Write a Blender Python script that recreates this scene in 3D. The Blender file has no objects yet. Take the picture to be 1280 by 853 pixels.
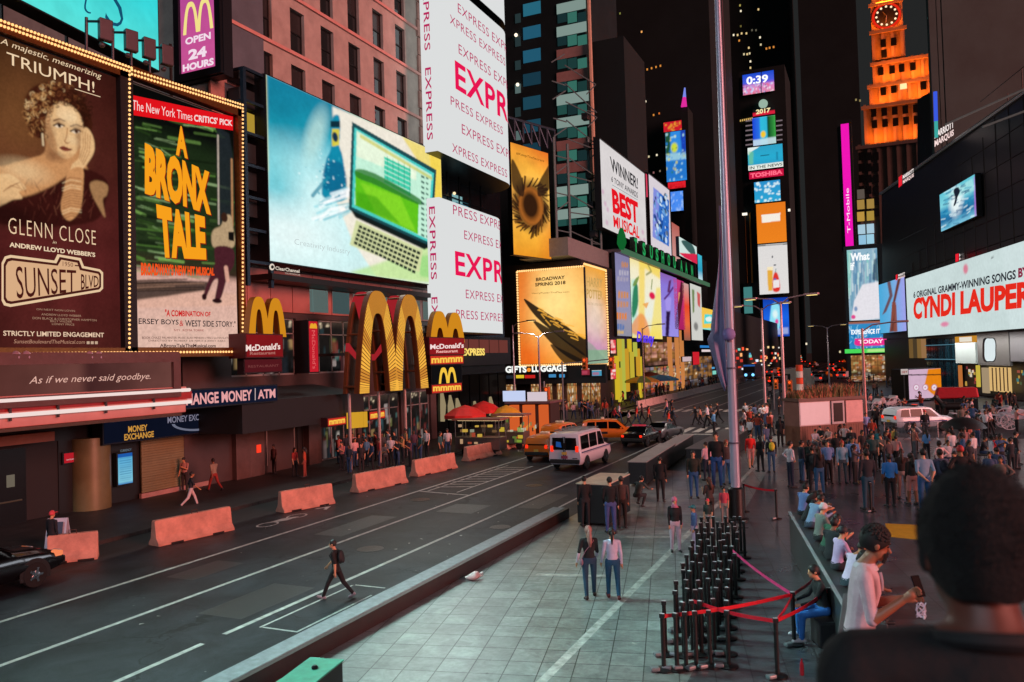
import bpy, bmesh, math, random
import numpy as np
from mathutils import Vector, Matrix
random.seed(7); RNG = np.random.default_rng(7)
SC = bpy.context.scene; COL = SC.collection; R = math.radians

# ------------------------------------------------------------------ camera, sky, sun, screen light, exposure
CAMPOS = np.array([0.0, 0.0, 5.6]); FPX = 1000.0
_a, _p, _r = R(24.1), R(1.4), R(1.75)
_f = np.array([-math.sin(_a)*math.cos(_p), math.cos(_a)*math.cos(_p), math.sin(_p)])
_r0 = np.array([math.cos(_a), math.sin(_a), 0.0]); _u0 = np.cross(_r0, _f)
_rt = _r0*math.cos(_r) - _u0*math.sin(_r); _up = _u0*math.cos(_r) + _r0*math.sin(_r)
cd = bpy.data.cameras.new('camera'); cam = bpy.data.objects.new('camera', cd); COL.objects.link(cam)
cd.sensor_width = 36.0; cd.lens = 36.0*FPX/1280.0; cd.clip_end = 5000; cd.clip_start = 0.05
cam.matrix_world = Matrix(((_rt[0], _up[0], -_f[0], CAMPOS[0]), (_rt[1], _up[1], -_f[1], CAMPOS[1]), (_rt[2], _up[2], -_f[2], CAMPOS[2]), (0, 0, 0, 1)))
cd.dof.use_dof = True; cd.dof.focus_distance = 34.0; cd.dof.aperture_fstop = 3.2
SC.camera = cam
w = bpy.data.worlds.new('World'); SC.world = w; w.use_nodes = True
nt = w.node_tree; bg = nt.nodes['Background']
sky = nt.nodes.new('ShaderNodeTexSky'); sky.sky_type = 'NISHITA'; sky.sun_disc = False
sky.sun_elevation = R(-9); sky.sun_rotation = R(120)
mixs = nt.nodes.new('ShaderNodeMix'); mixs.data_type = 'RGBA'; mixs.inputs[0].default_value = 0.97
mixs.inputs[7].default_value = (0.0170, 0.0178, 0.0180, 1)       # city glow of an overcast night
nt.links.new(sky.outputs[0], mixs.inputs[6]); nt.links.new(mixs.outputs[2], bg.inputs[0])
bg.inputs[1].default_value = 1.05

def lamp(name, kind, loc, to, color, energy, **kw):
 d = bpy.data.lights.new(name, kind); d.color = color; d.energy = energy
 for k, v in kw.items(): setattr(d, k, v)
 o = bpy.data.objects.new(name, d); COL.objects.link(o); o.location = loc
 o.rotation_euler = (Vector(to)-Vector(loc)).to_track_quat('-Z', 'Y').to_euler()
 return o
# the red glow of the square's big screens and lit steps comes in low from behind on the right
lamp('sun', 'SUN', (60, 6, 13.5), (0, 20, 0), (1.0, 0.33, 0.28), 3.3, angle=R(24))
# white light falling off the big left-hand screens on to the plaza
lamp('screen_light', 'AREA', (-26.2, 40, 17), (-2, 24, 0), (0.88, 1.0, 0.99), 1500, shape='RECTANGLE', size=13, size_y=8, spread=R(150))
lamp('turquoise_screen_light', 'AREA', (-27, 16, 22), (-6.8, 14.5, 0), (0.55, 1.0, 0.94), 2300, shape='RECTANGLE', size=5, size_y=5, spread=R(48))
lamp('crowd_screen_light', 'AREA', (33, 62, 14), (6, 40, 0), (0.85, 0.9, 1.0), 2600, shape='RECTANGLE', size=30, size_y=8, spread=R(150))  # added fill lamp out of view on the right, brightens the crowd
# cool light of the tall screens behind the camera
lamp('rear_screen_light', 'AREA', (-14, -38, 30), (-4, 40, 0), (0.74, 0.86, 1.0), 4600, shape='RECTANGLE', size=12, size_y=12, spread=R(120))
SC.view_settings.view_transform = 'Standard'; SC.view_settings.look = 'None'
SC.view_settings.exposure = 0.0; SC.view_settings.gamma = 1.0; SC.view_settings.use_curve_mapping = False
SC.render.engine = 'CYCLES'; cy = SC.cycles
cy.use_denoising = True; cy.max_bounces = 5; cy.diffuse_bounces = 2; cy.glossy_bounces = 3; cy.transmission_bounces = 3
cy.sample_clamp_indirect = 3.0; cy.caustics_reflective = False; cy.caustics_refractive = False; cy.use_light_tree = True

# ------------------------------------------------------------------ pixel -> place
def ray(x, y): return _f + _rt*(x-640)/FPX + _up*(426.5-y)/FPX
def G(x, y, z=0.0): d = ray(x, y); return CAMPOS + d*((z-CAMPOS[2])/d[2])
def onX(x, y, X): d = ray(x, y); return CAMPOS + d*(X/d[0])
def onY(x, y, Y): d = ray(x, y); return CAMPOS + d*(Y/d[1])
def onD(x, y, t): return CAMPOS + ray(x, y)*t

# ------------------------------------------------------------------ colour and materials
def lin(h):
 if not isinstance(h, str): return tuple(h)
 h = h.lstrip('#'); c = [int(h[i:i+2], 16)/255 for i in (0, 2, 4)]
 return tuple(x/12.92 if x <= .04045 else ((x+.055)/1.055)**2.4 for x in c)
MATS = {}
def M(h, rough=0.6, metal=0.0, var=0.18, scale=3.0, bump=0.0, bscale=40.0, alpha=None, coat=0.0, spec=0.5):
 key = ('M', h, rough, metal, var, scale, bump, bscale, coat, spec)
 if key in MATS: return MATS[key]
 m = bpy.data.materials.new('paint_' + (h.strip('#') if isinstance(h, str) else 'tone')); m.use_nodes = True
 n = m.node_tree.nodes; L = m.node_tree.links; b = n['Principled BSDF']; c = lin(h)
 b.inputs['Roughness'].default_value = rough; b.inputs['Metallic'].default_value = metal
 b.inputs['Coat Weight'].default_value = coat; b.inputs['Specular IOR Level'].default_value = spec
 tc = n.new('ShaderNodeTexCoord')
 if var > 0:
  no = n.new('ShaderNodeTexNoise'); no.inputs['Scale'].default_value = scale; no.inputs['Detail'].default_value = 5; no.inputs['Roughness'].default_value = .65
  L.new(tc.outputs['Object'], no.inputs['Vector'])
  mr = n.new('ShaderNodeMapRange'); mr.inputs[1].default_value = .25; mr.inputs[2].default_value = .75
  mr.inputs[3].default_value = 1-var; mr.inputs[4].default_value = 1+var*.6
  mx = n.new('ShaderNodeMix'); mx.data_type = 'RGBA'; mx.blend_type = 'MULTIPLY'; mx.inputs[0].default_value = 1
  mx.inputs[6].default_value = (*c, 1); L.new(no.outputs[0], mr.inputs[0]); L.new(mr.outputs[0], mx.inputs[7]); L.new(mx.outputs[2], b.inputs['Base Color'])
 else: b.inputs['Base Color'].default_value = (*c, 1)
 if bump > 0:
  nb = n.new('ShaderNodeTexNoise'); nb.inputs['Scale'].default_value = bscale; nb.inputs['Detail'].default_value = 4
  L.new(tc.outputs['Object'], nb.inputs['Vector']); bp = n.new('ShaderNodeBump'); bp.inputs['Strength'].default_value = bump; bp.inputs['Distance'].default_value = .02
  L.new(nb.outputs[0], bp.inputs['Height']); L.new(bp.outputs[0], b.inputs['Normal'])
 MATS[key] = m; return m
def E(h, s=1.0, light=False):
 key = ('E', h, s, light)
 if key in MATS: return MATS[key]
 m = bpy.data.materials.new('lit_' + (h.strip('#') if isinstance(h, str) else 'tone')); m.use_nodes = True
 n = m.node_tree.nodes; n.remove(n['Principled BSDF']); e = n.new('ShaderNodeEmission')
 e.inputs[0].default_value = (*lin(h), 1); e.inputs[1].default_value = s
 m.node_tree.links.new(e.outputs[0], n['Material Output'].inputs[0])
 m.cycles.emission_sampling = 'FRONT' if light else 'NONE'
 MATS[key] = m; return m
def EA(s=1.0, light=True):
 key = ('EA', s, light)
 if key in MATS: return MATS[key]
 m = bpy.data.materials.new('screen_picture'); m.use_nodes = True
 n = m.node_tree.nodes; L = m.node_tree.links; n.remove(n['Principled BSDF']); e = n.new('ShaderNodeEmission')
 a = n.new('ShaderNodeAttribute'); a.attribute_name = 'Col'
 no = n.new('ShaderNodeTexNoise'); no.inputs['Scale'].default_value = 2.3; no.inputs['Detail'].default_value = 6
 tc = n.new('ShaderNodeTexCoord'); L.new(tc.outputs['Object'], no.inputs['Vector'])
 mr = n.new('ShaderNodeMapRange'); mr.inputs[3].default_value = s*.88; mr.inputs[4].default_value = s*1.12
 L.new(no.outputs[0], mr.inputs[0]); L.new(mr.outputs[0], e.inputs[1])
 L.new(a.outputs['Color'], e.inputs[0]); L.new(e.outputs[0], n['Material Output'].inputs[0])
 m.cycles.emission_sampling = 'FRONT' if light else 'NONE'
 MATS[key] = m; return m
def glass(h='#0b1114', rough=.08): return M(h, rough, 0, .1, 1.0, spec=.6)

# ------------------------------------------------------------------ mesh collecting
class MB:
 def __init__(s): s.v = []; s.f = []; s.m = []
 def add(s, vs, fs, mi=0):
  b = len(s.v); s.v += [tuple(map(float, p)) for p in vs]; s.f += [tuple(b+i for i in f) for f in fs]; s.m += [mi]*len(fs); return s
 def box(s, x0, x1, y0, y1, z0, z1, mi=0):
  return s.add([(x0,y0,z0),(x1,y0,z0),(x1,y1,z0),(x0,y1,z0),(x0,y0,z1),(x1,y0,z1),(x1,y1,z1),(x0,y1,z1)],
                     [(0,3,2,1),(4,5,6,7),(0,1,5,4),(1,2,6,5),(2,3,7,6),(3,0,4,7)], mi)
 def obox(s, c, a, b, d, mi=0):                    # centre and three half-vectors
  c, a, b, d = map(np.array, (c, a, b, d))
  vs = [c-a-b-d, c+a-b-d, c+a+b-d, c-a+b-d, c-a-b+d, c+a-b+d, c+a+b+d, c-a+b+d]
  return s.add(vs, [(0,3,2,1),(4,5,6,7),(0,1,5,4),(1,2,6,5),(2,3,7,6),(3,0,4,7)], mi)
 def poly(s, pts, mi=0): return s.add(pts, [tuple(range(len(pts)))], mi)
 def prism(s, pts, off, mi=0):
  n = len(pts); pts = [np.array(p, float) for p in pts]; off = np.array(off, float)
  return s.add(pts + [p+off for p in pts], [tuple(range(n))[::-1], tuple(range(n, 2*n))] + [(i, (i+1) % n, n+(i+1) % n, n+i) for i in range(n)], mi)
 def tube(s, pts, rad, seg=8, mi=0, flat=1.0):
  pts = [np.array(p, float) for p in pts]; n = len(pts); rad = rad if hasattr(rad, '__len__') else [rad]*n; vs = []
  ref = None
  for i, p in enumerate(pts):
   t = pts[min(i+1, n-1)] - pts[max(i-1, 0)]; t = t/(np.linalg.norm(t)+1e-9)
   if ref is None or abs(ref@t) > .95: ref = np.array([0, 0, 1.0]) if abs(t[2]) < .9 else np.array([1.0, 0, 0])
   a = np.cross(t, ref); a /= np.linalg.norm(a); b = np.cross(a, t)
   for k in range(seg):
    q = 2*math.pi*k/seg; vs.append(p + rad[i]*(a*math.cos(q) + b*math.sin(q)*flat))
  fs = [(i*seg+k, i*seg+(k+1) % seg, (i+1)*seg+(k+1) % seg, (i+1)*seg+k) for i in range(n-1) for k in range(seg)]
  fs += [tuple(range(seg))[::-1], tuple((n-1)*seg+k for k in range(seg))]
  return s.add(vs, fs, mi)
 def lathe(s, prof, c=(0, 0, 0), seg=16, mi=0):
  n = len(prof); vs = [(c[0]+r*math.cos(2*math.pi*k/seg), c[1]+r*math.sin(2*math.pi*k/seg), c[2]+z) for r, z in prof for k in range(seg)]
  fs = [(i*seg+k, i*seg+(k+1) % seg, (i+1)*seg+(k+1) % seg, (i+1)*seg+k) for i in range(n-1) for k in range(seg)]
  fs += [tuple(range(seg))[::-1], tuple((n-1)*seg+k for k in range(seg))]
  return s.add(vs, fs, mi)
 def ell(s, c, rx, ry, rz, seg=10, rings=6, mi=0):
  pr = [(math.sin(math.pi*i/rings), -math.cos(math.pi*i/rings)) for i in range(rings+1)]
  pr[0] = (.05, -1); pr[-1] = (.05, 1)
  vs = [(c[0]+rx*r*math.cos(2*math.pi*k/seg), c[1]+ry*r*math.sin(2*math.pi*k/seg), c[2]+rz*z) for r, z in pr for k in range(seg)]
  n = rings+1
  fs = [(i*seg+k, i*seg+(k+1) % seg, (i+1)*seg+(k+1) % seg, (i+1)*seg+k) for i in range(n-1) for k in range(seg)]
  fs += [tuple(range(seg))[::-1], tuple((n-1)*seg+k for k in range(seg))]
  return s.add(vs, fs, mi)
 def build(s, name, mats, parent=None, smooth=False, world=True, bevel=0.0, seg=2):
  me = bpy.data.meshes.new(name); off = np.array(parent['_loc'] if parent is not None and world and '_loc' in parent else (0, 0, 0), float)
  vs = (np.array(s.v, float) - off) if s.v else np.zeros((0, 3))
  me.from_pydata(vs.tolist(), [], s.f)
  for m in (mats if isinstance(mats, (list, tuple)) else [mats]): me.materials.append(m)
  if len(me.polygons): me.polygons.foreach_set('material_index', s.m)
  if smooth: me.shade_smooth(); me.set_sharp_from_angle(angle=R(38))
  me.update()
  o = bpy.data.objects.new(name, me); COL.objects.link(o)
  if parent is not None: o.parent = parent
  if parent is not None and '_loc' in parent: o['_loc'] = list(parent['_loc'])
  if bevel > 0:
   b = o.modifiers.new('bevel', 'BEVEL'); b.width = bevel; b.segments = seg; b.limit_method = 'ANGLE'
  return o
def tag(o, label=None, cat=None, group=None, kind=None):
 if label: o['label'] = label
 if cat: o['category'] = cat
 if group: o['group'] = group
 if kind: o['kind'] = kind
 return o
def thing(name, label, cat, loc=(0, 0, 0), rz=0.0, group=None, world=True):
 o = bpy.data.objects.new(name, None); COL.objects.link(o); o.location = loc; o.rotation_euler = (0, 0, rz); o.empty_display_size = .2
 if world: o['_loc'] = [float(x) for x in loc]
 return tag(o, label, cat, group)
def dup(root, loc, rz=0.0, label=None, group=None, scale=None):
 r = root.copy(); COL.objects.link(r); r.location = loc; r.rotation_euler = (0, 0, rz)
 if scale: r.scale = scale if hasattr(scale, '__len__') else (scale,)*3
 if label: r['label'] = label
 if group: r['group'] = group
 for ch in list(root.children):
  c = ch.copy(); COL.objects.link(c); c.parent = r
  for g in ch.children: d = g.copy(); COL.objects.link(d); d.parent = c
 return r

# ------------------------------------------------------------------ lettering
GLY = {}
def glyphs(txt, bold=0.0, shear=0.0, space=1.0):
 key = (txt, bold, shear, space)
 if key in GLY: return GLY[key]
 c = bpy.data.curves.new('t', 'FONT'); c.body = txt; c.offset = bold; c.shear = shear; c.space_character = space; c.resolution_u = 3; c.fill_mode = 'BOTH'
 o = bpy.data.objects.new('t', c); COL.objects.link(o)
 me = bpy.data.meshes.new_from_object(o)
 v = np.array([x.co[:2] for x in me.vertices]); fs = [tuple(p.vertices) for p in me.polygons]
 bpy.data.objects.remove(o); bpy.data.curves.remove(c); bpy.data.meshes.remove(me)
 mn, mx = v.min(0), v.max(0)
 base = 0.0 if mn[1] > -.3 else mn[1]
 GLY[key] = ((v - [mn[0], mn[1]])/(mx-mn), fs, (mx-mn)); return GLY[key]

# ------------------------------------------------------------------ painted pictures (posters and screens): a numpy canvas -> vertex colours
class Canvas:
 def __init__(s, w, h, c='#000000'):
  s.w, s.h, s.k = w, h, 2; s.a = np.zeros((h*2, w*2, 3)); s.a[:] = lin(c)
  s.X, s.Y = np.meshgrid((np.arange(w*2)+.5)/(w*2), (np.arange(h*2)+.5)/(h*2))
 def mix(s, mask, c, op=1.0):
  m = (mask*op)[..., None]; s.a = s.a*(1-m) + np.array(lin(c))*m; return s
 def vgrad(s, stops, axis='y'):
  t = s.Y if axis == 'y' else s.X if axis == 'x' else axis
  xs = [p for p, _ in stops]; cs = np.array([lin(c) for _, c in stops])
  for k in range(3): s.a[..., k] = np.interp(t, xs, cs[:, k])
  return s
 def rect(s, x0, y0, x1, y1, c, op=1.0): return s.mix(((s.X >= x0) & (s.X <= x1) & (s.Y >= y0) & (s.Y <= y1)).astype(float), c, op)
 def inside(s, pts):
  m = np.zeros(s.X.shape, bool); n = len(pts)
  for i in range(n):
   (x0, y0), (x1, y1) = pts[i], pts[(i+1) % n]
   if y0 == y1: continue
   m ^= ((s.Y >= min(y0, y1)) & (s.Y < max(y0, y1)) & (s.X < x0 + (s.Y-y0)*(x1-x0)/(y1-y0)))
  return m.astype(float)
 def poly(s, pts, c, op=1.0, smooth=False, soft=0):
  if smooth: pts = cr(pts)
  m = s.inside(pts)
  for _ in range(soft): m = blur(m)
  return s.mix(m, c, op)
 def disc(s, cx, cy, rx, ry, c, op=1.0, soft=.15, rot=0.0):
  dx, dy = s.X-cx, s.Y-cy
  a = s.w/s.h
  dxx = dx*math.cos(rot) + dy/a*math.sin(rot); dyy = -dx*math.sin(rot) + dy/a*math.cos(rot)
  d = np.sqrt((dxx/rx)**2 + (dyy*a/ry)**2)
  return s.mix(np.clip((1-d)/soft+.5, 0, 1), c, op)
 def line(s, pts, wd, c, op=1.0):
  a = s.h/s.w; m = np.zeros(s.X.shape)
  for (x0, y0), (x1, y1) in zip(pts, pts[1:]):
   dx, dy = x1-x0, (y1-y0)*a; L2 = dx*dx+dy*dy+1e-12
   t = np.clip(((s.X-x0)*dx + (s.Y-y0)*a*dy)/L2, 0, 1)
   d = np.hypot(s.X-x0-t*dx, (s.Y-y0)*a-t*dy); m = np.maximum(m, np.clip((wd-d)/(wd*.4)+.5, 0, 1))
  return s.mix(m, c, op)
 def noise(s, amt, cell=4):
  h, w = s.X.shape
  g = RNG.random((h//cell+2, w//cell+2)); yy = np.arange(h)/cell; xx = np.arange(w)/cell
  y0 = yy.astype(int); x0 = xx.astype(int); fy = (yy-y0)[:, None]; fx = (xx-x0)[None]
  n = (g[y0][:, x0]*(1-fy)*(1-fx) + g[y0+1][:, x0]*fy*(1-fx) + g[y0][:, x0+1]*(1-fy)*fx + g[y0+1][:, x0+1]*fy*fx)
  s.a *= (1 + amt*(n-.5)*2)[..., None]; return s
 def out(s): return np.clip(s.a.reshape(s.h, 2, s.w, 2, 3).mean((1, 3)), 0, 4)
def blur(m):
 m = (m + np.roll(m, 1, 0) + np.roll(m, -1, 0))/3; return (m + np.roll(m, 1, 1) + np.roll(m, -1, 1))/3
def cr(pts, n=6, closed=True):
 o = []; k = len(pts); P_ = [np.array(p, float) for p in pts]
 for i in range(k):
  p0, p1, p2, p3 = P_[(i-1) % k], P_[i], P_[(i+1) % k], P_[(i+2) % k]
  for j in range(n):
   t = j/n; o.append(tuple(.5*((2*p1) + (p2-p0)*t + (2*p0-5*p1+4*p2-p3)*t*t + (3*p1-p0-3*p2+p3)*t**3)))
 return o

# ------------------------------------------------------------------ billboards: a real plane in the square, found from where its corners show
class Board:
 def __init__(s, name, label, cat, tl, tr, br, bl, X=None, d=None, Y=None, thick=.5, edge='#15171a', group=None, rim=.0, back=True):
  if X is not None: q = [onX(*p, X) for p in (tl, tr, br, bl)]
  elif Y is not None: q = [onY(*p, Y) for p in (tl, tr, br, bl)]
  else:
   hl, hr = bl[1]-tl[1], br[1]-tr[1]; d2 = d*hl/hr
   q = [onD(*tl, d), onD(*tr, d2), onD(*br, d2), onD(*bl, d)]
  L_ = (q[0]+q[3])/2; Rr = (q[1]+q[2])/2; u = Rr-L_; u[2] = 0
  s.w = np.linalg.norm(u); s.u = u/s.w; s.v = np.array([0, 0, 1.0]); s.n = np.cross(s.u, s.v)
  z0 = (q[2][2]+q[3][2])/2; z1 = (q[0][2]+q[1][2])/2; s.h = z1-z0
  s.o = np.array([L_[0], L_[1], z0])
  s.t = thing(name, label, cat, tuple(s.o + s.u*s.w/2), 0, group)
  s.lay = 0.012; s.txt = MB(); s.tm = []; s.thick = thick
  e = .06 + rim
  b = MB(); b.obox(s.at(s.w/2, s.h/2, -thick/2-.004), s.u*(s.w/2+e), s.v*(s.h/2+e), s.n*thick/2)
  if back: b.build('casing', M(edge, .5, .3), s.t)
  if rim > 0:
   f = MB(); r2 = rim
   for (c, a, bb) in (((s.w/2, -r2/2), s.w/2+r2, r2/2), ((s.w/2, s.h+r2/2), s.w/2+r2, r2/2), ((-r2/2, s.h/2), r2/2, s.h/2), ((s.w+r2/2, s.h/2), r2/2, s.h/2)):
    f.obox(s.at(c[0], c[1], .06), s.u*a, s.v*bb, s.n*.09)
   f.build('frame', M(edge, .45, .4), s.t)
 def at(s, a, b, off=0.0): return s.o + s.u*a + s.v*b + s.n*off
 def loc(s, x, y):                                  # a pixel of the photo -> metres on this plane
  d = ray(x, y); t = ((s.o-CAMPOS)@s.n)/(d@s.n); p = CAMPOS + d*t - s.o; return p@s.u, p[2]
 def nrm(s, x, y): a, b = s.loc(x, y); return a/s.w, 1-b/s.h
 def art(s, img, strength=1.0, light=True, name='picture', box=None, off=.0):
  if isinstance(img, Canvas): img = img.out()
  h, w_, _ = img.shape; a0, b0, a1, b1 = box or (0, 0, s.w, s.h)
  xs = np.linspace(a0, a1, w_); ys = np.linspace(b1, b0, h); XX, YY = np.meshgrid(xs, ys)
  P3 = s.o + XX[..., None]*s.u + YY[..., None]*s.v + s.n*(.008+off) - np.array(s.t['_loc'])
  me = bpy.data.meshes.new(name); i = np.arange(h*w_).reshape(h, w_)
  fs = np.stack([i[1:, :-1], i[1:, 1:], i[:-1, 1:], i[:-1, :-1]], -1).reshape(-1, 4)
  me.from_pydata(P3.reshape(-1, 3).tolist(), [], fs.tolist())
  ca = me.color_attributes.new('Col', 'FLOAT_COLOR', 'POINT')
  ca.data.foreach_set('color', np.concatenate([img.reshape(-1, 3), np.ones((h*w_, 1))], 1).ravel().astype(np.float32))
  me.materials.append(EA(strength, light)); o = bpy.data.objects.new(name, me); COL.objects.link(o); o.parent = s.t; return o
 def _mi(s, m):
  if m not in s.tm: s.tm.append(m)
  return s.tm.index(m)
 def text(s, txt, xl, yb, xr, cap, col, st=1.0, bold=0.0, shear=0.0, rise=None, space=1.0, lit=True, depth=0):
  """lettering that starts at photo pixel (xl, yb), ends at column xr, and is cap pixels tall at its start"""
  a0, b0 = s.loc(xl, yb); _, b1 = s.loc(xl, yb-cap); a1, _ = s.loc(xr, yb)
  return s.textm(txt, a0, b0, a1, b1, col, st, bold, shear, space, lit, depth)
 def textm(s, txt, a0, b0, a1, b1, col, st=1.0, bold=0.0, shear=0.0, space=1.0, lit=True, depth=0, warp=None):
  v, fs, _ = glyphs(txt, bold, shear, space); m = E(col, st) if lit else M(col, .5, 0, .05)
  s.lay += .004; pts = []; mb = MB()
  for p in v:
   a = a0+(a1-a0)*p[0]; b = b0+(b1-b0)*p[1]
   if warp: a, b = warp(a, b)
   pts.append(s.at(a, b, s.lay+depth))
  mb.add(pts, fs); mb.build('lettering', m, s.t)
  return s
 def poly(s, pts, col, st=1.0, smooth=False, px=True, lit=True, off=0.0):
  q = [s.loc(*p) if px else p for p in pts]
  if smooth: q = cr(q)
  s.lay += .004; MB().poly([s.at(a, b, s.lay+off) for a, b in q]).build('emblem', E(col, st) if lit else M(col, .5), s.t); return s
 def done(s, name='lettering'):
  if s.txt.v: s.txt.build(name, s.tm, s.t)
  return s

class Paint(Canvas):
 """a canvas whose shapes are given where the photograph shows them on the board"""
 def __init__(s, B, w, h, c): s.B = B; Canvas.__init__(s, w, h, c)
 def p(s, pts, c, op=1.0, smooth=False, soft=0): return s.poly([s.B.nrm(*q) for q in pts], c, op, smooth, soft)
 def l(s, pts, wpx, c, op=1.0):
  q = [s.B.nrm(*p) for p in pts]; e = s.B.nrm(pts[0][0]+10, pts[0][1]); return s.line(q, abs(e[0]-q[0][0])*wpx/10, c, op)
 def d(s, x, y, rx, ry, c, op=1.0, soft=.15, rot=0):
  q = s.B.nrm(x, y); ex = s.B.nrm(x+rx, y); ey = s.B.nrm(x, y+ry); return s.disc(*q, abs(ex[0]-q[0])+1e-4, abs(ey[1]-q[1])+1e-4, c, op, soft, rot)
 def put(s, strength=1.0, light=True, **k): return s.B.art(s, strength, light, **k)
def textq(B, txt, tl, tr, br, bl, col, st=1.0, bold=0.0, shear=0.0):
 q = [np.array(B.loc(*p)) for p in (tl, tr, br, bl)]
 def wp(a, b): t = (q[3]*(1-a)+q[2]*a)*(1-b) + (q[0]*(1-a)+q[1]*a)*b; return t[0], t[1]
 return B.textm(txt, 0, 0, 1, 1, col, st, bold, shear, warp=wp)

# ================================================================== THE SETTING: ground, roads, plaza
BD = np.array([-math.sin(R(13.1)), math.cos(R(13.1)), 0]); BN = np.array([math.cos(R(13.1)), math.sin(R(13.1)), 0])   # along and across the diagonal avenue
def ground_mat(name, base, dark, rough, kind):
 m = bpy.data.materials.new(name); m.use_nodes = True; n = m.node_tree.nodes; L = m.node_tree.links; b = n['Principled BSDF']
 tc = n.new('ShaderNodeTexCoord'); b.inputs['Roughness'].default_value = rough
 n1 = n.new('ShaderNodeTexNoise'); n1.inputs['Scale'].default_value = .35; n1.inputs['Detail'].default_value = 7; n1.inputs['Roughness'].default_value = .62
 n2 = n.new('ShaderNodeTexNoise'); n2.inputs['Scale'].default_value = 45 if kind == 'asphalt' else 9; n2.inputs['Detail'].default_value = 3
 L.new(tc.outputs['Object'], n1.inputs['Vector']); L.new(tc.outputs['Object'], n2.inputs['Vector'])
 mx = n.new('ShaderNodeMix'); mx.data_type = 'RGBA'; mx.inputs[6].default_value = (*lin(dark), 1); mx.inputs[7].default_value = (*lin(base), 1)
 add = n.new('ShaderNodeMath'); add.operation = 'MULTIPLY_ADD'; add.inputs[1].default_value = .35; L.new(n2.outputs[0], add.inputs[0]); L.new(n1.outputs[0], add.inputs[2])
 mr = n.new('ShaderNodeMapRange'); mr.inputs[1].default_value = .42; mr.inputs[2].default_value = .95; L.new(add.outputs[0], mr.inputs[0]); L.new(mr.outputs[0], mx.inputs[0])
 out = mx.outputs[2]; rr = n.new('ShaderNodeMapRange'); rr.inputs[3].default_value = rough-.13; rr.inputs[4].default_value = rough+.12; L.new(n1.outputs[0], rr.inputs[0]); L.new(rr.outputs[0], b.inputs['Roughness'])
 bp = n.new('ShaderNodeBump'); bp.inputs['Distance'].default_value = .01; bp.inputs['Strength'].default_value = .35
 L.new(n2.outputs[0], bp.inputs['Height'])
 if kind == 'asphalt':
  b.inputs['Specular IOR Level'].default_value = .16                                        # tyre-polished lanes, cracks and pale flecks of litter dust
  vo = n.new('ShaderNodeTexVoronoi'); vo.feature = 'DISTANCE_TO_EDGE'; vo.inputs['Scale'].default_value = .22; vo.inputs['Randomness'].default_value = 1
  nw = n.new('ShaderNodeTexNoise'); nw.inputs['Scale'].default_value = 1.3; nw.inputs['Detail'].default_value = 4; L.new(tc.outputs['Object'], nw.inputs['Vector'])
  vm = n.new('ShaderNodeVectorMath'); vm.operation = 'MULTIPLY_ADD'; vm.inputs[1].default_value = (1.6, 1.6, 0); L.new(nw.outputs['Color'], vm.inputs[0]); L.new(tc.outputs['Object'], vm.inputs[2]); L.new(vm.outputs[0], vo.inputs['Vector'])
  lt = n.new('ShaderNodeMath'); lt.operation = 'LESS_THAN'; lt.inputs[1].default_value = .005; L.new(vo.outputs['Distance'], lt.inputs[0])
  m2 = n.new('ShaderNodeMix'); m2.data_type = 'RGBA'; m2.inputs[7].default_value = (.012, .012, .013, 1); L.new(lt.outputs[0], m2.inputs[0]); L.new(out, m2.inputs[6]); out = m2.outputs[2]
  vs = n.new('ShaderNodeTexVoronoi'); vs.inputs['Scale'].default_value = 2.2; L.new(tc.outputs['Object'], vs.inputs['Vector'])
  l2 = n.new('ShaderNodeMath'); l2.operation = 'LESS_THAN'; l2.inputs[1].default_value = .05; L.new(vs.outputs['Distance'], l2.inputs[0])
  gt = n.new('ShaderNodeMath'); gt.operation = 'GREATER_THAN'; gt.inputs[1].default_value = .52; L.new(n1.outputs[0], gt.inputs[0])
  an = n.new('ShaderNodeMath'); an.operation = 'MULTIPLY'; L.new(l2.outputs[0], an.inputs[0]); L.new(gt.outputs[0], an.inputs[1])
  m3 = n.new('ShaderNodeMix'); m3.data_type = 'RGBA'; m3.inputs[7].default_value = (.16, .16, .16, 1); L.new(an.outputs[0], m3.inputs[0]); L.new(out, m3.inputs[6]); out = m3.outputs[2]
 if kind == 'tiles':
  mp = n.new('ShaderNodeMapping'); mp.inputs['Rotation'].default_value = (0, 0, R(-13.1)); L.new(tc.outputs['Object'], mp.inputs['Vector'])
  br = n.new('ShaderNodeTexBrick'); br.offset = .0; br.inputs['Scale'].default_value = 1; br.inputs['Brick Width'].default_value = .62; br.inputs['Row Height'].default_value = .64
  br.inputs['Mortar Size'].default_value = .011; br.inputs['Mortar Smooth'].default_value = .1; br.inputs['Color1'].default_value = (.8, .8, .8, 1); br.inputs['Color2'].default_value = (1.12, 1.12, 1.12, 1); br.inputs['Mortar'].default_value = (.16, .17, .17, 1)
  L.new(mp.outputs[0], br.inputs['Vector'])
  m4 = n.new('ShaderNodeMix'); m4.data_type = 'RGBA'; m4.blend_type = 'MULTIPLY'; m4.inputs[0].default_value = 1; L.new(out, m4.inputs[6]); L.new(br.outputs['Color'], m4.inputs[7]); out = m4.outputs[2]
  ng = n.new('ShaderNodeTexVoronoi'); ng.inputs['Scale'].default_value = 1.1; L.new(tc.outputs['Object'], ng.inputs['Vector'])
  lg = n.new('ShaderNodeMath'); lg.operation = 'LESS_THAN'; lg.inputs[1].default_value = .035; L.new(ng.outputs['Distance'], lg.inputs[0])
  m5 = n.new('ShaderNodeMix'); m5.data_type = 'RGBA'; m5.inputs[7].default_value = (.05, .05, .05, 1); L.new(lg.outputs[0], m5.inputs[0]); L.new(out, m5.inputs[6]); out = m5.outputs[2]
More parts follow.
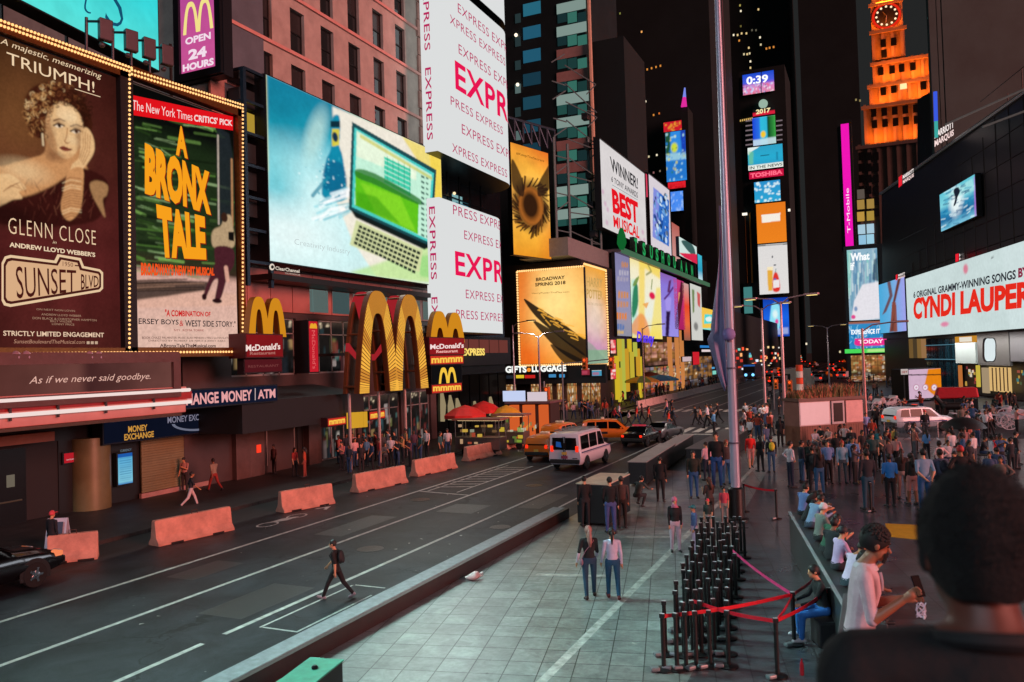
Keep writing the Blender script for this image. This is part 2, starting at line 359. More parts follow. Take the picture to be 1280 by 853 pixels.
 nd = n.new('ShaderNodeTexNoise'); nd.inputs['Scale'].default_value = .7 if kind == 'asphalt' else 1.7; nd.inputs['Detail'].default_value = 9; nd.inputs['Roughness'].default_value = .75; nd.inputs['Distortion'].default_value = .6; L.new(tc.outputs['Object'], nd.inputs['Vector'])
 md = n.new('ShaderNodeMapRange'); md.inputs[1].default_value = .38; md.inputs[2].default_value = .62; md.inputs[3].default_value = .45 if kind == 'asphalt' else .68; md.inputs[4].default_value = 1.15; L.new(nd.outputs[0], md.inputs[0])
 m6 = n.new('ShaderNodeMix'); m6.data_type = 'RGBA'; m6.blend_type = 'MULTIPLY'; m6.inputs[0].default_value = 1; L.new(out, m6.inputs[6]); L.new(md.outputs[0], m6.inputs[7]); out = m6.outputs[2]
 L.new(out, b.inputs['Base Color']); L.new(bp.outputs[0], b.inputs['Normal']); return m
ASPH = ground_mat('asphalt', '#3d3f45', '#1a1b1e', .5, 'asphalt')
TILE = ground_mat('plaza_tiles', '#969b99', '#646866', .36, 'tiles')
SLATE = ground_mat('plaza_slate_tiles', '#57595e', '#3a3b40', .3, 'tiles')
WALKM = ground_mat('sidewalk_concrete', '#3a3735', '#262423', .6, 'tiles')
PAINT = M('#b3b0ab', .6, 0, .55, 4.5)
def sheet(name, pts, z, m, kind='structure'):
 o = MB().poly([(x, y, z) for x, y in pts]).build(name, m); o['kind'] = kind; return o
sheet('ground', [(-900, -300), (900, -300), (900, 2500), (-900, 2500)], 0.0, M('#2b2a2a', .7, 0, .3, .4))
sheet('road', [(-21.2, -30), (-9.9, -30), (-9.9, 62), (-10, 700), (-25.5, 700), (-25.5, 84), (-21.2, 62)], .006, ASPH)
sheet('cross_street', [(-90, 66.5), (-21.3, 66.5), (-21.3, 79.5), (-90, 79.5)], .006, ASPH)
WX = -5.42                                                        # the long white line on the plaza
SM = [(-3.2, -14), tuple(G(868, 838)[:2]), tuple(G(912, 692)[:2]), tuple(G(930, 640)[:2]), tuple(G(966, 578)[:2]), tuple(G(1000, 552)[:2])]; SM[-1] = (SM[-1][0], 56)
sheet('plaza', [(-9.9, -14), *SM, (-9.9, 56)], .012, TILE)
sheet('plaza_paving', [(60, 56), *[(x+.004, y) for x, y in SM[::-1]], (60, -14)], .012, SLATE)
sheet('avenue_paving', [(-9.898, 56.01), (60, 56.01), (60, 600), (-9.898, 600)], .008, ASPH)
def walkway(name, x0, x1, y0, y1):
 b = MB().box(x0, x1, y0, y1, -.05, .13); o = b.build(name, WALKM); o['kind'] = 'structure'
walkway('sidewalk', -31, -23.2, -20, 66); walkway('pavement', -36, -24.6, 80, 420)
mk = MB()
def strip(x, y0, y1, wd=.13, z=.0105): mk.poly([(x-wd/2, y0, z), (x+wd/2, y0, z), (x+wd/2, y1, z), (x-wd/2, y1, z)])
strip(-18.31, -10, 55); strip(-15.57, -10, 57); strip(-10.95, -10, 40, .1)
strip(-12.68, -10, 12.4); strip(-12.68, 13.0, 57)
for x in (-21.6, -18.4, -15.3, -12.2): strip(x, 84, 420, .16)
for k in range(12): mk.poly([(-20.6+k*.95, 58.2, .0105), (-20.1+k*.95, 58.2, .0105), (-20.1+k*.95, 62.2, .0105), (-20.6+k*.95, 62.2, .0105)])
for k in range(14): mk.poly([(-23.4+k*1.0, 79.4, .0105), (-22.85+k*1.0, 79.4, .0105), (-22.85+k*1.0, 83, .0105), (-23.4+k*1.0, 83, .0105)])
mk.poly([(-15.4, 56.6, .0145), (-9.95, 56.6, .0145), (-9.95, 57.1, .0145), (-15.4, 57.1, .0145)])
for k in range(9):                                                # hatched bay between the lane lines
 y = 31.5+k*.8; mk.poly([(-18.1, y, .0105), (-16.5, y+.5, .0105), (-16.5, y+.62, .0105), (-18.1, y+.12, .0105)])
strip(-17.9, 30.5, 39, .08); strip(-16.45, 30.5, 39, .08); mk.poly([(-18.2, 30.3, .0105), (-15.6, 29.9, .0105), (-15.6, 30.02, .0105), (-18.2, 30.42, .0105)])
# worn outline of a utility patch and the bicycle symbol in the kerb lane
for a, b in (((-12.2, 13.6), (-11.3, 13.6)), ((-12.2, 17.0), (-11.3, 17.0))): mk.poly([(a[0], a[1], .0105), (b[0], b[1], .0105), (b[0], b[1]+.06, .0105), (a[0], a[1]+.06, .0105)])
strip(-11.28, 13.6, 16.4, .06); strip(-12.25, 13.6, 17.0, .06)
def ringmark(cx, cy, r, wd=.06, n=18):
 for k in range(n):
  a, b = 2*math.pi*k/n, 2*math.pi*(k+1)/n
  mk.poly([(cx+r*math.cos(a), cy+1.5*r*math.sin(a), .0105), (cx+r*math.cos(b), cy+1.5*r*math.sin(b), .0105), (cx+(r-wd)*math.cos(b), cy+1.5*(r-wd)*math.sin(b), .0105), (cx+(r-wd)*math.cos(a), cy+1.5*(r-wd)*math.sin(a), .0105)])
ringmark(-19.9, 22.6, .32); ringmark(-19.9, 24.2, .32)
mk.poly([(-20.1, 22.7, .0145), (-19.7, 23.4, .0145), (-19.75, 24.2, .0145), (-20.1, 23.6, .0145)])
ringmark(-19.9, 45.6, .3); ringmark(-19.9, 47.2, .3); mk.poly([(-20.2, 25.6, .0105), (-19.9, 26.3, .0105), (-19.6, 25.6, .0105), (-19.75, 25.6, .0105), (-19.9, 25.95, .0105), (-20.05, 25.6, .0105)])
for k, (x, y, r_) in enumerate(((-14.1, 20.5, .36), (-17.1, 28.5, .36), (-13.9, 33.0, .33), (-11.6, 24.5, .3))):
 c_ = MB().lathe([(r_+.05, .0), (r_+.05, .009), (r_, .011), (0.02, .011)], (x, y, .002), 28).build('manhole_cover', M('#1a1b1c', .35, .6, .4, 9, .6, 25)); tag(c_, ['iron manhole cover in the middle lane nearest the camera', 'iron manhole cover in the left lane', 'iron manhole cover behind the van', 'smaller iron cover close to the granite wall'][k], 'manhole cover')
lt_ = MB()
for k in range(70):
 x, y = random.choice([(random.uniform(-13.5, -10.8), random.uniform(20, 36)), (random.uniform(-18, -11), random.uniform(12, 60)), (random.uniform(-9.5, -3), random.uniform(12, 40)), (random.uniform(-23, -19), random.uniform(20, 50))]); r_ = random.uniform(.02, .07); a0 = random.uniform(0, 6)
 lt_.poly([(x+r_*math.cos(a0+j*1.3)*random.uniform(.5, 1.3), y+r_*math.sin(a0+j*1.3)*random.uniform(.5, 1.3), .024+random.uniform(0, .02)) for j in range(4)])
tag(lt_.build('litter', M('#a8a5a0', .7, 0, .3, 9)), 'scraps of paper litter scattered over the road and plaza', 'litter', kind='stuff')
pt = MB()
for x, y, a_, b_ in ((-13.7, 15.2, 1.3, 2.6), (-16.6, 23.4, 1.1, 3.4), (-14.4, 27.2, 1.5, 1.7), (-17.2, 17.0, 1.0, 1.9), (-12.0, 29.5, .9, 3.2)): pt.poly([(x-a_/2, y-b_/2, .0085), (x+a_/2, y-b_/2, .0085), (x+a_/2, y+b_/2, .0085), (x-a_/2, y+b_/2, .0085)])
o = pt.build('road_patch', M('#17181a', .45, 0, .35, 3, .4, 60)); o['kind'] = 'structure'
o = mk.build('road_marking', PAINT); o['kind'] = 'structure'
pm = MB()
pm.poly([(WX-.09, 9, .0165), (WX+.09, 9, .0165), (WX+.09, 50, .0165), (WX-.09, 50, .0165)])
q0, q1 = G(670, 719), G(760, 721); pm.poly([(q0[0], q0[1]-.1, .0165), (q1[0], q1[1]-.1, .0165), (q1[0], q1[1]+.1, .0165), (q0[0], q0[1]+.1, .0165)])
q0, q1 = G(780, 672), G(838, 672); pm.poly([(q0[0], q0[1]-.1, .0165), (q1[0], q1[1]-.1, .0165), (q1[0], q1[1]+.1, .0165), (q0[0], q0[1]+.1, .0165)])
o = pm.build('plaza_marking', PAINT); o['kind'] = 'structure'
cs = [G(1106, 655), G(1148, 657), G(1152, 676), G(1112, 672)]
o = MB().poly([(p[0], p[1], .0165) for p in cs]).build('painted_floor_patch', M('#d99a18', .5, 0, .2)); o['kind'] = 'structure'

# granite kerb wall between the road and the plaza
t = thing('kerb_wall', 'long low granite wall with brown side between road and plaza tiles', 'wall', (-10.2, 10, 0))
MB().box(-10.5, -10.02, -8, 26.6, 0, .36).build('granite_top', M('#83878c', .55, 0, .35, 6, .2), t, bevel=.02)
MB().box(-10.017, -9.9, -8, 26.6, 0, .345).build('side_board', M('#33201c', .5, 0, .35, 2), t)
# ================================================================== BUILDINGS, LEFT ROW (east side of the avenue), plane X = -29
def wall_holes(mb, u0, u1, v0, v1, holes, place, depth=.3, mi=0, mr=0):
 us = sorted({u0, u1, *[h[0] for h in holes], *[h[1] for h in holes]}); vs = sorted({v0, v1, *[h[2] for h in holes], *[h[3] for h in holes]})
 for i in range(len(us)-1):
  run = None
  for j in range(len(vs)-1):
   cu, cv = (us[i]+us[i+1])/2, (vs[j]+vs[j+1])/2
   if any(h[0] < cu < h[1] and h[2] < cv < h[3] for h in holes):
    if run is not None: mb.poly([place(us[i], run, 0), place(us[i+1], run, 0), place(us[i+1], vs[j], 0), place(us[i], vs[j], 0)], mi); run = None
   elif run is None: run = vs[j]
  if run is not None: mb.poly([place(us[i], run, 0), place(us[i+1], run, 0), place(us[i+1], vs[-1], 0), place(us[i], vs[-1], 0)], mi)
 for a, b, c, d in holes:
  for p, q in (((a, c), (b, c)), ((b, c), (b, d)), ((b, d), (a, d)), ((a, d), (a, c))):
   mb.poly([place(*p, 0), place(*q, 0), place(*q, -depth), place(*p, -depth)], mr)
PX = lambda X: (lambda a, b, o=0: (X+o, a, b))
PINK = M('#a89d94', .75, 0, .25, 1.2, .25, 30)
DARKG = M('#171717', .5, .2, .3, 1)
t = thing('office_building', 'pink granite office building with rows of dark sash windows', 'building', (-29, 40.5, 0))
cols = [33.55+2.76*k for k in range(6)]; rows = [13.75+3.22*k for k in range(8)]
holes = [(c-.62, c+.62, z, z+2.4) for c in cols for z in rows]
mb = MB(); wall_holes(mb, 29.6, 50.6, 10.9, 40, holes, PX(-29), .35)
mb.poly([(-29, 29.6, 10.9), (-29, 29.6, 40), (-45, 29.6, 40), (-45, 29.6, 10.9)]); mb.poly([(-29, 50.6, 10.9), (-45, 50.6, 10.9), (-45, 50.6, 40), (-29, 50.6, 40)])
mb.build('wall', PINK, t)
cb = MB()
for z in rows: cb.box(-29.0, -28.88, 29.7, 50.5, z-.27, z-.08)
cb.build('ledge', M('#c9938a', .7, 0, .15, 2), t)
qn = MB()
for y in (29.9, 50.0):
 for k in range(22): qn.box(-29, -28.86-.04*(k % 2), y-.42+(k % 2)*.1, y+.5-(k % 2)*.1, 11+k*1.3, 12.2+k*1.3)
qn.build('quoin', M('#a87c72', .75, 0, .3, 2, .3), t)
PANE = M('#5b6264', .04, .85, .25, .6)
for i, (a, b, c, d) in enumerate(holes):
 wf = MB(); wf.box(-29.28, -29.2, a, a+.07, c, d); wf.box(-29.28, -29.2, b-.07, b, c, d); wf.box(-29.28, -29.2, a+.07, b-.07, c, c+.08); wf.box(-29.28, -29.2, a+.07, b-.07, d-.08, d); wf.box(-29.27, -29.19, a+.07, b-.07, c+1.12, c+1.2)
 fr = wf.build('window', DARKG, t); g = MB(); x = -29.25
 g.poly([(x, a+.07, c+.08), (x, b-.07, c+.08), (x, b-.07, c+1.12), (x, a+.07, c+1.12)]); x = -29.235
 g.poly([(x, a+.07, c+1.2), (x, b-.07, c+1.2), (x, b-.07, d-.08), (x, a+.07, d-.08)], 1 if (i*7) % 5 < 3 else 0)
 g.build('pane', [PANE, M('#3b3a3a', .25, .3, .25, 1.5)], fr)
 if i in (19, 28, 35): MB().box(-29.32, -29.3, a+.1, b-.1, c+.5, c+.95).build('ceiling_light', E('#c9b25a', .8), fr)
# restaurant storeys below it
t = thing('restaurant_building', 'pink stone restaurant front with tall glass under the big yellow arches', 'building', (-29, 43, 0))
mb = MB(); hs = [(30.6, 35.6, 5.2, 8.3), (36.6, 42.6, 5.2, 8.3), (43.6, 50.0, 5.2, 8.3), (35.2, 37.0, .13, 3.4), (37.6, 41.2, .13, 3.6), (41.6, 46.2, .13, 3.7), (46.6, 50.2, .13, 3.7)]
wall_holes(mb, 27.5, 51.0, .1, 10.9, hs, PX(-29.005), .5)
mb.build('wall', M('#4d3c3a', .5, .1, .2, 1.0), t)  # wall colour darkened to stand in for shade on the lower storeys
pl = MB()
for k in range(12): pl.box(-29, -28.9, 30+k*1.75, 31.7+k*1.75, 8.6, 10.8)
pl.build('stone_panel', M('#b77168', .35, .1, .15, .8), t, bevel=.015)
GLS = M('#2a3234', .05, .6, .2, .5)
for (a, b, c, d) in hs:
 n_ = max(2, round((b-a)/1.3)); wf = MB()
 for k in range(n_+1): y = a+(b-a)*k/n_; wf.box(-29.3, -29.2, y-.04, y+.04, c, d)
 wf.box(-29.3, -29.2, a, b, c, c+.09); wf.box(-29.3, -29.2, a, b, d-.09, d); wf.box(-29.3, -29.2, a, b, c+(d-c)*.72, c+(d-c)*.72+.06)
 fr = wf.build('window', M('#b0a8a6', .4, .5, .1), t)
 MB().poly([(-29.27, a, c), (-29.27, b, c), (-29.27, b, d), (-29.27, a, d)]).build('pane', GLS, fr)
def quad_art(t, o, u, w, h, cv, st=1.0, name='picture'):
 B_ = Board.__new__(Board); B_.o = np.array(o, float); B_.u = np.array(u, float); B_.v = np.array([0, 0, 1.]); B_.n = np.cross(B_.u, B_.v); B_.w, B_.h, B_.t = w, h, t; return B_.art(cv, st, False, name)
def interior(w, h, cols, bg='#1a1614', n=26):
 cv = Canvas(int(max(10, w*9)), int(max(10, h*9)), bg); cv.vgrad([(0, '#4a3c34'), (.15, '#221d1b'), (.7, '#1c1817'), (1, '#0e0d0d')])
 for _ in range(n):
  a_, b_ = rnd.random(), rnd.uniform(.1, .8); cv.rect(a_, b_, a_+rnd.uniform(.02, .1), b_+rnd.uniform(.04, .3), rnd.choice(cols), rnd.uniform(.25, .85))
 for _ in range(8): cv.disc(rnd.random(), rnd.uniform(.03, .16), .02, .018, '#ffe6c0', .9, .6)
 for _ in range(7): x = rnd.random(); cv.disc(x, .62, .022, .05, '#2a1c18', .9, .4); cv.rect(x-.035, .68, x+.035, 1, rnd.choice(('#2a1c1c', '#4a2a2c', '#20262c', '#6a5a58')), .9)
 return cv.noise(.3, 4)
# what the glass shows of the lit rooms behind it
rnd = random.Random(3)
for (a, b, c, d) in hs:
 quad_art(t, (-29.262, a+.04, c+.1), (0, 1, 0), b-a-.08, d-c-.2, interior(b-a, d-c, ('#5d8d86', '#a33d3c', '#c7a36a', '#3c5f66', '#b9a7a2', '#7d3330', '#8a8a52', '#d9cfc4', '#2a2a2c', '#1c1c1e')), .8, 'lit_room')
# its neighbours' ground floors
t = thing('exchange_shopfront', 'dark shopfront with tan roller shutter beside a blue rate screen', 'shop', (-29, 26, 0))
mb = MB(); wall_holes(mb, 14, 27.5, .1, 11, [(15, 21.4, .13, 3.0), (25.7, 31.3, .35, 3.1)][:1], PX(-29.2), .6); mb.build('wall', M('#151718', .5, .1, .3, 1), t)  # street-level shade is put into this dark wall colour
a, b = onX(178, 600, -29)[1], onX(258, 600, -29)[1]
mb = MB()
for k in range(26): z = .35+k*.11; mb.box(-29.1, -29.03+.012*(k % 2), a, b, z, z+.1)
mb.build('roller_shutter', M('#7c7250', .5, .1, .2, 1.5), t)
MB().box(-29.1, -28.95, a-.1, b+.1, .13, .33).build('sill', M('#a88078', .5), t)
MB().lathe([(.75, .13), (.75, 3.0)], (-29.1, onX(124, 590, -28.6)[1], 0), 24).build('round_pillar', M('#6d6746', .4, .1, .3, 1), t, smooth=True)
MB().box(-29.19, -28.3, 14.6, 20.6, 3.1, 3.45).build('soffit', M('#7d4a34', .5, 0, .3, 1), t)
for k in range(5):
 y = 13.7+k*1.28; d = MB().box(-29.19, -29.12, y, y+1.2, .13, 2.9).build('door', M('#141314', .35, .3, .2), t)
 MB().box(-29.12, -29.10, y+.45, y+.75, 1.5, 1.95).build('poster', E('#a89a86', .35), d); MB().box(-29.11, -29.06, y+.1, y+1.0, .95, 1.0).build('handle', M('#8a7a63', .3, .9), d)
B = Board('small_sign', 'small red sign with white line beside theatre doors', 'sign', (80, 567), (101, 565), (101, 577), (80, 579), X=-29.1, thick=.05)
B.art(Canvas(8, 4, '#c2202c'), .8, False); B.text('ENTRANCE', 83, 576, 96, 1.6, '#f0d8d8', .8); B.done()
B = Board('rate_screen', 'bright blue currency rate screen beside the tan shutter', 'screen', (147, 568), (165, 566), (166, 604), (148, 606), X=-28.9, thick=.2)
c = Paint(B, 20, 40, '#2f7cc0'); c.vgrad([(0, '#1d58a8'), (.12, '#1d58a8'), (.14, '#58a9d2'), (.9, '#7fc4d8'), (1, '#2a64b0')])
for k in range(11): c.rect(.12, .16+k*.07, .9, .18+k*.07, '#1f5c98', .6)
c.put(1.0); B.text('CURRENCY', 150, 565.5, 164, 3, '#8aa0b0', .6); B.done()
t = thing('granite_shopfront', 'shopfront of closed dark doors between reddish granite piers', 'shop', (-29, 34, 0))
MB().box(-29.6, -29.1, 31.2, 36.8, .1, 3.9).build('closed_door', M('#3a2d2a', .4, .2, .25, 1), t)
for y in (31.0, 32.0, 36.6): MB().box(-29.3, -28.7, y-.5, y+.5, .1, 3.95).build('pier', M('#5c4642', .5, 0, .3, 2), t, bevel=.02)
for k in range(9): MB().box(-29.09, -29.06, 32.6+k*.42, 32.63+k*.42, .15, 3.6).build('door_seam', M('#15100f', .5), t)
for y in (33.0, 35.2): MB().tube([(-29.0, y, .5), (-29.0, y, 3.0)], .04, 8).build('door_handle', M('#9c8f8a', .3, .8), t)
MB().box(-28.69, -28.66, 31.9, 32.2, 1.3, 1.7).build('red_light', E('#ff3a22', 1.2), t)

# long dark awning and fascia
t = thing('awning', 'long black awning over the shop doors below the arches', 'awning', (-27.5, 33, 3.9))
z0 = float(onX(400, 530, -25.6)[2]); z1_ = float(onX(400, 495, -25.6)[2]); y1_ = float(onX(455, 510, -25.6)[1])
MB().prism([(-29, 27.6, z0), (-25.6, 27.6, z0), (-25.6, 27.6, z1_), (-29, 27.6, z1_+.5)], (0, y1_-27.6, 0)).build('cover', M('#161516', .6, 0, .3, 1), t)
B = Board('fascia_sign', 'dark blue shop fascia band lettered with change money and atm', 'sign', (232, 489), (346, 482), (346, 500), (232, 511), X=-25.4, thick=.25, edge='#10141f')
B.art(Canvas(8, 4, '#171d33'), .75, False); B.text('CHANGE MONEY', 223, 508, 315, 15, '#e9a4a4', .95, .03); B.text('ATM', 322, 499, 344, 11.5, '#e9a4a4', .95, .03)
B.poly([(318, 485.5), (319, 485.4), (319, 500.5), (318, 500.6)], '#c9b2b2', .9); B.done()
B = Board('exchange_sign', 'dark blue fascia with amber money exchange lettering above the shutter', 'sign', (130, 530), (330, 508), (330, 530), (130, 556), X=-28.2, thick=.6, edge='#0e1220')
B.art(Canvas(8, 4, '#12172a'), .6, False)
B.text('MONEY', 160, 541, 184, 8, '#c98f3c', 1, .03); B.text('EXCHANGE', 155, 551, 192, 8, '#c98f3c', 1, .03)
B.text('MONEY EXCHANGE', 209, 529.5, 271, 8, '#8f8ba0', .7, .02)
pts = [(240+26*math.cos(a)*1.0, 530+9*math.sin(a)-a*0) for a in np.linspace(0.05, math.pi-.05, 14)]
B.poly(pts + [(240+22*math.cos(a), 530+6.5*math.sin(a)) for a in np.linspace(math.pi-.05, .05, 14)], '#7d8096', .7); B.done()

# theatre building behind the posters, with the turquoise screen on its roof
t = thing('theatre_building', 'dark theatre building behind the two big framed posters', 'building', (-30, 12, 0))
MB().box(-46, -29.25, -20, 29.4, .1, 16.8).build('wall', M('#191718', .7, 0, .3, .7), t)
rr = MB()
for k in range(9): rr.tube([(-28.6, 6+k*2.6, 16), (-28.6, 6+k*2.6, 20.5)], .07, 6)
rr.build('steel_post', M('#3a3634', .5, .6), t)

B = Board('turquoise_screen', 'huge turquoise screen with dark script letters behind floodlights, top left', 'screen', (-100, -278), (197, -60), (197, 90), (-100, -64), d=24.4, thick=.8)
c = Canvas(60, 40, '#3fd6d8'); c.vgrad([(0, '#35d8e0'), (.5, '#37d3d6'), (1, '#5be0d8')]); c.noise(.08, 6); c.put = None
B.art(c, 1.0)
B.text('S', 131, 27, 159, 62, '#13506e', 1, -.02, .25); B.text('t', 104, 14, 116, 30, '#13506e', 1, -.02, .25); B.done()
# ================================================================== LEFT-HAND SIGNS
def bulbs(t, pts, r, name='bulb', first=100):
 """a bulb in every place of the list: the first hundred as parts of their own, the rest as one mass"""
 base = None; rest = MB(); m = E('#ffc07a', 1.6); loc = np.array(t['_loc'])
 for i, p in enumerate(pts):
  if i < first:
   if base is None: base = MB().ell((0, 0, 0), r, r, r, 8, 5).build(name, m, None, True); o = base
   else: o = base.copy(); COL.objects.link(o)
   o.parent = t; o.location = tuple(np.array(p)-loc)
  else: rest.ell(p, r, r, r, 6, 4)
 if rest.v: o = rest.build('bulb_row', m, t, True); o['kind'] = 'stuff'
def along(p, q, n): return [np.array(p)+(np.array(q)-np.array(p))*k/(n-1) for k in range(n)]
GOLD = M('#7a4a20', .35, .7, .3, 6)
# --- theatre poster with the portrait
B = Board('theatre_poster', 'sepia theatre poster of a curly haired woman, framed in glowing bulbs', 'poster', (-16, 40), (152, 100), (152, 438), (-16, 440), X=-27, thick=1.6, edge='#120d0b')
c = Paint(B, 150, 300, '#3a1613'); c.vgrad([(0, '#33190f'), (.25, '#4a241a'), (.5, '#4f1f1c'), (.75, '#57201f'), (1, '#5e2723')]); c.noise(.18, 30)
c.d(20, 150, 60, 80, '#8a5a30', .5, 1.6); c.d(120, 130, 40, 90, '#4a1a18', .5, 1.2)
SK, SK2, SK3, SH = '#e3b682', '#c98f5d', '#efcb9c', '#5a2d1c'
c.p([(-16, 200), (0, 208), (18, 204), (40, 198), (56, 190), (60, 160), (92, 170), (104, 200), (112, 225), (96, 260), (70, 276), (30, 275), (-16, 262)], SK2, 1, True, 3)                   # shoulders
c.p([(-16, 232), (8, 240), (30, 246), (66, 232), (96, 212), (116, 214), (134, 228), (132, 252), (118, 276), (60, 284), (-16, 275)], '#371310', 1, True, 4)    # dark dress
for k in range(70): a = rnd.uniform(22, 130); b = rnd.uniform(222, 268); c.l([(a, b), (a+rnd.uniform(-7, 7), b+rnd.uniform(5, 13))], .5, rnd.choice(['#6b3428', '#1f0b0a', '#84503a']), .55)
c.p([(30, 142), (34, 118), (48, 106), (68, 105), (88, 112), (103, 126), (113, 146), (115, 160), (108, 166), (101, 150), (88, 134), (66, 134), (56, 152), (53, 172), (43, 170), (35, 158)], '#3d1a0f', 1, True, 2)     # hair mass
c.p([(60, 141), (76, 128), (94, 137), (103, 154), (102, 176), (94, 192), (84, 199), (72, 194), (62, 182), (57, 164)], SK, 1, True, 2)                          # face
c.p([(60, 141), (57, 164), (62, 182), (72, 194), (70, 178), (64, 160)], SK2, .7, True, 3); c.p([(76, 132), (92, 138), (96, 150), (80, 150), (70, 144)], SK3, .6, True, 4)
for k in range(620):                                                                                                       # curls, light from the upper left
 x, y = rnd.uniform(30, 114), rnd.uniform(103, 174)
 if ((x-72)/42)**2+((y-141)/38)**2 > 1 or ((x-81)/24)**2+((y-169)/37)**2 < 1 or (y > 158 and x > 62): continue
 lf_ = max(0, min(1, .75-(x-48)/80-(y-112)/90+rnd.gauss(0, .22))); r_ = rnd.uniform(1.2, 3.2); a0 = rnd.uniform(0, 6)
 c.l([(x+r_*math.cos(j), y+r_*.9*math.sin(j)) for j in np.linspace(a0, a0+3.4, 6)], rnd.uniform(.35, .6), ['#2a120a', '#54291a', '#7c4526', '#ab7443', '#d6a264', '#f0cc95'][int(lf_*5.99)], .7)
for k in range(60):
 x, y = rnd.uniform(33, 58), rnd.uniform(112, 172); c.l([(x, y), (x+rnd.uniform(-4, 4), y+rnd.uniform(2, 7))], .6, rnd.choice(['#c48a52', '#5b2e18', '#8a5530', '#e6b87c']), .6)
for x0, y0, sgn in ((74, 158, 1), (95, 165, 1)):
 c.p([(x0-6, y0), (x0-1, y0-3), (x0+5, y0), (x0, y0+2.6)], '#f3dcc0', .9, True); c.d(x0, y0-.3, 2.2, 2.4, '#20100c', 1); c.l([(x0-7, y0-.6), (x0-1, y0-3.4), (x0+6, y0-.2)], 1.0, '#2a120c', .9)
 c.l([(x0-7, y0-6.5), (x0, y0-9), (x0+7, y0-6)], .8, '#54281a', .9); c.d(x0, y0-4.6, 7, 3, SH, .35, .9)
c.l([(84, 161), (83, 172), (80.5, 177)], .7, '#9a6238', .8); c.p([(80, 176), (84, 179), (88, 177), (86, 180), (82, 180)], '#8a5030', .8, True)
c.p([(74, 185), (79, 183), (83, 184.6), (90, 187.5), (84, 189.5), (78, 188.5)], '#7c2c24', .95, True); c.l([(74, 185.2), (82, 186), (90, 187.6)], .4, '#3d120f', .9)
c.d(86, 196, 8, 4, SK2, .45, 1); c.d(100, 180, 5, 14, '#8a5634', .5, 1)
c.p([(101, 166), (106, 160), (112, 164), (117, 176), (117, 190), (110, 203), (100, 214), (88, 218), (90, 206), (98, 198), (100, 184)], SK, 1, True, 1)   # hand at the cheek
for k in range(4): c.l([(103+3.2*k, 164+1.8*k), (104+2.4*k, 182+3*k), (99+1.6*k, 200+2*k)], .45, '#9c6439', .7)
c.p([(86, 214), (102, 210), (104, 228), (100, 262), (86, 276), (76, 262), (80, 236)], SK2, 1, True, 1)                                                  # ruched glove sleeve
for k in range(16): y = 222+k*3.2; c.l([(78, y+4), (88, y), (101, y+2)], .5, rnd.choice(['#6b3a26', '#f0d0a0', '#7c4a30']), .6)
c.p([(112, 230), (122, 226), (134, 232), (133, 244), (128, 250), (131, 272), (122, 258), (115, 244)], '#b98a5c', .7, True, 2)
c.p([(-16, 232), (-4, 220), (10, 218), (22, 224), (33, 236), (24, 240), (28, 248), (16, 250), (4, 256), (-16, 262)], SK, 1, True, 1)                   # other hand
for k in range(3): c.l([(4+k*6, 240-k*4), (14+k*6, 232-k*2), (24+k*4, 236+k*2)], .5, '#8a5634', .8)
c.l([(53, 168), (54, 182)], 1.0, '#f5dcb0', .9)
c.d(62, 176, 7, 22, SH, .45, 1.2); c.d(70, 196, 10, 6, SH, .5, 1.1); c.d(97, 168, 4, 10, SH, .3, 1.2); c.d(88, 150, 10, 8, '#f8ddb0', .35, 1.3); c.d(90, 176, 6, 5, '#f8ddb0', .3, 1.3); c.d(30, 214, 26, 12, '#f4d6a4', .45, 1.3); c.d(8, 268, 50, 14, '#1c0a09', .6, 1.3)
for k in range(3): c.a = .5*c.a+.5*np.stack([blur(c.a[..., j]) for j in range(3)], -1)
c.mix(np.clip((np.hypot(c.X-.5, (c.Y-.42)*1.1)-.42)*1.5, 0, .6), '#1a0a08'); c.noise(.10, 3); c.noise(.06, 2)
c.put(.95)
TX = '#efd2ac'
B.text('A majestic, mesmerizing', 0, 57, 126, 10, TX, .95, .0, .25); B.text('TRIUMPH!', 8, 80, 117, 15, TX, 1, .0)
B.poly([(93, 111), (125, 121), (125, 122), (93, 112)], TX, .9)
B.text('GLENN CLOSE', 10, 292, 119, 20, '#f0cfa8', .95, -.012, space=1.15); B.text('in', 65, 304.5, 70, 3.4, TX, .9, 0, .3); B.text("ANDREW LLOYD WEBBER'S", 11, 309, 118, 6.3, '#f2d7b4', .95, .03)
op = [(1, 329), (5, 321), (12, 319), (67, 326), (71, 318), (100, 323), (104, 333), (124, 337), (128, 341), (128, 361), (124, 365), (12, 384), (4, 382), (1, 376)]
ip = [(3.5, 331), (7, 324), (13, 322.5), (69.5, 329.5), (73.5, 321.5), (98, 326), (101.5, 335.5), (123, 339.8), (125.4, 343), (125.4, 359), (123, 362.2), (12.5, 380.5), (6.5, 379), (3.5, 374)]
jp = [(6.2, 333), (9, 327.5), (14, 326), (71, 332.5), (75.5, 325), (95.5, 328.8), (98.8, 338), (121.5, 342.6), (123, 345), (123, 357.5), (121.5, 359.6), (13.5, 377), (8.5, 376), (6.2, 372)]
B.poly(op, '#f0cfa6', .9); B.poly(ip, '#4a1c18', .9); B.poly(jp, '#e2b48a', .9)
textq(B, 'SUNSET', (18, 333), (94, 338), (94, 365), (20, 374), '#4a1a15', .9, .0); textq(B, 'BLVD.', (100, 343), (124, 346), (124, 358), (100, 363), '#4a1a15', .9, .01); textq(B, '1950', (77, 327), (90, 329), (90, 334), (77, 333), '#7a4a36', .8)
B.poly([(92, 331.5), (97, 332), (97, 333.4), (92, 333)], '#4a1a15', .9)
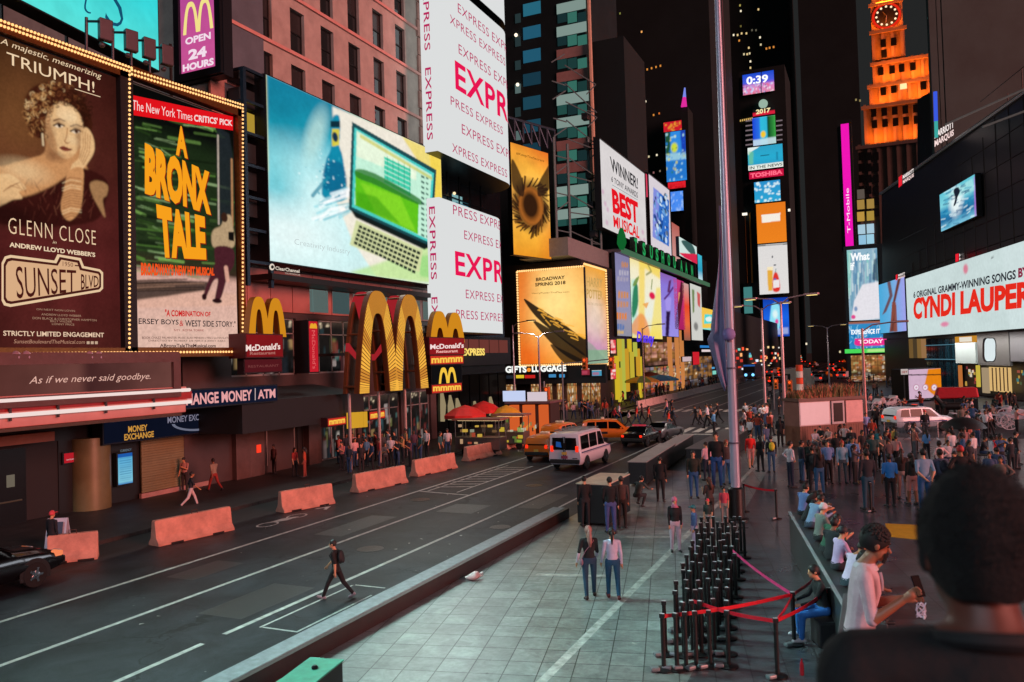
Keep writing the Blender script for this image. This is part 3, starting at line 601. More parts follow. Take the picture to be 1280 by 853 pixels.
for tx, xl, yb, xr, cp in (('ON NEXT NON LOVIN', 44, 388, 92, 2.4), ('ANDREW LLOYD WEBBER', 50, 394.5, 100, 2.6), ('DON BLACK & CHRISTOPHER HAMPTON', 39, 399.2, 119, 2.8), ('BILLY WILDER', 61, 402.8, 88, 2.4), ('LONNY PRICE', 63, 406.6, 91, 2.6)):
 B.text(tx, xl, yb, xr, cp, '#c89f83', .7)
B.text('STRICTLY LIMITED ENGAGEMENT', 2, 420, 128, 6.4, '#eccbad', .95, .02); B.text('SunsetBoulevardTheMusical.com', 15, 429.5, 104, 5, '#c9957a', .8, 0, .2)
for x in (108, 113, 118): B.poly([(x-1.8+1.8*0, 427), (x+1.8, 427), (x+1.8, 430.5), (x-1.8, 430.5)], '#d8b79c', .8)
B.done()
fr = MB(); X = -26.94
L0, L1, L2, L3 = onX(-14, 30, X), onX(157, 92, X), onX(157, 441, X), onX(-14, 443, X)
fr.obox((L0+L1)/2, (L1-L0)/2*[0, 1, 0], (0, 0, .22), (.2, 0, 0)); fr.build('frame_top', GOLD, B.t)
fr = MB(); fr.obox((L1+L2)/2, (0, .3, 0), (0, 0, (L1[2]-L2[2])/2), (.2, 0, 0)); fr.build('frame_post', M('#1d1210', .5, .3), B.t)
fr = MB(); fr.obox((L2+L3)/2, (L2-L3)/2*[0, 1, 0], (0, 0, .2), (.2, 0, 0)); fr.build('frame_bottom', GOLD, B.t)
q = .22
bulbs(B.t, along(L0+[q, 0, 0], L1+[q, 0, .05], 42) + along(L1+[q, 0, -.1], L2+[q, 0, .2], 62) + along(L2+[q, 0, 0], L3+[q, 0, 0], 40) + along(L0+[q, 0, .17], L1+[q, .1, .22], 42), .052)
# --- the running man poster
B = Board('musical_poster', 'green and orange musical poster with a running man, framed in bulbs', 'poster', (164, 104), (294, 150), (294, 438), (164, 438), X=-27, thick=1.6, edge='#120d0b')
c = Paint(B, 130, 260, '#0d100e'); c.vgrad([(0, '#080908'), (.12, '#0b0d0b'), (.2, '#1c2a16'), (.62, '#25331c'), (.68, '#3a2a20'), (.71, '#d8a99a'), (1, '#e6bfae')])
for k in range(130):
 y = rnd.uniform(150, 345); x = 164+abs(rnd.gauss(0, 45)); c.l([(x, y), (x+rnd.uniform(8, 40), y+rnd.uniform(2, 10)*(1-(y-150)/230)+2)], rnd.uniform(.5, 1.8), rnd.choice(['#5d8a3a', '#7fae55', '#33521f', '#111a0d', '#a9c98c', '#0c130a', '#48652f']), rnd.uniform(.3, .75))
c.p([(164, 372), (210, 366), (250, 361), (296, 368), (296, 382), (164, 385)], '#e0b09c', 1, False, 2); c.p([(164, 352), (220, 350), (260, 352), (262, 362), (210, 370), (164, 376)], '#2a201c', .9, False, 3)
for k in range(14): y = rnd.uniform(350, 366); c.l([(164, y), (rnd.uniform(190, 260), y-2)], .8, rnd.choice(['#8d6a58', '#1a1310', '#5a4338']), .7)
c.p([(270, 158), (286, 168), (291, 200), (290, 285), (272, 280)], '#20262a', .9, False, 2); c.l([(272, 170), (273, 280)], 1.0, '#c9b8a8', .8); c.l([(289, 200), (290, 282)], 1.2, '#c08a5c', .8)
c.p([(276, 282), (280, 270), (288, 270), (290, 280), (292, 308), (268, 310), (264, 296), (267, 287)], '#b89c78', 1, True, 2); c.d(280, 272, 4, 6, '#3a2218', 1)
c.p([(285, 290), (292, 290), (292, 302), (285, 300)], '#14100f', 1)
c.p([(269, 309), (290, 311), (292, 330), (284, 345), (276, 372), (268, 376), (272, 350), (266, 352), (258, 370), (253, 372), (262, 345), (268, 330)], '#4a2028', 1, True, 1); c.d(255, 371, 3, 4, '#2a1014'); c.d(271, 376, 6, 3, '#2a1014'); c.l([(282, 335), (284, 350)], 2.4, '#e3a994', .9)
for k in range(2): c.a = .5*c.a+.5*np.stack([blur(c.a[..., j]) for j in range(3)], -1)
c.noise(.14, 3); c.put(.95)
c2 = [(164.5, 119), (291, 146), (291, 163.5), (164.5, 144)]
B.poly(c2, '#e0131b', 1); textq(B, 'The New York Times', (165, 125), (240, 141.5), (240, 151.5), (165, 137.5), '#f6d9d6', 1, .0); textq(B, "CRITICS' PICK", (242, 143), (290, 150.5), (290, 158), (242, 152), '#f6d9d6', 1, .03)
for dx, col in ((1.3, '#8c1410'), (0, '#f7a01c')):
 textq(B, 'A', (221+dx, 157+dx), (230+dx, 159+dx), (234+dx, 199+dx), (219+dx, 194+dx), col, 1, .05)
 textq(B, 'BRONX', (180+dx, 178+dx), (261+dx, 215+dx), (263+dx, 270+dx), (180+dx, 243+dx), col, 1, .06)
 textq(B, 'TALE', (194+dx, 255+dx), (255+dx, 271+dx), (257+dx, 325+dx), (199+dx, 322+dx), col, 1, .06)
textq(B, "BROADWAY'S NEW HIT MUSICAL", (175, 328), (267, 335), (267, 345), (175, 345), '#f0521c', 1, .05)
textq(B, '"A COMBINATION OF', (205, 387), (262, 390), (262, 396), (205, 396), '#d01c1c', .95, .03); textq(B, 'JERSEY BOYS', (168, 398), (222, 400), (222, 408), (168, 407.5), '#1d1a22', 1, .01); textq(B, '&', (223, 401), (228, 401), (228, 408), (223, 408), '#c01c1c'); textq(B, 'WEST SIDE STORY."', (230, 400), (293, 402), (293, 409), (230, 408.5), '#1d1a22', 1, .01)
textq(B, 'NY1  ROMA TORRE', (216, 411.5), (253, 412), (253, 414.5), (216, 414.5), '#a03030', .8)
for k, (a, b) in enumerate(((176, 286), (184, 280))): textq(B, 'BOOK CHAZZ PALMINTERI MUSIC ALAN MENKEN LYRICS GLENN SLATER' if not k else 'DIRECTED BY ROBERT DE NIRO & JERRY ZAKS', (a, 421+k*4), (b, 421.6+k*4), (b, 424+k*4), (a, 424+k*4), '#6a3a34', .7)
textq(B, 'ABronxTaleTheMusical.com', (198, 430), (268, 430.4), (268, 434.5), (198, 434.5), '#3a1f22', .9, .02)
B.done()
M0, M1, M2, M3 = onX(160, 94, X), onX(299, 138, X), onX(299, 440, X), onX(160, 441, X)
fr = MB(); fr.obox((M0+M1)/2, (M1-M0)/2*[0, 1, 0], (0, 0, .22), (.2, 0, 0)); fr.build('frame_top', GOLD, B.t)
fr = MB(); fr.obox((M1+M2)/2, (0, .12, 0), (0, 0, (M1[2]-M2[2])/2), (.2, 0, 0)); fr.build('frame_post', GOLD, B.t)
fr = MB(); fr.obox((M2+M3)/2, (M2-M3)/2*[0, 1, 0], (0, 0, .2), (.2, 0, 0)); fr.build('frame_bottom', GOLD, B.t)
bulbs(B.t, along(M0+[q, 0, 0], M1+[q, 0, .05], 40) + along(M1+[q, 0, -.1], M2+[q, 0, .2], 60) + along(M2+[q, 0, 0], M3+[q, 0, 0], 36) + along(M0+[q, 0, .17], M1+[q, 0, .22], 40), .052)
# --- floodlights on poles above the posters
for i, (x, yt, yb) in enumerate(((108, 22, 74), (141, 36, 82), (164, 46, 92), (187, 55, 98))):
 a, b = onX(x, yt, -26.9), onX(x, yb, -26.9)
 t = thing('floodlight', ['leftmost floodlight on a thin pole above the framed posters', 'second floodlight from the left on a pole above the posters', 'third floodlight from the left on a pole above the posters', 'rightmost floodlight on a pole above the framed posters'][i], 'floodlight', tuple(b), 0, 'floodlights above the posters')
 MB().tube([b, a], .06, 8).build('pole', M('#2a2c33', .4, .6), t)
 MB().tube([a+[0, 0, -.15], a+[.5, .15, -.2]], .05, 6).build('bracket', M('#2a2c33', .4, .6), t)
 h = MB(); h.obox(a+[.5, .42, -.45], (.06, .25, 0), (0, 0, .42), (.14, -.05, 0)); h.build('lamp_head', M('#4a3f46', .4, .3), t, bevel=.04)
 MB().ell(a+[.45, .3, -1.05], .12, .12, .1).build('ballast', M('#3a3238', .5), t, True)
# --- marquee under the posters
XM = -25.2
B = Board('marquee', 'pink marquee reading as if we never said goodbye, with white neon tubes', 'marquee', (-20, 457), (214, 453), (214, 485), (-20, 499), X=XM, thick=3.2, edge='#6a4540', rim=.35)
c = Paint(B, 60, 16, '#5a2f2c'); c.vgrad([(0, '#5c332e'), (.45, '#6d423c'), (.5, '#4c2a29'), (1, '#70453f')], axis='x'); c.noise(.15, 12); c.put(.85, False)
B.text('As if we never said goodbye.', 36, 483, 188, 12, '#e8b6a6', 1, -.005, .35); B.done()
q0, q1 = onX(-30, 500, XM), onX(232, 487, XM); H = MB()
y0, y1 = q0[1], q1[1]; zt = q1[2]+.12
for k, (dz, hh, dx) in enumerate(((.0, .2, .06), (-.5, .15, .1), (-.69, .34, .0))): H.box(XM-2.4, XM+dx, y0, y1, zt+dz-hh, zt+dz)
H.build('fascia_band', M('#c98a83', .4, .1, .15, 1), B.t, bevel=.03)
MB().box(XM-2.4, XM+.02, y0, y1+.3, zt-.5, zt-.2).build('red_stripe', M('#9c2020', .4, .1), B.t)
for dz, xe in ((-.14, .12), (-.62, .16)): MB().tube([(XM+xe, y0, zt+dz), (XM+xe, y1+.1, zt+dz)], .07, 8).build('neon_tube', E('#f3dcd6', 1.0), B.t)
MB().box(XM-3.4, XM+.3, y0, y1-.5, zt-1.13, zt-1.04).build('soffit', M('#4b3626', .5, 0, .3), B.t)
for x in (20, 33, 112, 123):
 a = onX(x, 447, XM); MB().ell(a, .16, .16, .22).build('spot_lamp', M('#b98d9a', .3, .4), B.t, True)
sp = MB()
for k in range(4): a = onX(10+k*60, 500, XM); sp.tube([(XM+.1, a[1], zt-.05), (XM+.1, a[1], zt-.8)], .05, 6)
sp.build('tube_bracket', M('#3a2a2a', .5), B.t)

# --- restaurant pylon sign, top
YP = onX(271, 90, -28.2)[1]
B = Board('restaurant_sign', 'pink lit sign with yellow arches above open 24 hours', 'sign', (226, -22), (270, -33), (271, 82), (226, 97), Y=YP, thick=.6, edge='#10141a', rim=.35)
c = Paint(B, 20, 50, '#c64f95'); c.vgrad([(0, '#b5489a'), (.5, '#c9549a'), (1, '#d2579a')]); c.put(.9)
def arch_curve(c0, ro, ri, zb, h, th, n):
 q = []
 for k in range(n+1):
  u = math.sin(math.pi/2*(2*k/n-1)); g = 1-abs(u)**3.0; q.append(((c0+ro*u, zb+h*g), (c0+ri*u, zb+max(0, h-th*1.15)*g)))
 return q
def arch_strip(mb, place, cx, w, zb, h, th, d0, d1, mi=0, ms=0, n=24):
 """solid double-arch letter: bands between outer and inner curve, extruded from depth d0 to d1"""
 for s in (-1, 1):
  pts = arch_curve(cx+s*w/4, w/4+th*.25, w/4-th*.6, zb, h, th, n)
  for k in range(n):
   (o0, i0), (o1, i1) = pts[k], pts[k+1]
   A = [place(*p, d1) for p in (o0, o1, i1, i0)]; Z = [place(*p, d0) for p in (o0, o1, i1, i0)]
   mb.add(A+Z, [(0, 1, 2, 3), (7, 6, 5, 4)], mi); mb.add(A+Z, [(0, 4, 5, 1), (2, 6, 7, 3)], ms)
  for k in (0, n):
   o0, i0 = pts[k]; mb.add([place(*o0, d0), place(*o0, d1), place(*i0, d1), place(*i0, d0)], [(0, 1, 2, 3)], ms)
a0, b0 = B.loc(231, 46); a1, b1 = B.loc(266, 34); _, b2 = B.loc(248, -1)
mb = MB(); arch_strip(mb, lambda a, b, d: B.at(a, b, d), (a0+a1)/2, a1-a0, (b0+b1)/2, b2-b1, .2, .02, .06)
mb.build('arches', [E('#f2e08a', 1.0)], B.t)
B.text('OPEN', 232, 57, 264, 9, '#f3dcea', 1, .04); B.text('24', 236, 76, 259, 13, '#f3dcea', 1, .05); B.text('HOURS', 229, 90.5, 268, 9, '#f3dcea', 1, .05); B.done()
t = thing('sign_tower', 'grey blue steel tower block carrying the pink open sign', 'sign tower', tuple(onX(240, 120, -30)))
MB().box(-36, -28.95, YP+.75, YP+4.2, 11, 44).build('cladding', M('#66727c', .4, .2, .3, .6), t)
ri = MB()
for k in range(18): ri.box(-36, -28.9, YP+.68, YP+.74, 12+k*1.8, 12.12+k*1.8)
ri.build('joint', M('#232a31', .5, .4), t)

# --- the big screen with the laptop
B = Board('laptop_screen', 'large slanted screen showing a laptop with green field and blue bottle', 'screen', (335, 100), (553, 190), (553, 355), (335, 330), X=-27.4, thick=1.4, edge='#0c1116')
c = Paint(B, 200, 160, '#a9e6ea')
c.vgrad([(0, '#177f9c'), (.25, '#1fa3b8'), (.5, '#6fd6de'), (.7, '#bfeaec'), (1, '#d2efee')]); c.noise(.1, 24)
c.d(400, 250, 60, 50, '#d5f2f2', .8, 1.4); c.d(350, 130, 40, 40, '#0f6f8c', .6, 1.4); c.d(345, 235, 26, 40, '#3fb9c8', .7, 1.5); c.d(395, 170, 10, 34, '#c9e9df', .6, 1.0, .3); c.d(360, 290, 50, 30, '#e6f4f2', .8, 1.4)
c.p([(416, 134), (553, 190), (553, 355), (470, 345), (440, 300), (416, 240)], '#efe6d6', .95, False, 3)
c.p([(500, 168), (553, 190), (553, 355), (540, 353), (540, 230)], '#e9d35e', .85, False, 6); c.p([(535, 182), (553, 190), (553, 290), (545, 280)], '#f0cf3a', .7, False, 4)
c.p([(470, 330), (553, 300), (553, 355), (430, 342)], '#b8e08c', .8, False, 8); c.p([(520, 320), (553, 318), (553, 350), (525, 345)], '#7fd070', .6, False, 6)
c.p([(415, 150), (424, 146), (425, 170), (424, 182), (429, 200), (433, 240), (426, 252), (404, 246), (404, 225), (408, 200), (414, 184)], '#1287a6', 1, True, 1); c.p([(415, 162), (424, 162), (424, 182), (415, 184)], '#d8c83a', .95); c.d(419, 172, 3.5, 6, '#143048'); c.p([(413, 152), (425, 152), (425, 160), (413, 160)], '#0f2d3a', 1)
c.p([(408, 205), (428, 206), (432, 236), (405, 236)], '#0e5f86', .8, True, 2); c.l([(391, 245), (405, 228), (410, 222)], 2, '#1c86a0', .8)
for k in range(50): x, y = rnd.gauss(410, 16), rnd.gauss(220, 16); c.d(x, y, rnd.uniform(.5, 1.6), rnd.uniform(.5, 1.6), rnd.choice(['#e8fafa', '#2f9fb8', '#bfeaf0']), .8)
for k in range(26): x, y = rnd.uniform(390, 436), rnd.uniform(240, 276); c.l([(x, y), (x+rnd.uniform(10, 40), y-rnd.uniform(2, 12))], rnd.uniform(.6, 2), rnd.choice(['#ffffff', '#7fcfdc', '#43b2c4']), .55)
# the laptop
c.p([(440, 153), (545, 213), (539, 309), (436, 262)], '#1d4a50', 1); c.p([(443, 160), (542, 217), (536, 303), (440, 259)], '#49c7c0', 1); c.p([(446, 164), (539, 219), (534, 299), (443, 256)], '#bfead2', 1)
c.p([(446, 166), (520, 210), (520, 226), (446, 196)], '#e7f2d8', .9, False, 2); c.p([(450, 168), (540, 222), (540, 226), (450, 173)], '#c9c23a', .7, False, 1); c.p([(480, 196), (513, 212), (513, 246), (480, 228)], '#3fc8a4', 1);
for k in range(5): c.l([(480, 200+k*6), (513, 216+k*6)], .5, '#d8f6e8', .8); c.l([(484+k*7, 196+k*3), (484+k*7, 230+k*3.6)], .4, '#1f8a70', .7)
c.p([(444, 214), (470, 224), (523, 254), (522, 293), (444, 257)], '#5fbf1c', 1); c.p([(446, 212), (470, 218), (523, 248), (523, 256), (470, 232), (446, 222)], '#2c7a2a', .9, True, 1); c.p([(450, 228), (500, 246), (520, 290), (470, 268)], '#86d42a', .8, False, 5); c.p([(446, 240), (470, 246), (500, 280), (446, 258)], '#3f9c14', .7, False, 5)
for k in range(12):
 y = 219+k*6.6; c.p([(526, y), (530, y+2.2), (530, y+5), (526, y+2.8)], '#2a5048', .9); c.p([(532, y+2), (535, y+4), (535, y+6.4), (532, y+4.6)], '#2a5048', .8)
c.p([(438, 262), (539, 308), (530, 312), (444, 272)], '#141c1c', 1, False, 1)
c.p([(445, 275), (528, 312), (524, 340), (437, 306)], '#cfd6a0', 1, False, 1)
for r_ in range(5):
 for k in range(15):
  x = 449+k*5.15-r_*1.5; y = 281+k*2.3+r_*5.0+k*.06*r_; c.p([(x, y), (x+4, y+1.9), (x+3.4, y+5.4), (x-.8, y+3.6)], '#10201e', 1)
for k in range(2): c.a = .5*c.a+.5*np.stack([blur(c.a[..., j]) for j in range(3)], -1)
c.noise(.05, 3); c.put(1.06)
B.text('Creativity Industry', 368, 308, 437, 9.5, '#b9c6c6', 1, -.012, .05)
B.poly([(533, 192), (535, 188), (537, 194), (536, 194), (535, 191), (534, 193)], '#8a7a3a', .9); B.done()
tw = MB(); Xs = -27.6                                      # steel side structure of the screen and its service walk
ya, yb_ = onX(304, 110, Xs)[1], onX(333, 100, Xs)[1]; za, zb = onX(333, 330, Xs)[2], onX(333, 98, Xs)[2]
for y in (ya, yb_): tw.box(Xs-.1, Xs+.1, y-.1, y+.1, za-1.2, zb)
for k in range(7): z = za+(zb-za)*k/6; tw.box(Xs-.08, Xs+.08, ya, yb_, z-.07, z+.07); tw.box(Xs-1.6, Xs, ya-.05, ya+.05, z-.06, z+.06)
tw.build('side_truss', M('#274050', .4, .6, .2), B.t)
bx = MB(); rr2 = random.Random(5)
for k in range(7): z = za+1+(zb-za)*k/7; bx.box(Xs-1.2, Xs-.5, ya+.25, yb_-.2, z, z+rr2.uniform(.5, 1.0))
bx.build('service_box', M('#2c3436', .5, .4), B.t)
MB().box(Xs-1.1, Xs-.48, ya+.4, yb_-.4, za+8.5-2, za+9.6-2).build('lit_box', E('#c9a53c', .7), B.t)
q0, q1 = onX(333, 336, Xs), onX(560, 366, Xs)
MB().box(Xs-1.4, Xs+.35, q0[1], q1[1], q0[2]-.55, q0[2]-.25).build('catwalk', M('#1a1c1d', .5, .4), B.t)
for k in range(8):
 y = q0[1]+5+k*2.1; MB().box(Xs-1.5, Xs-1.3, y, y+1.7, q0[2]-1.9, q0[2]-.6).build('clerestory_pane', E(['#7a9490', '#5d7a7c', '#8fa9a4'][k % 3], .55), B.t)
B2 = Board('media_owner_sign', 'small pale lettered plate with round emblem under the laptop screen', 'sign', (336, 331), (375, 336), (375, 343), (336, 339), X=-27.0, thick=.08, back=False)
B2.text('ClearChannel', 344, 337.5, 374, 4.5, '#e9d9c8', .95, .02); B2.text('OUTDOOR', 356, 342.6, 375, 1.8, '#e9d9c8', .8)
ex, ey = 339.5, 334
B2.poly([(ex+3.4*math.cos(a), ey+4.2*math.sin(a)) for a in np.linspace(0, 6.28, 18)], '#e9d9c8', .95); B2.poly([(ex+.5+1.9*math.cos(a), ey+2.2*math.sin(a)) for a in np.linspace(0, 6.28, 14)], '#2a2522', .9); B2.done()

# ================================================================== the wrap-round white fashion screens
XE = -26.4
def express(name, label, ztop, zbot, y0, rows, R_=3.4, x_r=642, side=True):
 yr = onX(x_r, 230, XE+0)[1]; Lst = yr-y0-R_*.45
 def path(s, off=0.0):
  if s <= Lst: return XE+off, y0+s
  th = min((s-Lst)/R_, 2.2); return XE-R_+(R_+off)*math.cos(th), y0+Lst+(R_+off)*math.sin(th)
 t = thing(name, label, 'screen', (XE, y0+4, zbot))
 mb = MB(); S = [0, Lst] + [Lst+R_*k*.13 for k in range(1, 17)]
 for a, b in zip(S, S[1:]):
  p, q = path(a), path(b); mb.poly([(*p, zbot), (*q, zbot), (*q, ztop), (*p, ztop)])
 WH = EW
 mb.build('screen_face', WH, t, True)
 MB().poly([(XE, y0, zbot), (XE, y0, ztop), (XE-SW, y0, ztop), (XE-SW, y0, zbot)]).build('screen_side', WH, t)
 ca = MB();
 for z in (ztop, zbot):
  ca.poly([(*path(s), z) for s in S] + [(XE-8, y0+Lst+1, z), (XE-8, y0, z)])
 ca.build('casing', M('#1a2226', .4, .4), t)
 for (s0, zz, hh, wd, txt, big) in rows:
  v, fs, dim = glyphs(txt, .022 if big else -.004, 0, 1.08); tx = MB()
  tx.add([(*path(s0+p[0]*wd, .03), zz+p[1]*hh) for p in v], fs); tx.build('lettering', E('#e21450', 1.05) if big else E('#b8235c', 1.0), t)
 # upright words on the narrow side
 z = ztop-.6
 words = 'EXPRESS'
 while z > zbot+1.0:
  hgt = min(5.0, z-zbot-.3); v, fs, dim = glyphs(words if hgt >= 4.9 else 'EX', .012, 0, 1.08)
  wd = 5.0 if hgt >= 4.9 else 1.3
  st = MB().add([(XE-SW*.72+p[1]*SW*.42, y0-.03, z-p[0]*wd) for p in v], fs); z -= 6.2; st.build('side_lettering', E('#b8235c', 1.0), t)
 return t, path, Lst
EW = E('#dcdede', 1.0, True)
yE = onX(546, 150, XE)[1]
sx = lambda x, y: onX(x, y, XE)[1]-yE
zz = lambda x, y: onX(x, y, XE)[2]
def row(x, yt, yb, txts, x1=None, big=False):
 s = sx(x, yb); z = zz(x, yb); h = (zz(x, yt)-z); out = []
 for tx in txts:
  w1 = (sx(x1, yb)-s) if x1 else None; full = WD*h/.74
  wd = w1 if big else full*{'EXPRESS': 1, 'XPRESS': .86, 'PRESS': .73}[tx]
  out.append((s, z, h, wd, tx, big)); s += wd+h*.85
 return out
WD = sx(613, 40)-sx(572, 15); SW = XE-onY(527, 100, yE)[0]; UP = []; LO = []
for r_ in (row(572, 4, 15.5, ['EXPRESS', 'EXPRESS']), row(562, 18, 29, ['XPRESS', 'EXPRESS']), row(573, 55, 67, ['EXPRESS', 'EXPRESS']), row(569, 76, 111, ['EXPRE'], 646, True), row(563, 120, 131, ['PRESS', 'EXPRESS']), row(577, 155, 167, ['EXPRESS', 'EXPRESS']), row(565, 179, 190, ['XPRESS', 'EXPRESS'])): UP += r_
zg = zz(600, 12)
zlo = zz(600, 213)
express('wraparound_screen', 'white wraparound screen of pink express words above the glass gap', zg, zlo, yE, UP)
express('upper_wraparound_screen', 'topmost white wraparound screen of pink words, cut by the photo edge', zg+9, zg+.75, yE, [(4.0, zg+1.6, 1.1, 5.4, 'EXPRESS', False), (2.4, zg+3.3, 1.1, 5.4, 'EXPRESS', False), (9.2, zg+3.3, 1.1, 5.4, 'EXPRESS', False)], side=False)
for r_ in (row(566, 256, 268, ['PRESS', 'EXPRESS']), row(580, 288, 299, ['EXPRESS', 'EXPRESS']), row(569, 314, 344, ['EXPR'], 631, True), row(582, 362, 373, ['EXPRESS', 'EXPRESS']), row(570, 387, 398, ['PRESS', 'EXPRESS'])): LO += r_
express('lower_wraparound_screen', 'lower white wraparound screen of pink words beside the small arches', zz(553, 248), zz(553, 414), yE, LO, x_r=628)
t = thing('corner_store_building', 'dark glass corner store building behind the white wraparound screens', 'building', (-30, 58, 0))
MB().box(-46, -29.8, 51.05, 65, .1, 48).build('wall', M('#191d20', .25, .5, .2, .6), t)
z0_, z1_ = zz(553, 248), zlo
gm = MB()
for k in range(7): y = yE+k*1.9; gm.box(-28.9, -28.8, y, y+.08, z0_, z1_)
gm.box(-28.9, -28.75, yE, yE+13, z0_+1.3, z0_+1.4); gm.build('mullion', M('#11181b', .3, .6), t)
rr3 = random.Random(9)
for k in range(10):
 y = yE+.4+rr3.uniform(0, 9.5); z = z0_+rr3.uniform(.2, 2.0); MB().box(-29.3, -29.2, y, y+rr3.uniform(.4, 1.6), z, z+rr3.uniform(.3, 1.4)).build('lit_panel', E(rr3.choice(['#3f8fa8', '#62b4c4', '#2f6f86', '#8fc4c8']), .7), t)
for k in range(2): MB().ell((-28.5, yE+1.0+k*5.2, z0_+1.0+k*.6), .12, .12, .12).build('ceiling_light', E('#ffe2b0', 1.3), t, True)
MB().box(-29.8, -29.2, 51.1, 64.9, 5.3, zz(553, 416)).build('dark_band', M('#15181a', .4, .3), t)
for k in range(6):
 y = 53+k*1.9; MB().box(-29.19, -29.15, y, y+1.7, 6.3, 7.4).build('red_window', E('#8d4a42', .55), t)
for k in range(7):
 y = 52+k*1.8; MB().box(-29.75, -29.5, y, y+1.6, .4, 4.6).build('shop_pane', M('#1c2423', .06, .7, .2), t)
for y, z, h_ in ((52.6, 1.2, 2.4), (53.9, 1.2, 1.9), (55.0, 1.6, 1.2), (58, 1, 1.4), (61, 1, 1.6)): MB().tube([(-29.45, y, z), (-29.45, y+.1, z+h_*.5), (-29.45, y, z+h_)], [.2, .28, .1], 8).build('mannequin', E('#c9b48a', .5), t, True)
B = Board('store_sign', 'yellow lit express lettering over the corner store entrance', 'sign', (581, 433), (607, 431), (607, 445), (581, 447), X=-28.6, thick=.1, back=False)
B.text('EXPRESS', 578, 445, 606, 9.5, '#f2d36a', 1.1, .05); B.done()
# ================================================================== the yellow arches and their signs
YEL, AMB, DYEL = E('#f0b043', 1.05), E('#cf8a34', 1.0), M('#d8941f', .35, 0, .12, 2, coat=.3)
def arch_place(X): return lambda a, b, d: (X+d, a, b)
t = thing('giant_arches', 'giant double arch sign of glowing yellow bulb bands with red sides', 'sign', tuple(onX(490, 492, -25)))
X = -24.0; ya, yb_ = onX(449, 440, X)[1], onX(534, 440, X)[1]; zb, ztp = onX(490, 489, X)[2], onX(490, 366, X)[2]
FA, SI = MB(), MB(); rr_ = random.Random(2); w_, h_ = yb_-ya, ztp-zb
for s in (-1, 1):
 pts = arch_curve((ya+yb_)/2+s*(w_-.4)/4, (w_-.4)/4+.25, (w_-.4)/4-.62, zb, h_, 1.05, 44)
 for k in range(len(pts)-1):
  (o0, i0), (o1, i1) = pts[k], pts[k+1]; zc = (o0[1]+i1[1])/2; band = int((zc-zb)/h_*9)
  q = [(X, *o0), (X, *o1), (X, *i1), (X, *i0)]
  for j in range(2):                            # rows of bulbs: thin alternating strips across the band
   f0, f1 = j/2, (j+.74)/2; L = lambda A, B_, f: tuple(np.array(A)*(1-f)+np.array(B_)*f)
   FA.poly([L(q[0], q[1], f0), L(q[0], q[1], f1), L(q[3], q[2], f1), L(q[3], q[2], f0)], 1 if band % 3 == 1 else 0)
  for d_, th_ in ((.05, .3), (.85, .2)):              # front and back plates with open air between them
   m_ = 1 if d_ > .5 and (band == 7 or (band == 3 and s < 0)) else 0
   for A_, B2_ in ((o0, o1), (i0, i1)): SI.poly([(X-d_, *A_), (X-d_, *B2_), (X-d_-th_, *B2_), (X-d_-th_, *A_)], m_)
   SI.poly([(X-d_, *p) for p in (o0, o1, i1, i0)], m_); SI.poly([(X-d_-th_, *p) for p in (o0, o1, i1, i0)], 0)
  if k % 7 == 3: SI.tube([(X-.3, *o0), (X-1.0, *o0)], .06, 5); SI.tube([(X-.3, *i0), (X-1.0, *i0)], .06, 5)
FA.build('bulb_face', [YEL, AMB], t); SI.build('side_wall', [M('#6a3a1c', .4, .2, .25, 2), E('#b0262e', .75)], t)
for y in (ya+.7, (ya+yb_)/2, yb_-.7): MB().tube([(X-1.2, y, .13), (X-1.2, y, zb)], .09, 8).build('support_post', M('#b59a94', .4, .5), t)
MB().box(X-5, X-1.0, ya+1, ya+1.15, zb+2.0, zb+2.15).build('stay', M('#5a4a48', .5, .4), t)
def small_arches(name, label, px, X, solid=True):
 x0, x1, yt, yb2 = px; t = thing(name, label, 'sign', tuple(onX((x0+x1)/2, yb2, X))); a0, a1 = onX(x0, yb2, X)[1], onX(x1, yb2, X)[1]; z0 = onX((x0+x1)/2, yb2, X)[2]; z1 = onX((x0+x1)/2, yt, X)[2]
 mb = MB(); arch_strip(mb, arch_place(X), (a0+a1)/2, (a1-a0)*.9, z0, z1-z0, (a1-a0)*.2, -.35, 0, 0, 1, 30); mb.build('arches', [E('#d98e1e', .9), M('#8a5a1c', .4)], t); return t
T1 = small_arches('arch_sign', 'yellow double arches above the left red restaurant box', (311, 358, 372, 421), -26.2)
RED = '#8c1a1e'
def redbox(tl, tr, br, bl, X, label, lines, sub=None, col=RED, st=.8):
 B = Board('restaurant_box_sign', label, 'sign', tl, tr, br, bl, X=X, thick=1.0, edge='#4a1014'); B.art(Canvas(8, 6, col), st, False)
 for (tx, a, b, c_, d, cl) in lines: textq(B, tx, a, b, c_, d, cl, 1.05, .03)
 B.done(); return B
redbox((308, 420), (353, 418), (353, 445), (308, 447), -26.0, 'red restaurant lettered box under the left yellow arches', [("McDonald's", (307, 431), (350, 429), (350, 437), (307, 439.5), '#f0d8d0'), ('Restaurant', (312, 440), (344, 439), (344, 443), (312, 444), '#a86860')])
B = Board('dim_sign', 'dim dark red panel below the left restaurant box', 'sign', (306, 450), (352, 449), (352, 464), (306, 466), X=-26.4, thick=.4, edge='#2a1012'); B.art(Canvas(8, 6, '#5a1a20'), .8, False); textq(B, 'RESTAURANT', (310, 457), (348, 455.5), (348, 458.5), (310, 460), '#8a4a48', .8); B.done()
B = Board('blade_sign', 'narrow upright red blade sign between the restaurant windows', 'sign', (386, 402), (397, 402), (397.5, 465), (387, 465), X=-26.0, thick=.9, edge='#1c1214'); cv = Canvas(4, 20, '#c8202e'); B.art(cv, .9, False)
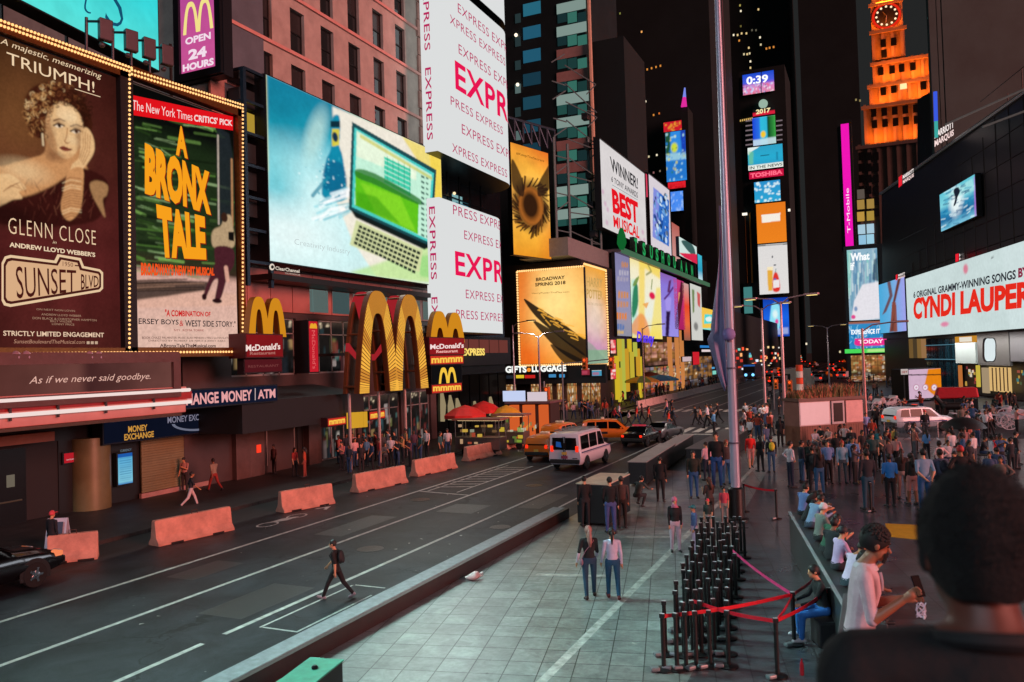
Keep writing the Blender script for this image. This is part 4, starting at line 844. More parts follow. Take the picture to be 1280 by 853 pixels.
v, fs, _ = glyphs("McDonald's", .0); B.txt.add([B.at(B.w*.3+p[1]*B.w*.4, B.h*(.82-.76*p[0]), .02) for p in v], fs, B._mi(E('#f06a6a', .9)))
mb = MB(); arch_strip(mb, lambda a, b, d: B.at(a, b, d), B.w*.5, B.w*.7, B.h*.86, B.h*.1, .18, .01, .04); mb.build('arches', [E('#e8a82c', 1)], B.t); B.done()
small_arches('arch_sign', 'yellow double arches above the right red restaurant box', (538, 581, 390, 428), -25.0)
redbox((537, 424), (580, 422), (580, 442), (537, 444), -24.9, 'red restaurant lettered box under the right yellow arches', [("McDonald's", (537.5, 430.5), (579.5, 428.5), (579.5, 435), (537.5, 437), '#f6dcd8'), ('Restaurant', (545, 438), (572, 437), (572, 440.5), (545, 441.5), '#f0b0a8')], st=1.0)
def mband(q, label, X):
 B = Board('letter_band_sign', label, 'sign', *q, X=X, thick=.4, edge='#3a1012'); B.art(Canvas(8, 4, '#c83024'), 1, False); (x0, y0), (x1, y1), (x2, y2), (x3, y3) = q
 textq(B, 'mmmm', (x0+1, y0+2), (x1-1, y1+2), (x2-1, y2-1.5), (x3+1, y3-1.5), '#f0c04a', 1.1, .04); B.done()
mband(((538, 446), (579, 444), (579, 454), (538, 456)), 'red band of yellow letters directly under the right restaurant box', -24.95)
B = Board('black_arch_sign', 'black square sign with small yellow arches between red letter bands', 'sign', (540, 458), (577, 456), (577, 479), (540, 481), X=-25.0, thick=.8, edge='#0c0c0c'); B.art(Canvas(6, 6, '#141214'), .8, False); a0, b0 = B.loc(549, 480); a1, b1 = B.loc(569, 459)
mb = MB(); arch_strip(mb, lambda a, b, d: B.at(a, b, d), (a0+a1)/2, (a1-a0), b0, b1-b0, .26, .01, .05); mb.build('arches', [E('#f0c040', 1.05)], B.t); B.done()
mband(((540, 481.5), (577, 479.5), (577, 489), (540, 491)), 'lower red band of yellow letters under the black arch sign', -24.95)
mband(((410, 524), (432, 521), (432, 530), (410, 533)), 'small red letter band at the left end of the entrance', -25.2); mband(((462, 516), (481, 513), (481, 522), (462, 525)), 'small red letter band at the right end of the entrance', -26.0)
t = thing('entrance_lights', 'short yellow lit bars over the restaurant entrance', 'sign', tuple(onX(448, 526, -27)))
for k in range(5): q = onX(437+k*5.2, 526-k*.4, -25.3); MB().box(-25.4, -25.3, q[1]-.12, q[1]+.12, q[2]-.42, q[2]+.42).build('lit_bar', E('#d8a02c', .9), t)
# ================================================================== THE MIDDLE: corner of the side street and the far row of signs
def yface(name, label, cat, pl, pr, Y, z0, z1, depth, mat, yref=250):
 a, b = onY(pl, yref, Y)[0], onY(pr, yref, Y)[0]; t = thing(name, label, cat, ((a+b)/2, Y+depth/2, z0))
 MB().box(a, b, Y, Y+depth, z0, z1).build('wall', mat, t); return t, a, b
def ypanel(t, name, pts, Y, m, th=.12):
 q = [onY(*p, Y) for p in pts]; x0 = (q[0][0]+q[3][0])/2; x1 = (q[1][0]+q[2][0])/2; za = (q[2][2]+q[3][2])/2; zb = (q[0][2]+q[1][2])/2
 return MB().box(x0, x1, Y-th, Y-.01, za, zb).build(name, m, t)
# glass tower with balconies
TOWERM = M((.020, .036, .039), .6, 0, .3, .05, spec=.2)
t, a, b = yface('glass_tower', 'tall glass tower with teal lit floors above the golden banner', 'tower', 600, 738, 104, .1, 90, 16, M((.016, .034, .04), .4, 0, .3, .3))
rnd = random.Random(11)
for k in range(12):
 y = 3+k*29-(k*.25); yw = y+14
 ypanel(t, 'spandrel', [(696, y-2), (734+k*.5, y), (734+k*.5, y+13), (696, y+10)], 104, M('#c9b4b2', .5, 0, .15, 1) if k in (2, 3, 6, 7) else E('#8fa59d', .75))  # pale spandrels glow in place of light falling on them from the screens
 for j in range(3):
  x0 = 697+j*12.6; q = ypanel(t, 'window', [(x0, y+12), (x0+11.6, y+13), (x0+11.6, y+26), (x0, y+25)], 104, E(rnd.choice(['#27524c', '#1f3f3d', '#31625a', '#1b3335', '#3b7568']), .8), .06)
for k in range(11):
 y = 3+k*29.3
 ypanel(t, 'blue_window', [(654, y), (676, y+1), (676, y+17), (654, y+15)], 104, E(rnd.choice(['#1f4a5c', '#25607a', '#1b3d4d', '#2b6f86', '#16303c']), .8), .06)
 ypanel(t, 'pale_window', [(644, y+14), (651, y+15), (651, y+27), (644, y+25)], 104, E(rnd.choice(['#4b5c5c', '#5f7472', '#2a3a3c']), .8), .06)
pl_ = MB(); q0, q1 = onY(735, -20, 104), onY(742, 300, 104); pl_.tube([(q0[0], 103.8, q0[2]), (q0[0], 103.8, q1[2])], .35, 8); pl_.build('corner_fin', M('#c7b6a0', .5, .2), t)
for p in ((645, 44), (647, 106)): q = onY(*p, 103.7); MB().ell(q, .25, .25, .25).build('lamp', E('#fff2d8', 1.5), t, True)

# golden banner (plain generic art: dark ring of strokes on gold)
B = Board('golden_banner', 'tall golden banner with dark feathery ring beside the white wraparound screen', 'banner', (640, 177), (686, 192), (688, 325), (640, 318), d=80, thick=.5)
c = Paint(B, 60, 130, '#e8a53a'); c.vgrad([(0, '#d9882c'), (.2, '#e7a63c'), (.55, '#efbf5e'), (.8, '#e9a838'), (1, '#d98a22')]); c.noise(.12, 18)
c.d(690, 185, 22, 26, '#d8481a', .6, 1.4); c.d(640, 250, 14, 30, '#b9641c', .5, 1.4); c.d(690, 300, 12, 30, '#c95a18', .5, 1.4)
c.d(664, 258, 20, 30, '#2a170e', .95, .5); c.d(664, 258, 15, 24, '#9c5a22', 1, .3); c.d(663, 257, 10, 17, '#1d100b', .95, .5)
for k in range(90):
 a_ = rnd.uniform(0, 6.3); c.l([(664+16*math.cos(a_), 258+25*math.sin(a_)), (664+rnd.uniform(20, 26)*math.cos(a_+.25), 258+rnd.uniform(27, 40)*math.sin(a_+.25))], .7, rnd.choice(['#20120c', '#5a3415', '#3a2312']), .9)
c.p([(640, 200), (648, 212), (655, 232), (654, 246), (645, 240), (640, 228)], '#2a1a12', .9, True, 1); c.p([(688, 205), (680, 216), (672, 232), (673, 246), (684, 240), (688, 226)], '#2a1a12', .9, True, 1)
c.put(1.2); textq(B, '#KeepTheSecrets', (645, 190), (680, 200), (680, 204), (645, 194), '#6a4312', .8); B.done()
tr = MB(); q0 = B.at(0, B.h+.5, -.5); q1 = B.at(B.w+2, B.h+.8, -.5)
for k in range(7): p = q0+(q1-q0)*k/6; tr.tube([p, p+[0, 0, 2.2]], .12, 6); tr.tube([p+[0, 0, 2.2], q0+(q1-q0)*min(k+1, 6)/6], .1, 6)
tr.tube([q0+[0, 0, 2.2], q1+[0, 0, 2.2]], .14, 6); tr.build('truss', M('#4a5a6a', .4, .6), B.t)

# scaffold tower
t = thing('scaffold_tower', 'steel lattice tower with bracing beside the best musical billboard', 'scaffold', tuple(onX(720, 300, -29)))
sc = MB(); P4 = [(692, 172), (709, 180), (735, 172), (747, 176)]
pts = [onX(x, y, -29+dx) for (x, y), dx in zip(P4, (-1, 0, -1, 0))]
zl = onX(720, 303, -29)[2]
for p in pts: sc.tube([(p[0], p[1], zl), tuple(p)], .16, 6)
for k in range(10):
 z = zl+1+k*2.0
 for i, j in ((0, 1), (2, 3), (1, 3)): sc.tube([(pts[i][0], pts[i][1], z), (pts[j][0], pts[j][1], z+(1.2 if k % 2 else -.2))], .07, 5)
sc.build('lattice', M('#6f8c90', .4, .3, .2), t)
for k in range(5): MB().obox((pts[3][0]-.5, pts[3][1]-1.2-k*.4, zl+2+k*3.4), (.35, 0, 0), (0, .5, 0), (0, 0, .35)).build('equipment_box', M('#3a3f43', .5, .3), t)
q = onX(745, 222, -28.6); MB().ell(q, .2, .2, .2).build('lamp', E('#ffd9a0', 1.6), t, True)
zr = onX(720, 318, -29)[2]; MB().box(-34, -28.4, pts[0][1]-1, pts[3][1]+1, zr-.6, zl).build('roof_ledge', M('#8f9597', .5, .2), t)

# gift shop corner building
YG = onX(731, 400, -27.6)[1]
t = thing('gift_shop_building', 'corner building of brightly stocked gift shops under the gold wrapped hoarding', 'shop', (-33, YG+6, 0))
xL = onY(625, 460, YG+.6)[0]
zt = onX(731, 330, -27.6)[2]
MB().box(xL-14, -28, YG+.6, YG+22, .13, zt+.5).build('wall', M('#231d1b', .6, 0, .3, .6), t)
MB().box(xL-14, xL+.2, YG+.1, YG+.58, 2.9, zt+14).build('side_wall', M('#3f2a2c', .7, 0, .3, .5), t)
rnd = random.Random(21)
def stall_window(t, x0, x1, y0, y1, Y, X=None, warm=('#e9b877', '#d98d4e', '#f0d9b0', '#8c4a26', '#c9552e', '#5c3a22', '#b9b37a', '#e3e0d2', '#3c2a1e'), n=(14, 10)):
 cv = Canvas(n[0]*3, n[1]*3, '#3a2618'); cv.vgrad([(0, '#8a6036'), (.5, '#a5723c'), (1, '#40281a')])
 for _ in range(n[0]*n[1]//2):
  a_, b_ = rnd.random(), rnd.random(); cv.rect(a_, b_, a_+rnd.uniform(.04, .16), b_+rnd.uniform(.05, .2), rnd.choice(warm), rnd.uniform(.3, .8))
 for k_ in range(1, 4): cv.rect(0, k_*.25-.012, 1, k_*.25+.012, '#2a1a10', .7)
 for k_ in range(1, 6): cv.rect(k_/6-.012, 0, k_/6+.012, 1, '#1c1410', .75)
 for _ in range(n[0]*2): cv.disc(rnd.random(), rnd.uniform(0, .8), .02, .03, rnd.choice(('#fff0d0', '#ffe0a8', *warm)), .9, .6)
 cv.rect(0, .8, 1, 1, '#1a1210', .55); cv.noise(.25, 5)
 B_ = Board.__new__(Board)
 q = [onX(*p, X) for p in ((x0, y0), (x1, y0), (x1, y1), (x0, y1))] if X is not None else [onY(*p, Y) for p in ((x0, y0), (x1, y0), (x1, y1), (x0, y1))]
 L_ = (q[0]+q[3])/2; R__ = (q[1]+q[2])/2; u = R__-L_; u[2] = 0; B_.w = np.linalg.norm(u); B_.u = u/B_.w; B_.v = np.array([0, 0, 1.]); B_.n = np.cross(B_.u, B_.v); z0 = max(.15, (q[2][2]+q[3][2])/2); B_.h = (q[0][2]+q[1][2])/2-z0; B_.o = np.array([L_[0], L_[1], z0]); B_.t = t
 B_.art(cv, .95, False, 'shop_display')
for x0, x1, y0, y1 in ((632, 645, 478, 500), (664, 676, 477, 503), (681, 693, 473, 512), (696, 706, 473, 512), (707, 722, 472, 526), (728, 738, 474, 526), (739, 751, 474, 526)): stall_window(t, x0, x1, y0, y1, YG+.5)
for x0, x1 in ((646, 654), (654, 663)): ypanel(t, 'door', [(x0, 480), (x1, 480), (x1, 520), (x0, 520)], YG+.55, M('#2c2a2b', .2, .5))
for x in (680, 694, 706.5, 725): q = onY(x, 500, YG+.4); MB().box(q[0]-.25, q[0]+.25, YG+.2, YG+.6, .13, 5.2).build('pier', M('#4a3325', .5, 0, .2), t)
q0, q1 = onY(684, 515, YG-.6), onY(705, 515, YG-.6); MB().box(q0[0], q1[0], YG-.8, YG-.2, .13, .85).build('planter', M('#a9793f', .6, 0, .2), t)
MB().box(onY(629, 460, YG)[0], onY(757, 460, YG)[0], YG-.1, YG+.55, onY(690, 480, YG)[2], onY(690, 457, YG)[2]).build('fascia', M('#14161a', .5), t)
B = Board('gift_sign', 'white lettered gifts and luggage shop sign under the gold hoarding', 'sign', (631, 458), (710, 456), (710, 471), (631, 473), Y=YG-.15, thick=.1, edge='#101216')
B.text('GIFTS', 632, 466.5, 658.5, 8.5, '#f1f3ee', 1.15, .05); B.text('LUGGAGE', 665, 465.5, 708, 8.5, '#f1f3ee', 1.15, .05)
B.poly([(658.6+2.6*(1+math.cos(a_)), 462.5+2.6*math.sin(a_)) for a_ in np.linspace(0, 6.1, 12)], '#f08a2c', 1.2); B.done()
for i, (x0, x1, y, cl, lb) in enumerate(((633, 642, 471.5, '#20262f', 'tiny dark lit sign under the white gift lettering'), (645, 655, 471, '#e0c02c', 'tiny yellow sign under the white gift lettering'), (656, 669, 471, '#c4221e', 'small red banner sign under the white gift lettering'), (686, 695, 470, '#3f86b8', 'small blue sign left of its twin under luggage lettering'), (699, 706, 470, '#3f8ec4', 'small blue sign right of its twin under luggage lettering'))):
 B = Board('shop_sign', lb, 'sign', (x0, y-2), (x1, y-2), (x1, y+2), (x0, y+2), Y=YG-.3, thick=.1); B.art(Canvas(6, 4, cl), 1, False)
for i, (x0, x1, y0, y1, cl, lb) in enumerate(((727, 737, 461, 469, '#8e2a3a', 'dark red picture panel over the gift shop corner'), (740, 752, 463, 470, '#4a9cc0', 'blue and red picture panel over the gift shop corner'))):
 B = Board('picture_panel', lb, 'sign', (x0, y0), (x1, y0), (x1, y1), (x0, y1), Y=YG-.3, thick=.1)
 cv = Canvas(10, 8, cl); cv.rect(0, 0, 1, .12, '#e8e2d8'); cv.rect(.1, .4, .7, .8, '#c9506a', .6); B.art(cv, .9, False)
# gold hoarding wrapped round the corner
B = Board('gold_hoarding', 'gold broadway hoarding with dark quill strokes, edged with bulbs', 'billboard', (648, 342), (729, 333), (733, 453), (651, 456), Y=YG, thick=.5)
c = Paint(B, 110, 150, '#e9a83c'); c.vgrad([(0, '#e08e2c'), (.4, '#f0ae46'), (1, '#ef9a2c')]); c.d(695, 375, 34, 50, '#f3d48a', .8, 1.5); c.d(650, 345, 16, 60, '#cf5c18', .6, 1.4); c.d(655, 450, 30, 30, '#cf4a14', .8, 1.3); c.d(650, 390, 10, 60, '#cf5c18', .5, 1.4); c.noise(.07, 20)
c.p([(655, 374), (672, 384), (700, 402), (722, 418), (733, 424), (733, 445), (715, 434), (695, 418), (670, 396)], '#17120f', .97, True, 0)
c.p([(666, 401), (685, 410), (705, 424), (732, 444), (733, 456), (712, 448), (690, 430)], '#17120f', .95, True, 0); c.p([(688, 431), (705, 438), (728, 450), (732, 456), (708, 456)], '#17120f', .9, True)
for k in range(24): x = rnd.uniform(672, 728); y = 386+(x-672)*.7+rnd.uniform(-6, 8); c.l([(x, y), (x+rnd.uniform(4, 12), y+rnd.uniform(2, 7))], .6, '#e6a53c', .85)
c.put(1.22)
textq(B, 'BROADWAY', (670, 347.5), (706, 344.5), (706, 349), (670, 352), '#2c1a10', 1, .03); textq(B, 'SPRING 2018', (669, 354), (707, 351), (707, 355.5), (669, 358.5), '#2c1a10', 1, .03); textq(B, 'HarryPotterThePlay.com', (665, 366), (712, 364), (712, 366.5), (665, 368.5), '#8a5a20', .8); B.done()
bp = [B.at(a_, b_, .1) for a_, b_ in [(B.w*k/30, B.h+.1) for k in range(31)] + [(-.1, B.h*k/36) for k in range(37)] + [(B.w*k/30, -.15) for k in range(31)]]
bulbs(B.t, bp, .12)
B = Board('gold_return_hoarding', 'pale gold return face of the hoarding with large faint letters', 'billboard', (729.4, 333), (757, 338), (759, 456), (733.2, 453), X=-27.6, thick=.4)
c = Paint(B, 40, 120, '#e9c07a'); c.vgrad([(0, '#eda23c'), (.25, '#e8bd7c'), (.6, '#dcb4b4'), (.85, '#c993b4'), (.86, '#8fae90'), (1, '#9cb59a')]); c.d(757, 380, 8, 40, '#f3a02c', .6, 1.3); c.d(745, 395, 10, 22, '#f0dcc8', .6, 1.2); c.noise(.1, 12)
c.p([(733, 425), (742, 432), (757, 450), (757, 457), (733, 455)], '#7fa088', .6, False, 2); c.put(1.0)
for k, tx in enumerate(('HARRY', 'POTTER')): textq(B, tx, (733, 346+k*15), (753, 349+k*15), (753, 360+k*15), (733, 358+k*15), '#c9a05c', 1.0, .02)
textq(B, 'AND THE CURSED CHILD', (734, 378), (753, 380), (753, 383), (734, 381), '#c9b08c', .9); B.done()
bp = [B.at(a_, b_, .1) for a_, b_ in [(B.w*k/18, B.h+.1) for k in range(19)] + [(B.w+.1, B.h*k/36) for k in range(37)] + [(B.w*k/18, -.15) for k in range(19)]]
bulbs(B.t, bp, .12)

# ------------------------------------------------------------------ far row, plane X = -28
t = thing('sign_row_building', 'long building carrying the row of posters beyond the side street', 'building', (-34, 118, 0))
MB().box(-50, -28.9, YG+23, 160, .13, 24).build('wall', TOWERM, t)
MB().box(-50, -29.5, YG+26, 118, 24, 50).build('upper_wall', TOWERM, t)
B = Board('best_musical_billboard', 'white billboard saying winner best musical in black and red', 'billboard', (748, 174), (806, 217), (808, 309), (752, 285), X=-28, thick=.6, rim=.12)
c = Paint(B, 60, 80, '#d9d3d3'); c.noise(.05, 20)
for x, y in ((754, 240), (757, 255), (760, 262), (803, 290), (800, 300), (805, 300), (759, 278)): c.d(x, y, 1.5, 3, '#c990b4', .6, .8)
c.put(1.0)
textq(B, 'WINNER!', (762, 195), (797, 223), (797, 237), (764, 214), '#1c1c22', 1, .02); textq(B, '6 TONY AWARDS', (764, 220), (797, 241), (797, 248), (764, 227), '#26262e', 1, .01)
B.poly([(765, 231), (797, 250), (797, 250.6), (765, 231.7)], '#7fa0a0', .8)
textq(B, 'BEST', (764, 235), (797, 253), (798, 281), (766, 266), '#e01420', 1.05, .05); textq(B, 'MUSICAL', (766, 269), (799, 284), (799, 299), (767, 284), '#e01420', 1.05, .03); B.done()
lb_ = thing('red_glow_strip', 'thin red lit edge strip between the two white billboards', 'sign', tuple(onX(807, 230, -28.2)))
MB().obox(onX(807.6, 232, -28.1), (.1, 0, 0), (0, .35, 0), (0, 0, 1.6)).build('lit_strip', E('#d8405c', 1), lb_)
B = Board('blue_picture_billboard', 'white billboard with tall blue picture right of best musical', 'billboard', (810, 217), (837, 239), (839, 322), (812, 306), X=-28, thick=.6, rim=.1)
c = Paint(B, 40, 90, '#d8cfd6'); c.p([(817, 235), (836, 251), (836, 308), (816, 296)], '#2f6cc4', 1); c.p([(817, 235), (824, 240), (823, 300), (816, 296)], '#8f94e0', .8, False, 2)
for k in range(70): x = rnd.uniform(818, 835); y = rnd.uniform(243, 302); c.d(x, y, rnd.uniform(.6, 2), rnd.uniform(1, 4), rnd.choice(['#d8ecfa', '#1a3f8c', '#8fbfe8', '#12284f', '#5f9ad8']), .8)
c.put(1.0); B.done()
B = Board('salmon_billboard', 'plain salmon billboard right of the blue picture billboard', 'billboard', (839.5, 275), (849.5, 287), (850, 331), (840, 322), X=-28, thick=.5)
cv = Canvas(8, 14, '#b5675c'); cv.vgrad([(0, '#b25a50'), (1, '#cf9a94')]); B.art(cv, 1)
B = Board('swoosh_screen', 'small white screen with dark green sweep above a red band', 'screen', (849, 300), (870, 305), (872, 331), (849, 319), X=-26.6, thick=.5)
c = Paint(B, 30, 24, '#cfe3dd'); c.p([(852, 302), (862, 303), (868, 312), (868, 320), (860, 314)], '#1f4f4c', .95, True); c.p([(849, 316), (872, 318), (872, 331), (856, 322)], '#d8284c', 1); c.put(1.0)
B = Board('cyan_banner', 'narrow cyan banner past the end of the green letters', 'banner', (872, 318), (877.5, 320), (878, 352), (873, 350), X=-27.5, thick=.3)
cv = Canvas(5, 16, '#3fc4d8'); cv.vgrad([(0, '#3fb8d0'), (.6, '#2a9cc0'), (1, '#d8ecf0')]); B.art(cv, 1)
# canopy with upright green letters
t = thing('letter_canopy', 'long thin canopy edge carrying upright green letters over the posters', 'canopy', tuple(onX(825, 335, -27)))
q0, q1 = onX(776, 306, -26.8), onX(886, 357, -26.8)
cz = (q0[2]+q1[2])/2; MB().box(-29, -26.8, q0[1], q1[1], cz-.5, cz-.1).build('canopy_edge', M('#7d6c70', .4, .4), t)
MB().box(-26.8, -26.6, q0[1], q1[1], cz-.62, cz+.02).build('lit_edge', E('#5f8f6c', .5), t)
for i, (ch, x) in enumerate(zip('TSUSHOUAAN', (796, 806, 815, 822, 829, 836.5, 843.5, 852, 858, 865))):
 v, fs, _ = glyphs(ch, .04); q = onX(x, 330, -26.7); hh = 1.75; L = MB(); yw = 1.5
 F_ = [(-26.72, q[1]-yw/2+p[0]*yw, cz+.15+p[1]*hh) for p in v]; L.add(F_, fs, 0)
 L.box(-27.3, -26.75, q[1]-yw/2-.1, q[1]+yw/2+.1, cz+.05, cz+hh+.3, 1); L.build('letter', [E('#2aa85c', .85), M('#10301f', .5)], t)
q = onX(777, 300, -26.7); MB().lathe([(.25, -1.2), (.6, -.4), (.5, .5), (.2, 1.4)], q, 10).build('ornament', E('#146a30', .8), t, True)
# posters below the canopy
def poster(name, label, tl, tr, br, bl, X=-27.6, base='#888888', n=(24, 60)):
 B = Board(name, label, 'poster', tl, tr, br, bl, X=X, thick=.4); return B, Paint(B, *n, base)
B, c = poster('lavender_poster', 'greyish lavender poster with blocks of orange lettering by the gold hoarding', (774, 317), (790, 324), (786, 421), (766, 419), base='#8d86b0')
c.vgrad([(0, '#7f7aa0'), (.5, '#8f8fb8'), (.8, '#9a93a8'), (1, '#8f90a0')])
for x, y, w_, h_, cl in ((777, 328, 8, 7, '#c9864a'), (774, 338, 12, 7, '#b3aec0'), (772, 346, 14, 6, '#a79fb4'), (773, 364, 13, 9, '#d08a50'), (772, 376, 14, 8, '#c98a60'), (771, 390, 13, 9, '#e0823a'), (769, 404, 12, 8, '#5a76b0'), (772, 412, 8, 5, '#d9b060')):
 for k in range(4): c.p([(x+k*w_/4, y+k*.4), (x+(k+.75)*w_/4, y+.3+k*.4), (x+(k+.7)*w_/4, y+h_), (x+(k-.05)*w_/4, y+h_)], cl, .95)
c.put(1.0)
B, c = poster('bird_poster', 'yellow and white poster with green bird and red flower', (792, 322), (828, 336), (825, 425), (785, 421), base='#ece7d8', n=(44, 70))
c.vgrad([(0, '#ecd98c'), (.15, '#efe6c4'), (.7, '#e4e8dc'), (1, '#f0da7c')]); c.p([(799, 325), (828, 337), (828, 352), (806, 336), (806, 425), (798, 424)], '#f0cf3c', .75, False, 4); c.p([(820, 360), (828, 360), (826, 425), (812, 424)], '#f0d84a', .7, False, 4); c.p([(785, 415), (790, 350), (796, 350), (797, 420)], '#a9e0d0', .8, False, 4)
c.p([(792, 362), (797, 356), (798, 380), (793, 396), (790, 392)], '#2f7f5c', 1, True, 1); c.p([(794, 350), (799, 346), (796, 356), (791, 358)], '#6a8a2c', .9, True); c.d(815, 370, 3.5, 4.5, '#d81f4c', 1, .4); c.l([(814, 362), (815, 350)], .5, '#7a8a4a'); c.l([(810, 332), (814, 340), (808, 344)], .8, '#8a8a4a', .8); c.p([(803, 380), (811, 378), (808, 386)], '#e8a04a', .9)
c.p([(788, 412), (800, 392), (808, 400), (812, 420), (800, 420)], '#e88a4a', .8, True, 2); c.put(1.05)
B, c = poster('purple_poster', 'violet poster with slim dark trousered figure', (829, 341), (849, 350), (845, 421), (823, 420), base='#8672d0')
c.vgrad([(0, '#8a5fb0'), (.2, '#8a78d8'), (1, '#9a90e4')]); c.p([(833, 388), (838, 388), (837, 400), (836, 421), (832, 421)], '#2a1440', 1, False, 1); c.p([(831, 372), (839, 372), (838, 389), (833, 389)], '#a594e8', 1, False, 1); c.l([(831, 374), (836, 368), (841, 360)], .8, '#5a2a78'); c.p([(836, 352), (839, 350), (837, 366), (834, 366)], '#5a1f50', .9); c.put(1.0)
B, c = poster('magenta_poster', 'magenta poster with dark slanting figure', (846, 348), (861, 356), (850, 412), (839, 411), base='#b8286c')
c.vgrad([(0, '#c93a7c'), (1, '#a81f5c')]); c.p([(851, 352), (856, 356), (848, 412), (843, 410)], '#4a1a24', .95, False, 1); c.p([(848, 366), (850, 366), (848, 380)], '#e8a06c', .9); c.put(1.0)
B, c = poster('orange_poster', 'narrow pink and orange poster left of the white poster', (857, 354), (862.5, 357), (861, 426), (851, 425), base='#c9848c')
c.vgrad([(0, '#c9a09c'), (.4, '#e8482c'), (.7, '#e86a3c'), (1, '#8a5a4a')]); c.put(1.0)
B, c = poster('pale_poster', 'narrow white poster with red and green marks at row end', (863, 353), (877, 361), (878, 426), (864, 425), base='#cfcfc8')
c.p([(865, 362), (868, 363), (868, 390), (866, 392)], '#5f7a3a', .9, False, 1); c.p([(871, 365), (875, 368), (875, 385), (872, 382)], '#c93a3c', .9, False, 1); c.d(870, 408, 2.5, 5, '#3a3438', .7, .6); c.put(1.0)
B, c = poster('beach_sign', 'yellow sign with cyan picture behind the flagpole', (876, 384), (892, 388), (892, 412), (877, 413), base='#eec04a', n=(24, 24))
c.p([(881, 393), (891, 394), (891, 404), (880, 405)], '#4ad0d0', 1); c.p([(882, 398), (888, 396), (890, 401), (884, 402)], '#e8f0ea', .9, True); c.p([(876, 410), (892, 410), (892, 413), (877, 413)], '#7fe0dc', 1); c.put(1.05)
B = Board('script_sign', 'violet script lettering sign above the pinkish toy shop front', 'sign', (794, 414), (819, 414), (818, 434), (796, 432), X=-26.4, thick=.1, back=False)
textq(B, 'Disney', (795, 414), (818, 417), (818, 434), (796, 431), '#5a3ae0', 1.1, .05, .2); B.done()
# shop fronts below the row
t = thing('toy_shop_front', 'warm pinkish toy shop front of tall lit bays under the posters', 'shop', tuple(onX(830, 500, -28)))
stall_window(t, 806, 850, 428, 456, 0, X=-28.6, warm=('#c98a7c', '#8a4a48', '#d9a08c', '#5a3030', '#b87a6c'), n=(16, 8)); stall_window(t, 804, 852, 458, 502, 0, X=-28.5, n=(24, 14), warm=('#d9843c', '#a85a4c', '#8a8fa8', '#3a2a28', '#c9b08c', '#5f8a5c', '#e85a3c', '#6a5a78'))
for x in (838, 847, 853): q = onX(x, 450, -28.3); MB().box(-28.6, -28.1, q[1]-.5, q[1]+.5, .2, 14).build('lit_column', E('#d98a4c', .8), t)
t = thing('yellow_column_front', 'shop front of staggered glowing yellow columns beside red signs', 'shop', tuple(onX(786, 500, -28)))
for k, (x, y0, y1) in enumerate(((772, 445, 500), (775.5, 424, 452), (779, 424, 500), (784.5, 436, 490), (788, 424, 440), (791, 440, 478), (795, 428, 446), (798.5, 436, 470), (801, 446, 500), (776, 460, 505))):
 q0, q1 = onX(x, y0, -27.7), onX(x, y1, -27.7); z1 = max(q1[2], .2); MB().box(-28.3, -27.7, q0[1]-.5, q0[1]+.5, z1, q0[2]).build('lit_column', E(['#d8b82c', '#c9b43a', '#b9bc4a', '#d09c2c'][k % 4], .9), t)
stall_window(t, 776, 802, 470, 506, 0, X=-28.3, n=(16, 10)); MB().box(-28.88, -28.4, onX(770, 460, -28.4)[1], onX(803, 460, -28.4)[1], .15, 12.5).build('dark_front', M('#17161a', .4, .2), t)
for i, (y0, y1, lb) in enumerate(((425, 442, 'upper red and white vertical sign on dark wall by yellow columns'), (455, 474, 'lower red and white vertical sign on dark wall by yellow columns'))):
 B = Board('vertical_sign', lb, 'sign', (763.5, y0), (770, y0), (769.5, y1), (763, y1), X=-27.4, thick=.3); c = Paint(B, 10, 20, '#e0404a')
 for k in range(18): c.d(766+rnd.uniform(-2, 2), rnd.uniform(y0, y1), 1.4, 1.6, rnd.choice(['#f6e0dc', '#d81f2c', '#f4b0a8']), .9, .6)
 c.put(1.0)
stall_window(thing('dark_shop_front', 'dark shop front with white awning and blue glow past the toy shop', 'shop', tuple(onX(862, 480, -28))), 853, 890, 446, 492, 0, X=-28.4, n=(14, 10), warm=('#1c2a3a', '#2f6a9c', '#8a8a90', '#221c1c', '#4a3a3a', '#141416'))
for i, (x0, x1, y0, y1, cl, lb) in enumerate(((866, 874, 440, 456, '#c9202c', 'red hanging banner beyond the toy shop'), (853, 864, 446, 452, '#c9b0b4', 'white awning band beyond the toy shop'), (875, 893, 432, 435, '#2c7cc4', 'thin blue lit band sign beyond the posters'), (877, 893, 437, 440, '#e0d0d0', 'thin white lit band sign under the blue band'))):
 B = Board('hanging_sign', lb, 'sign', (x0, y0), (x1, y0+.3), (x1, y1), (x0, y1), X=-27.0, thick=.2); B.art(Canvas(6, 6, cl), 1, False)

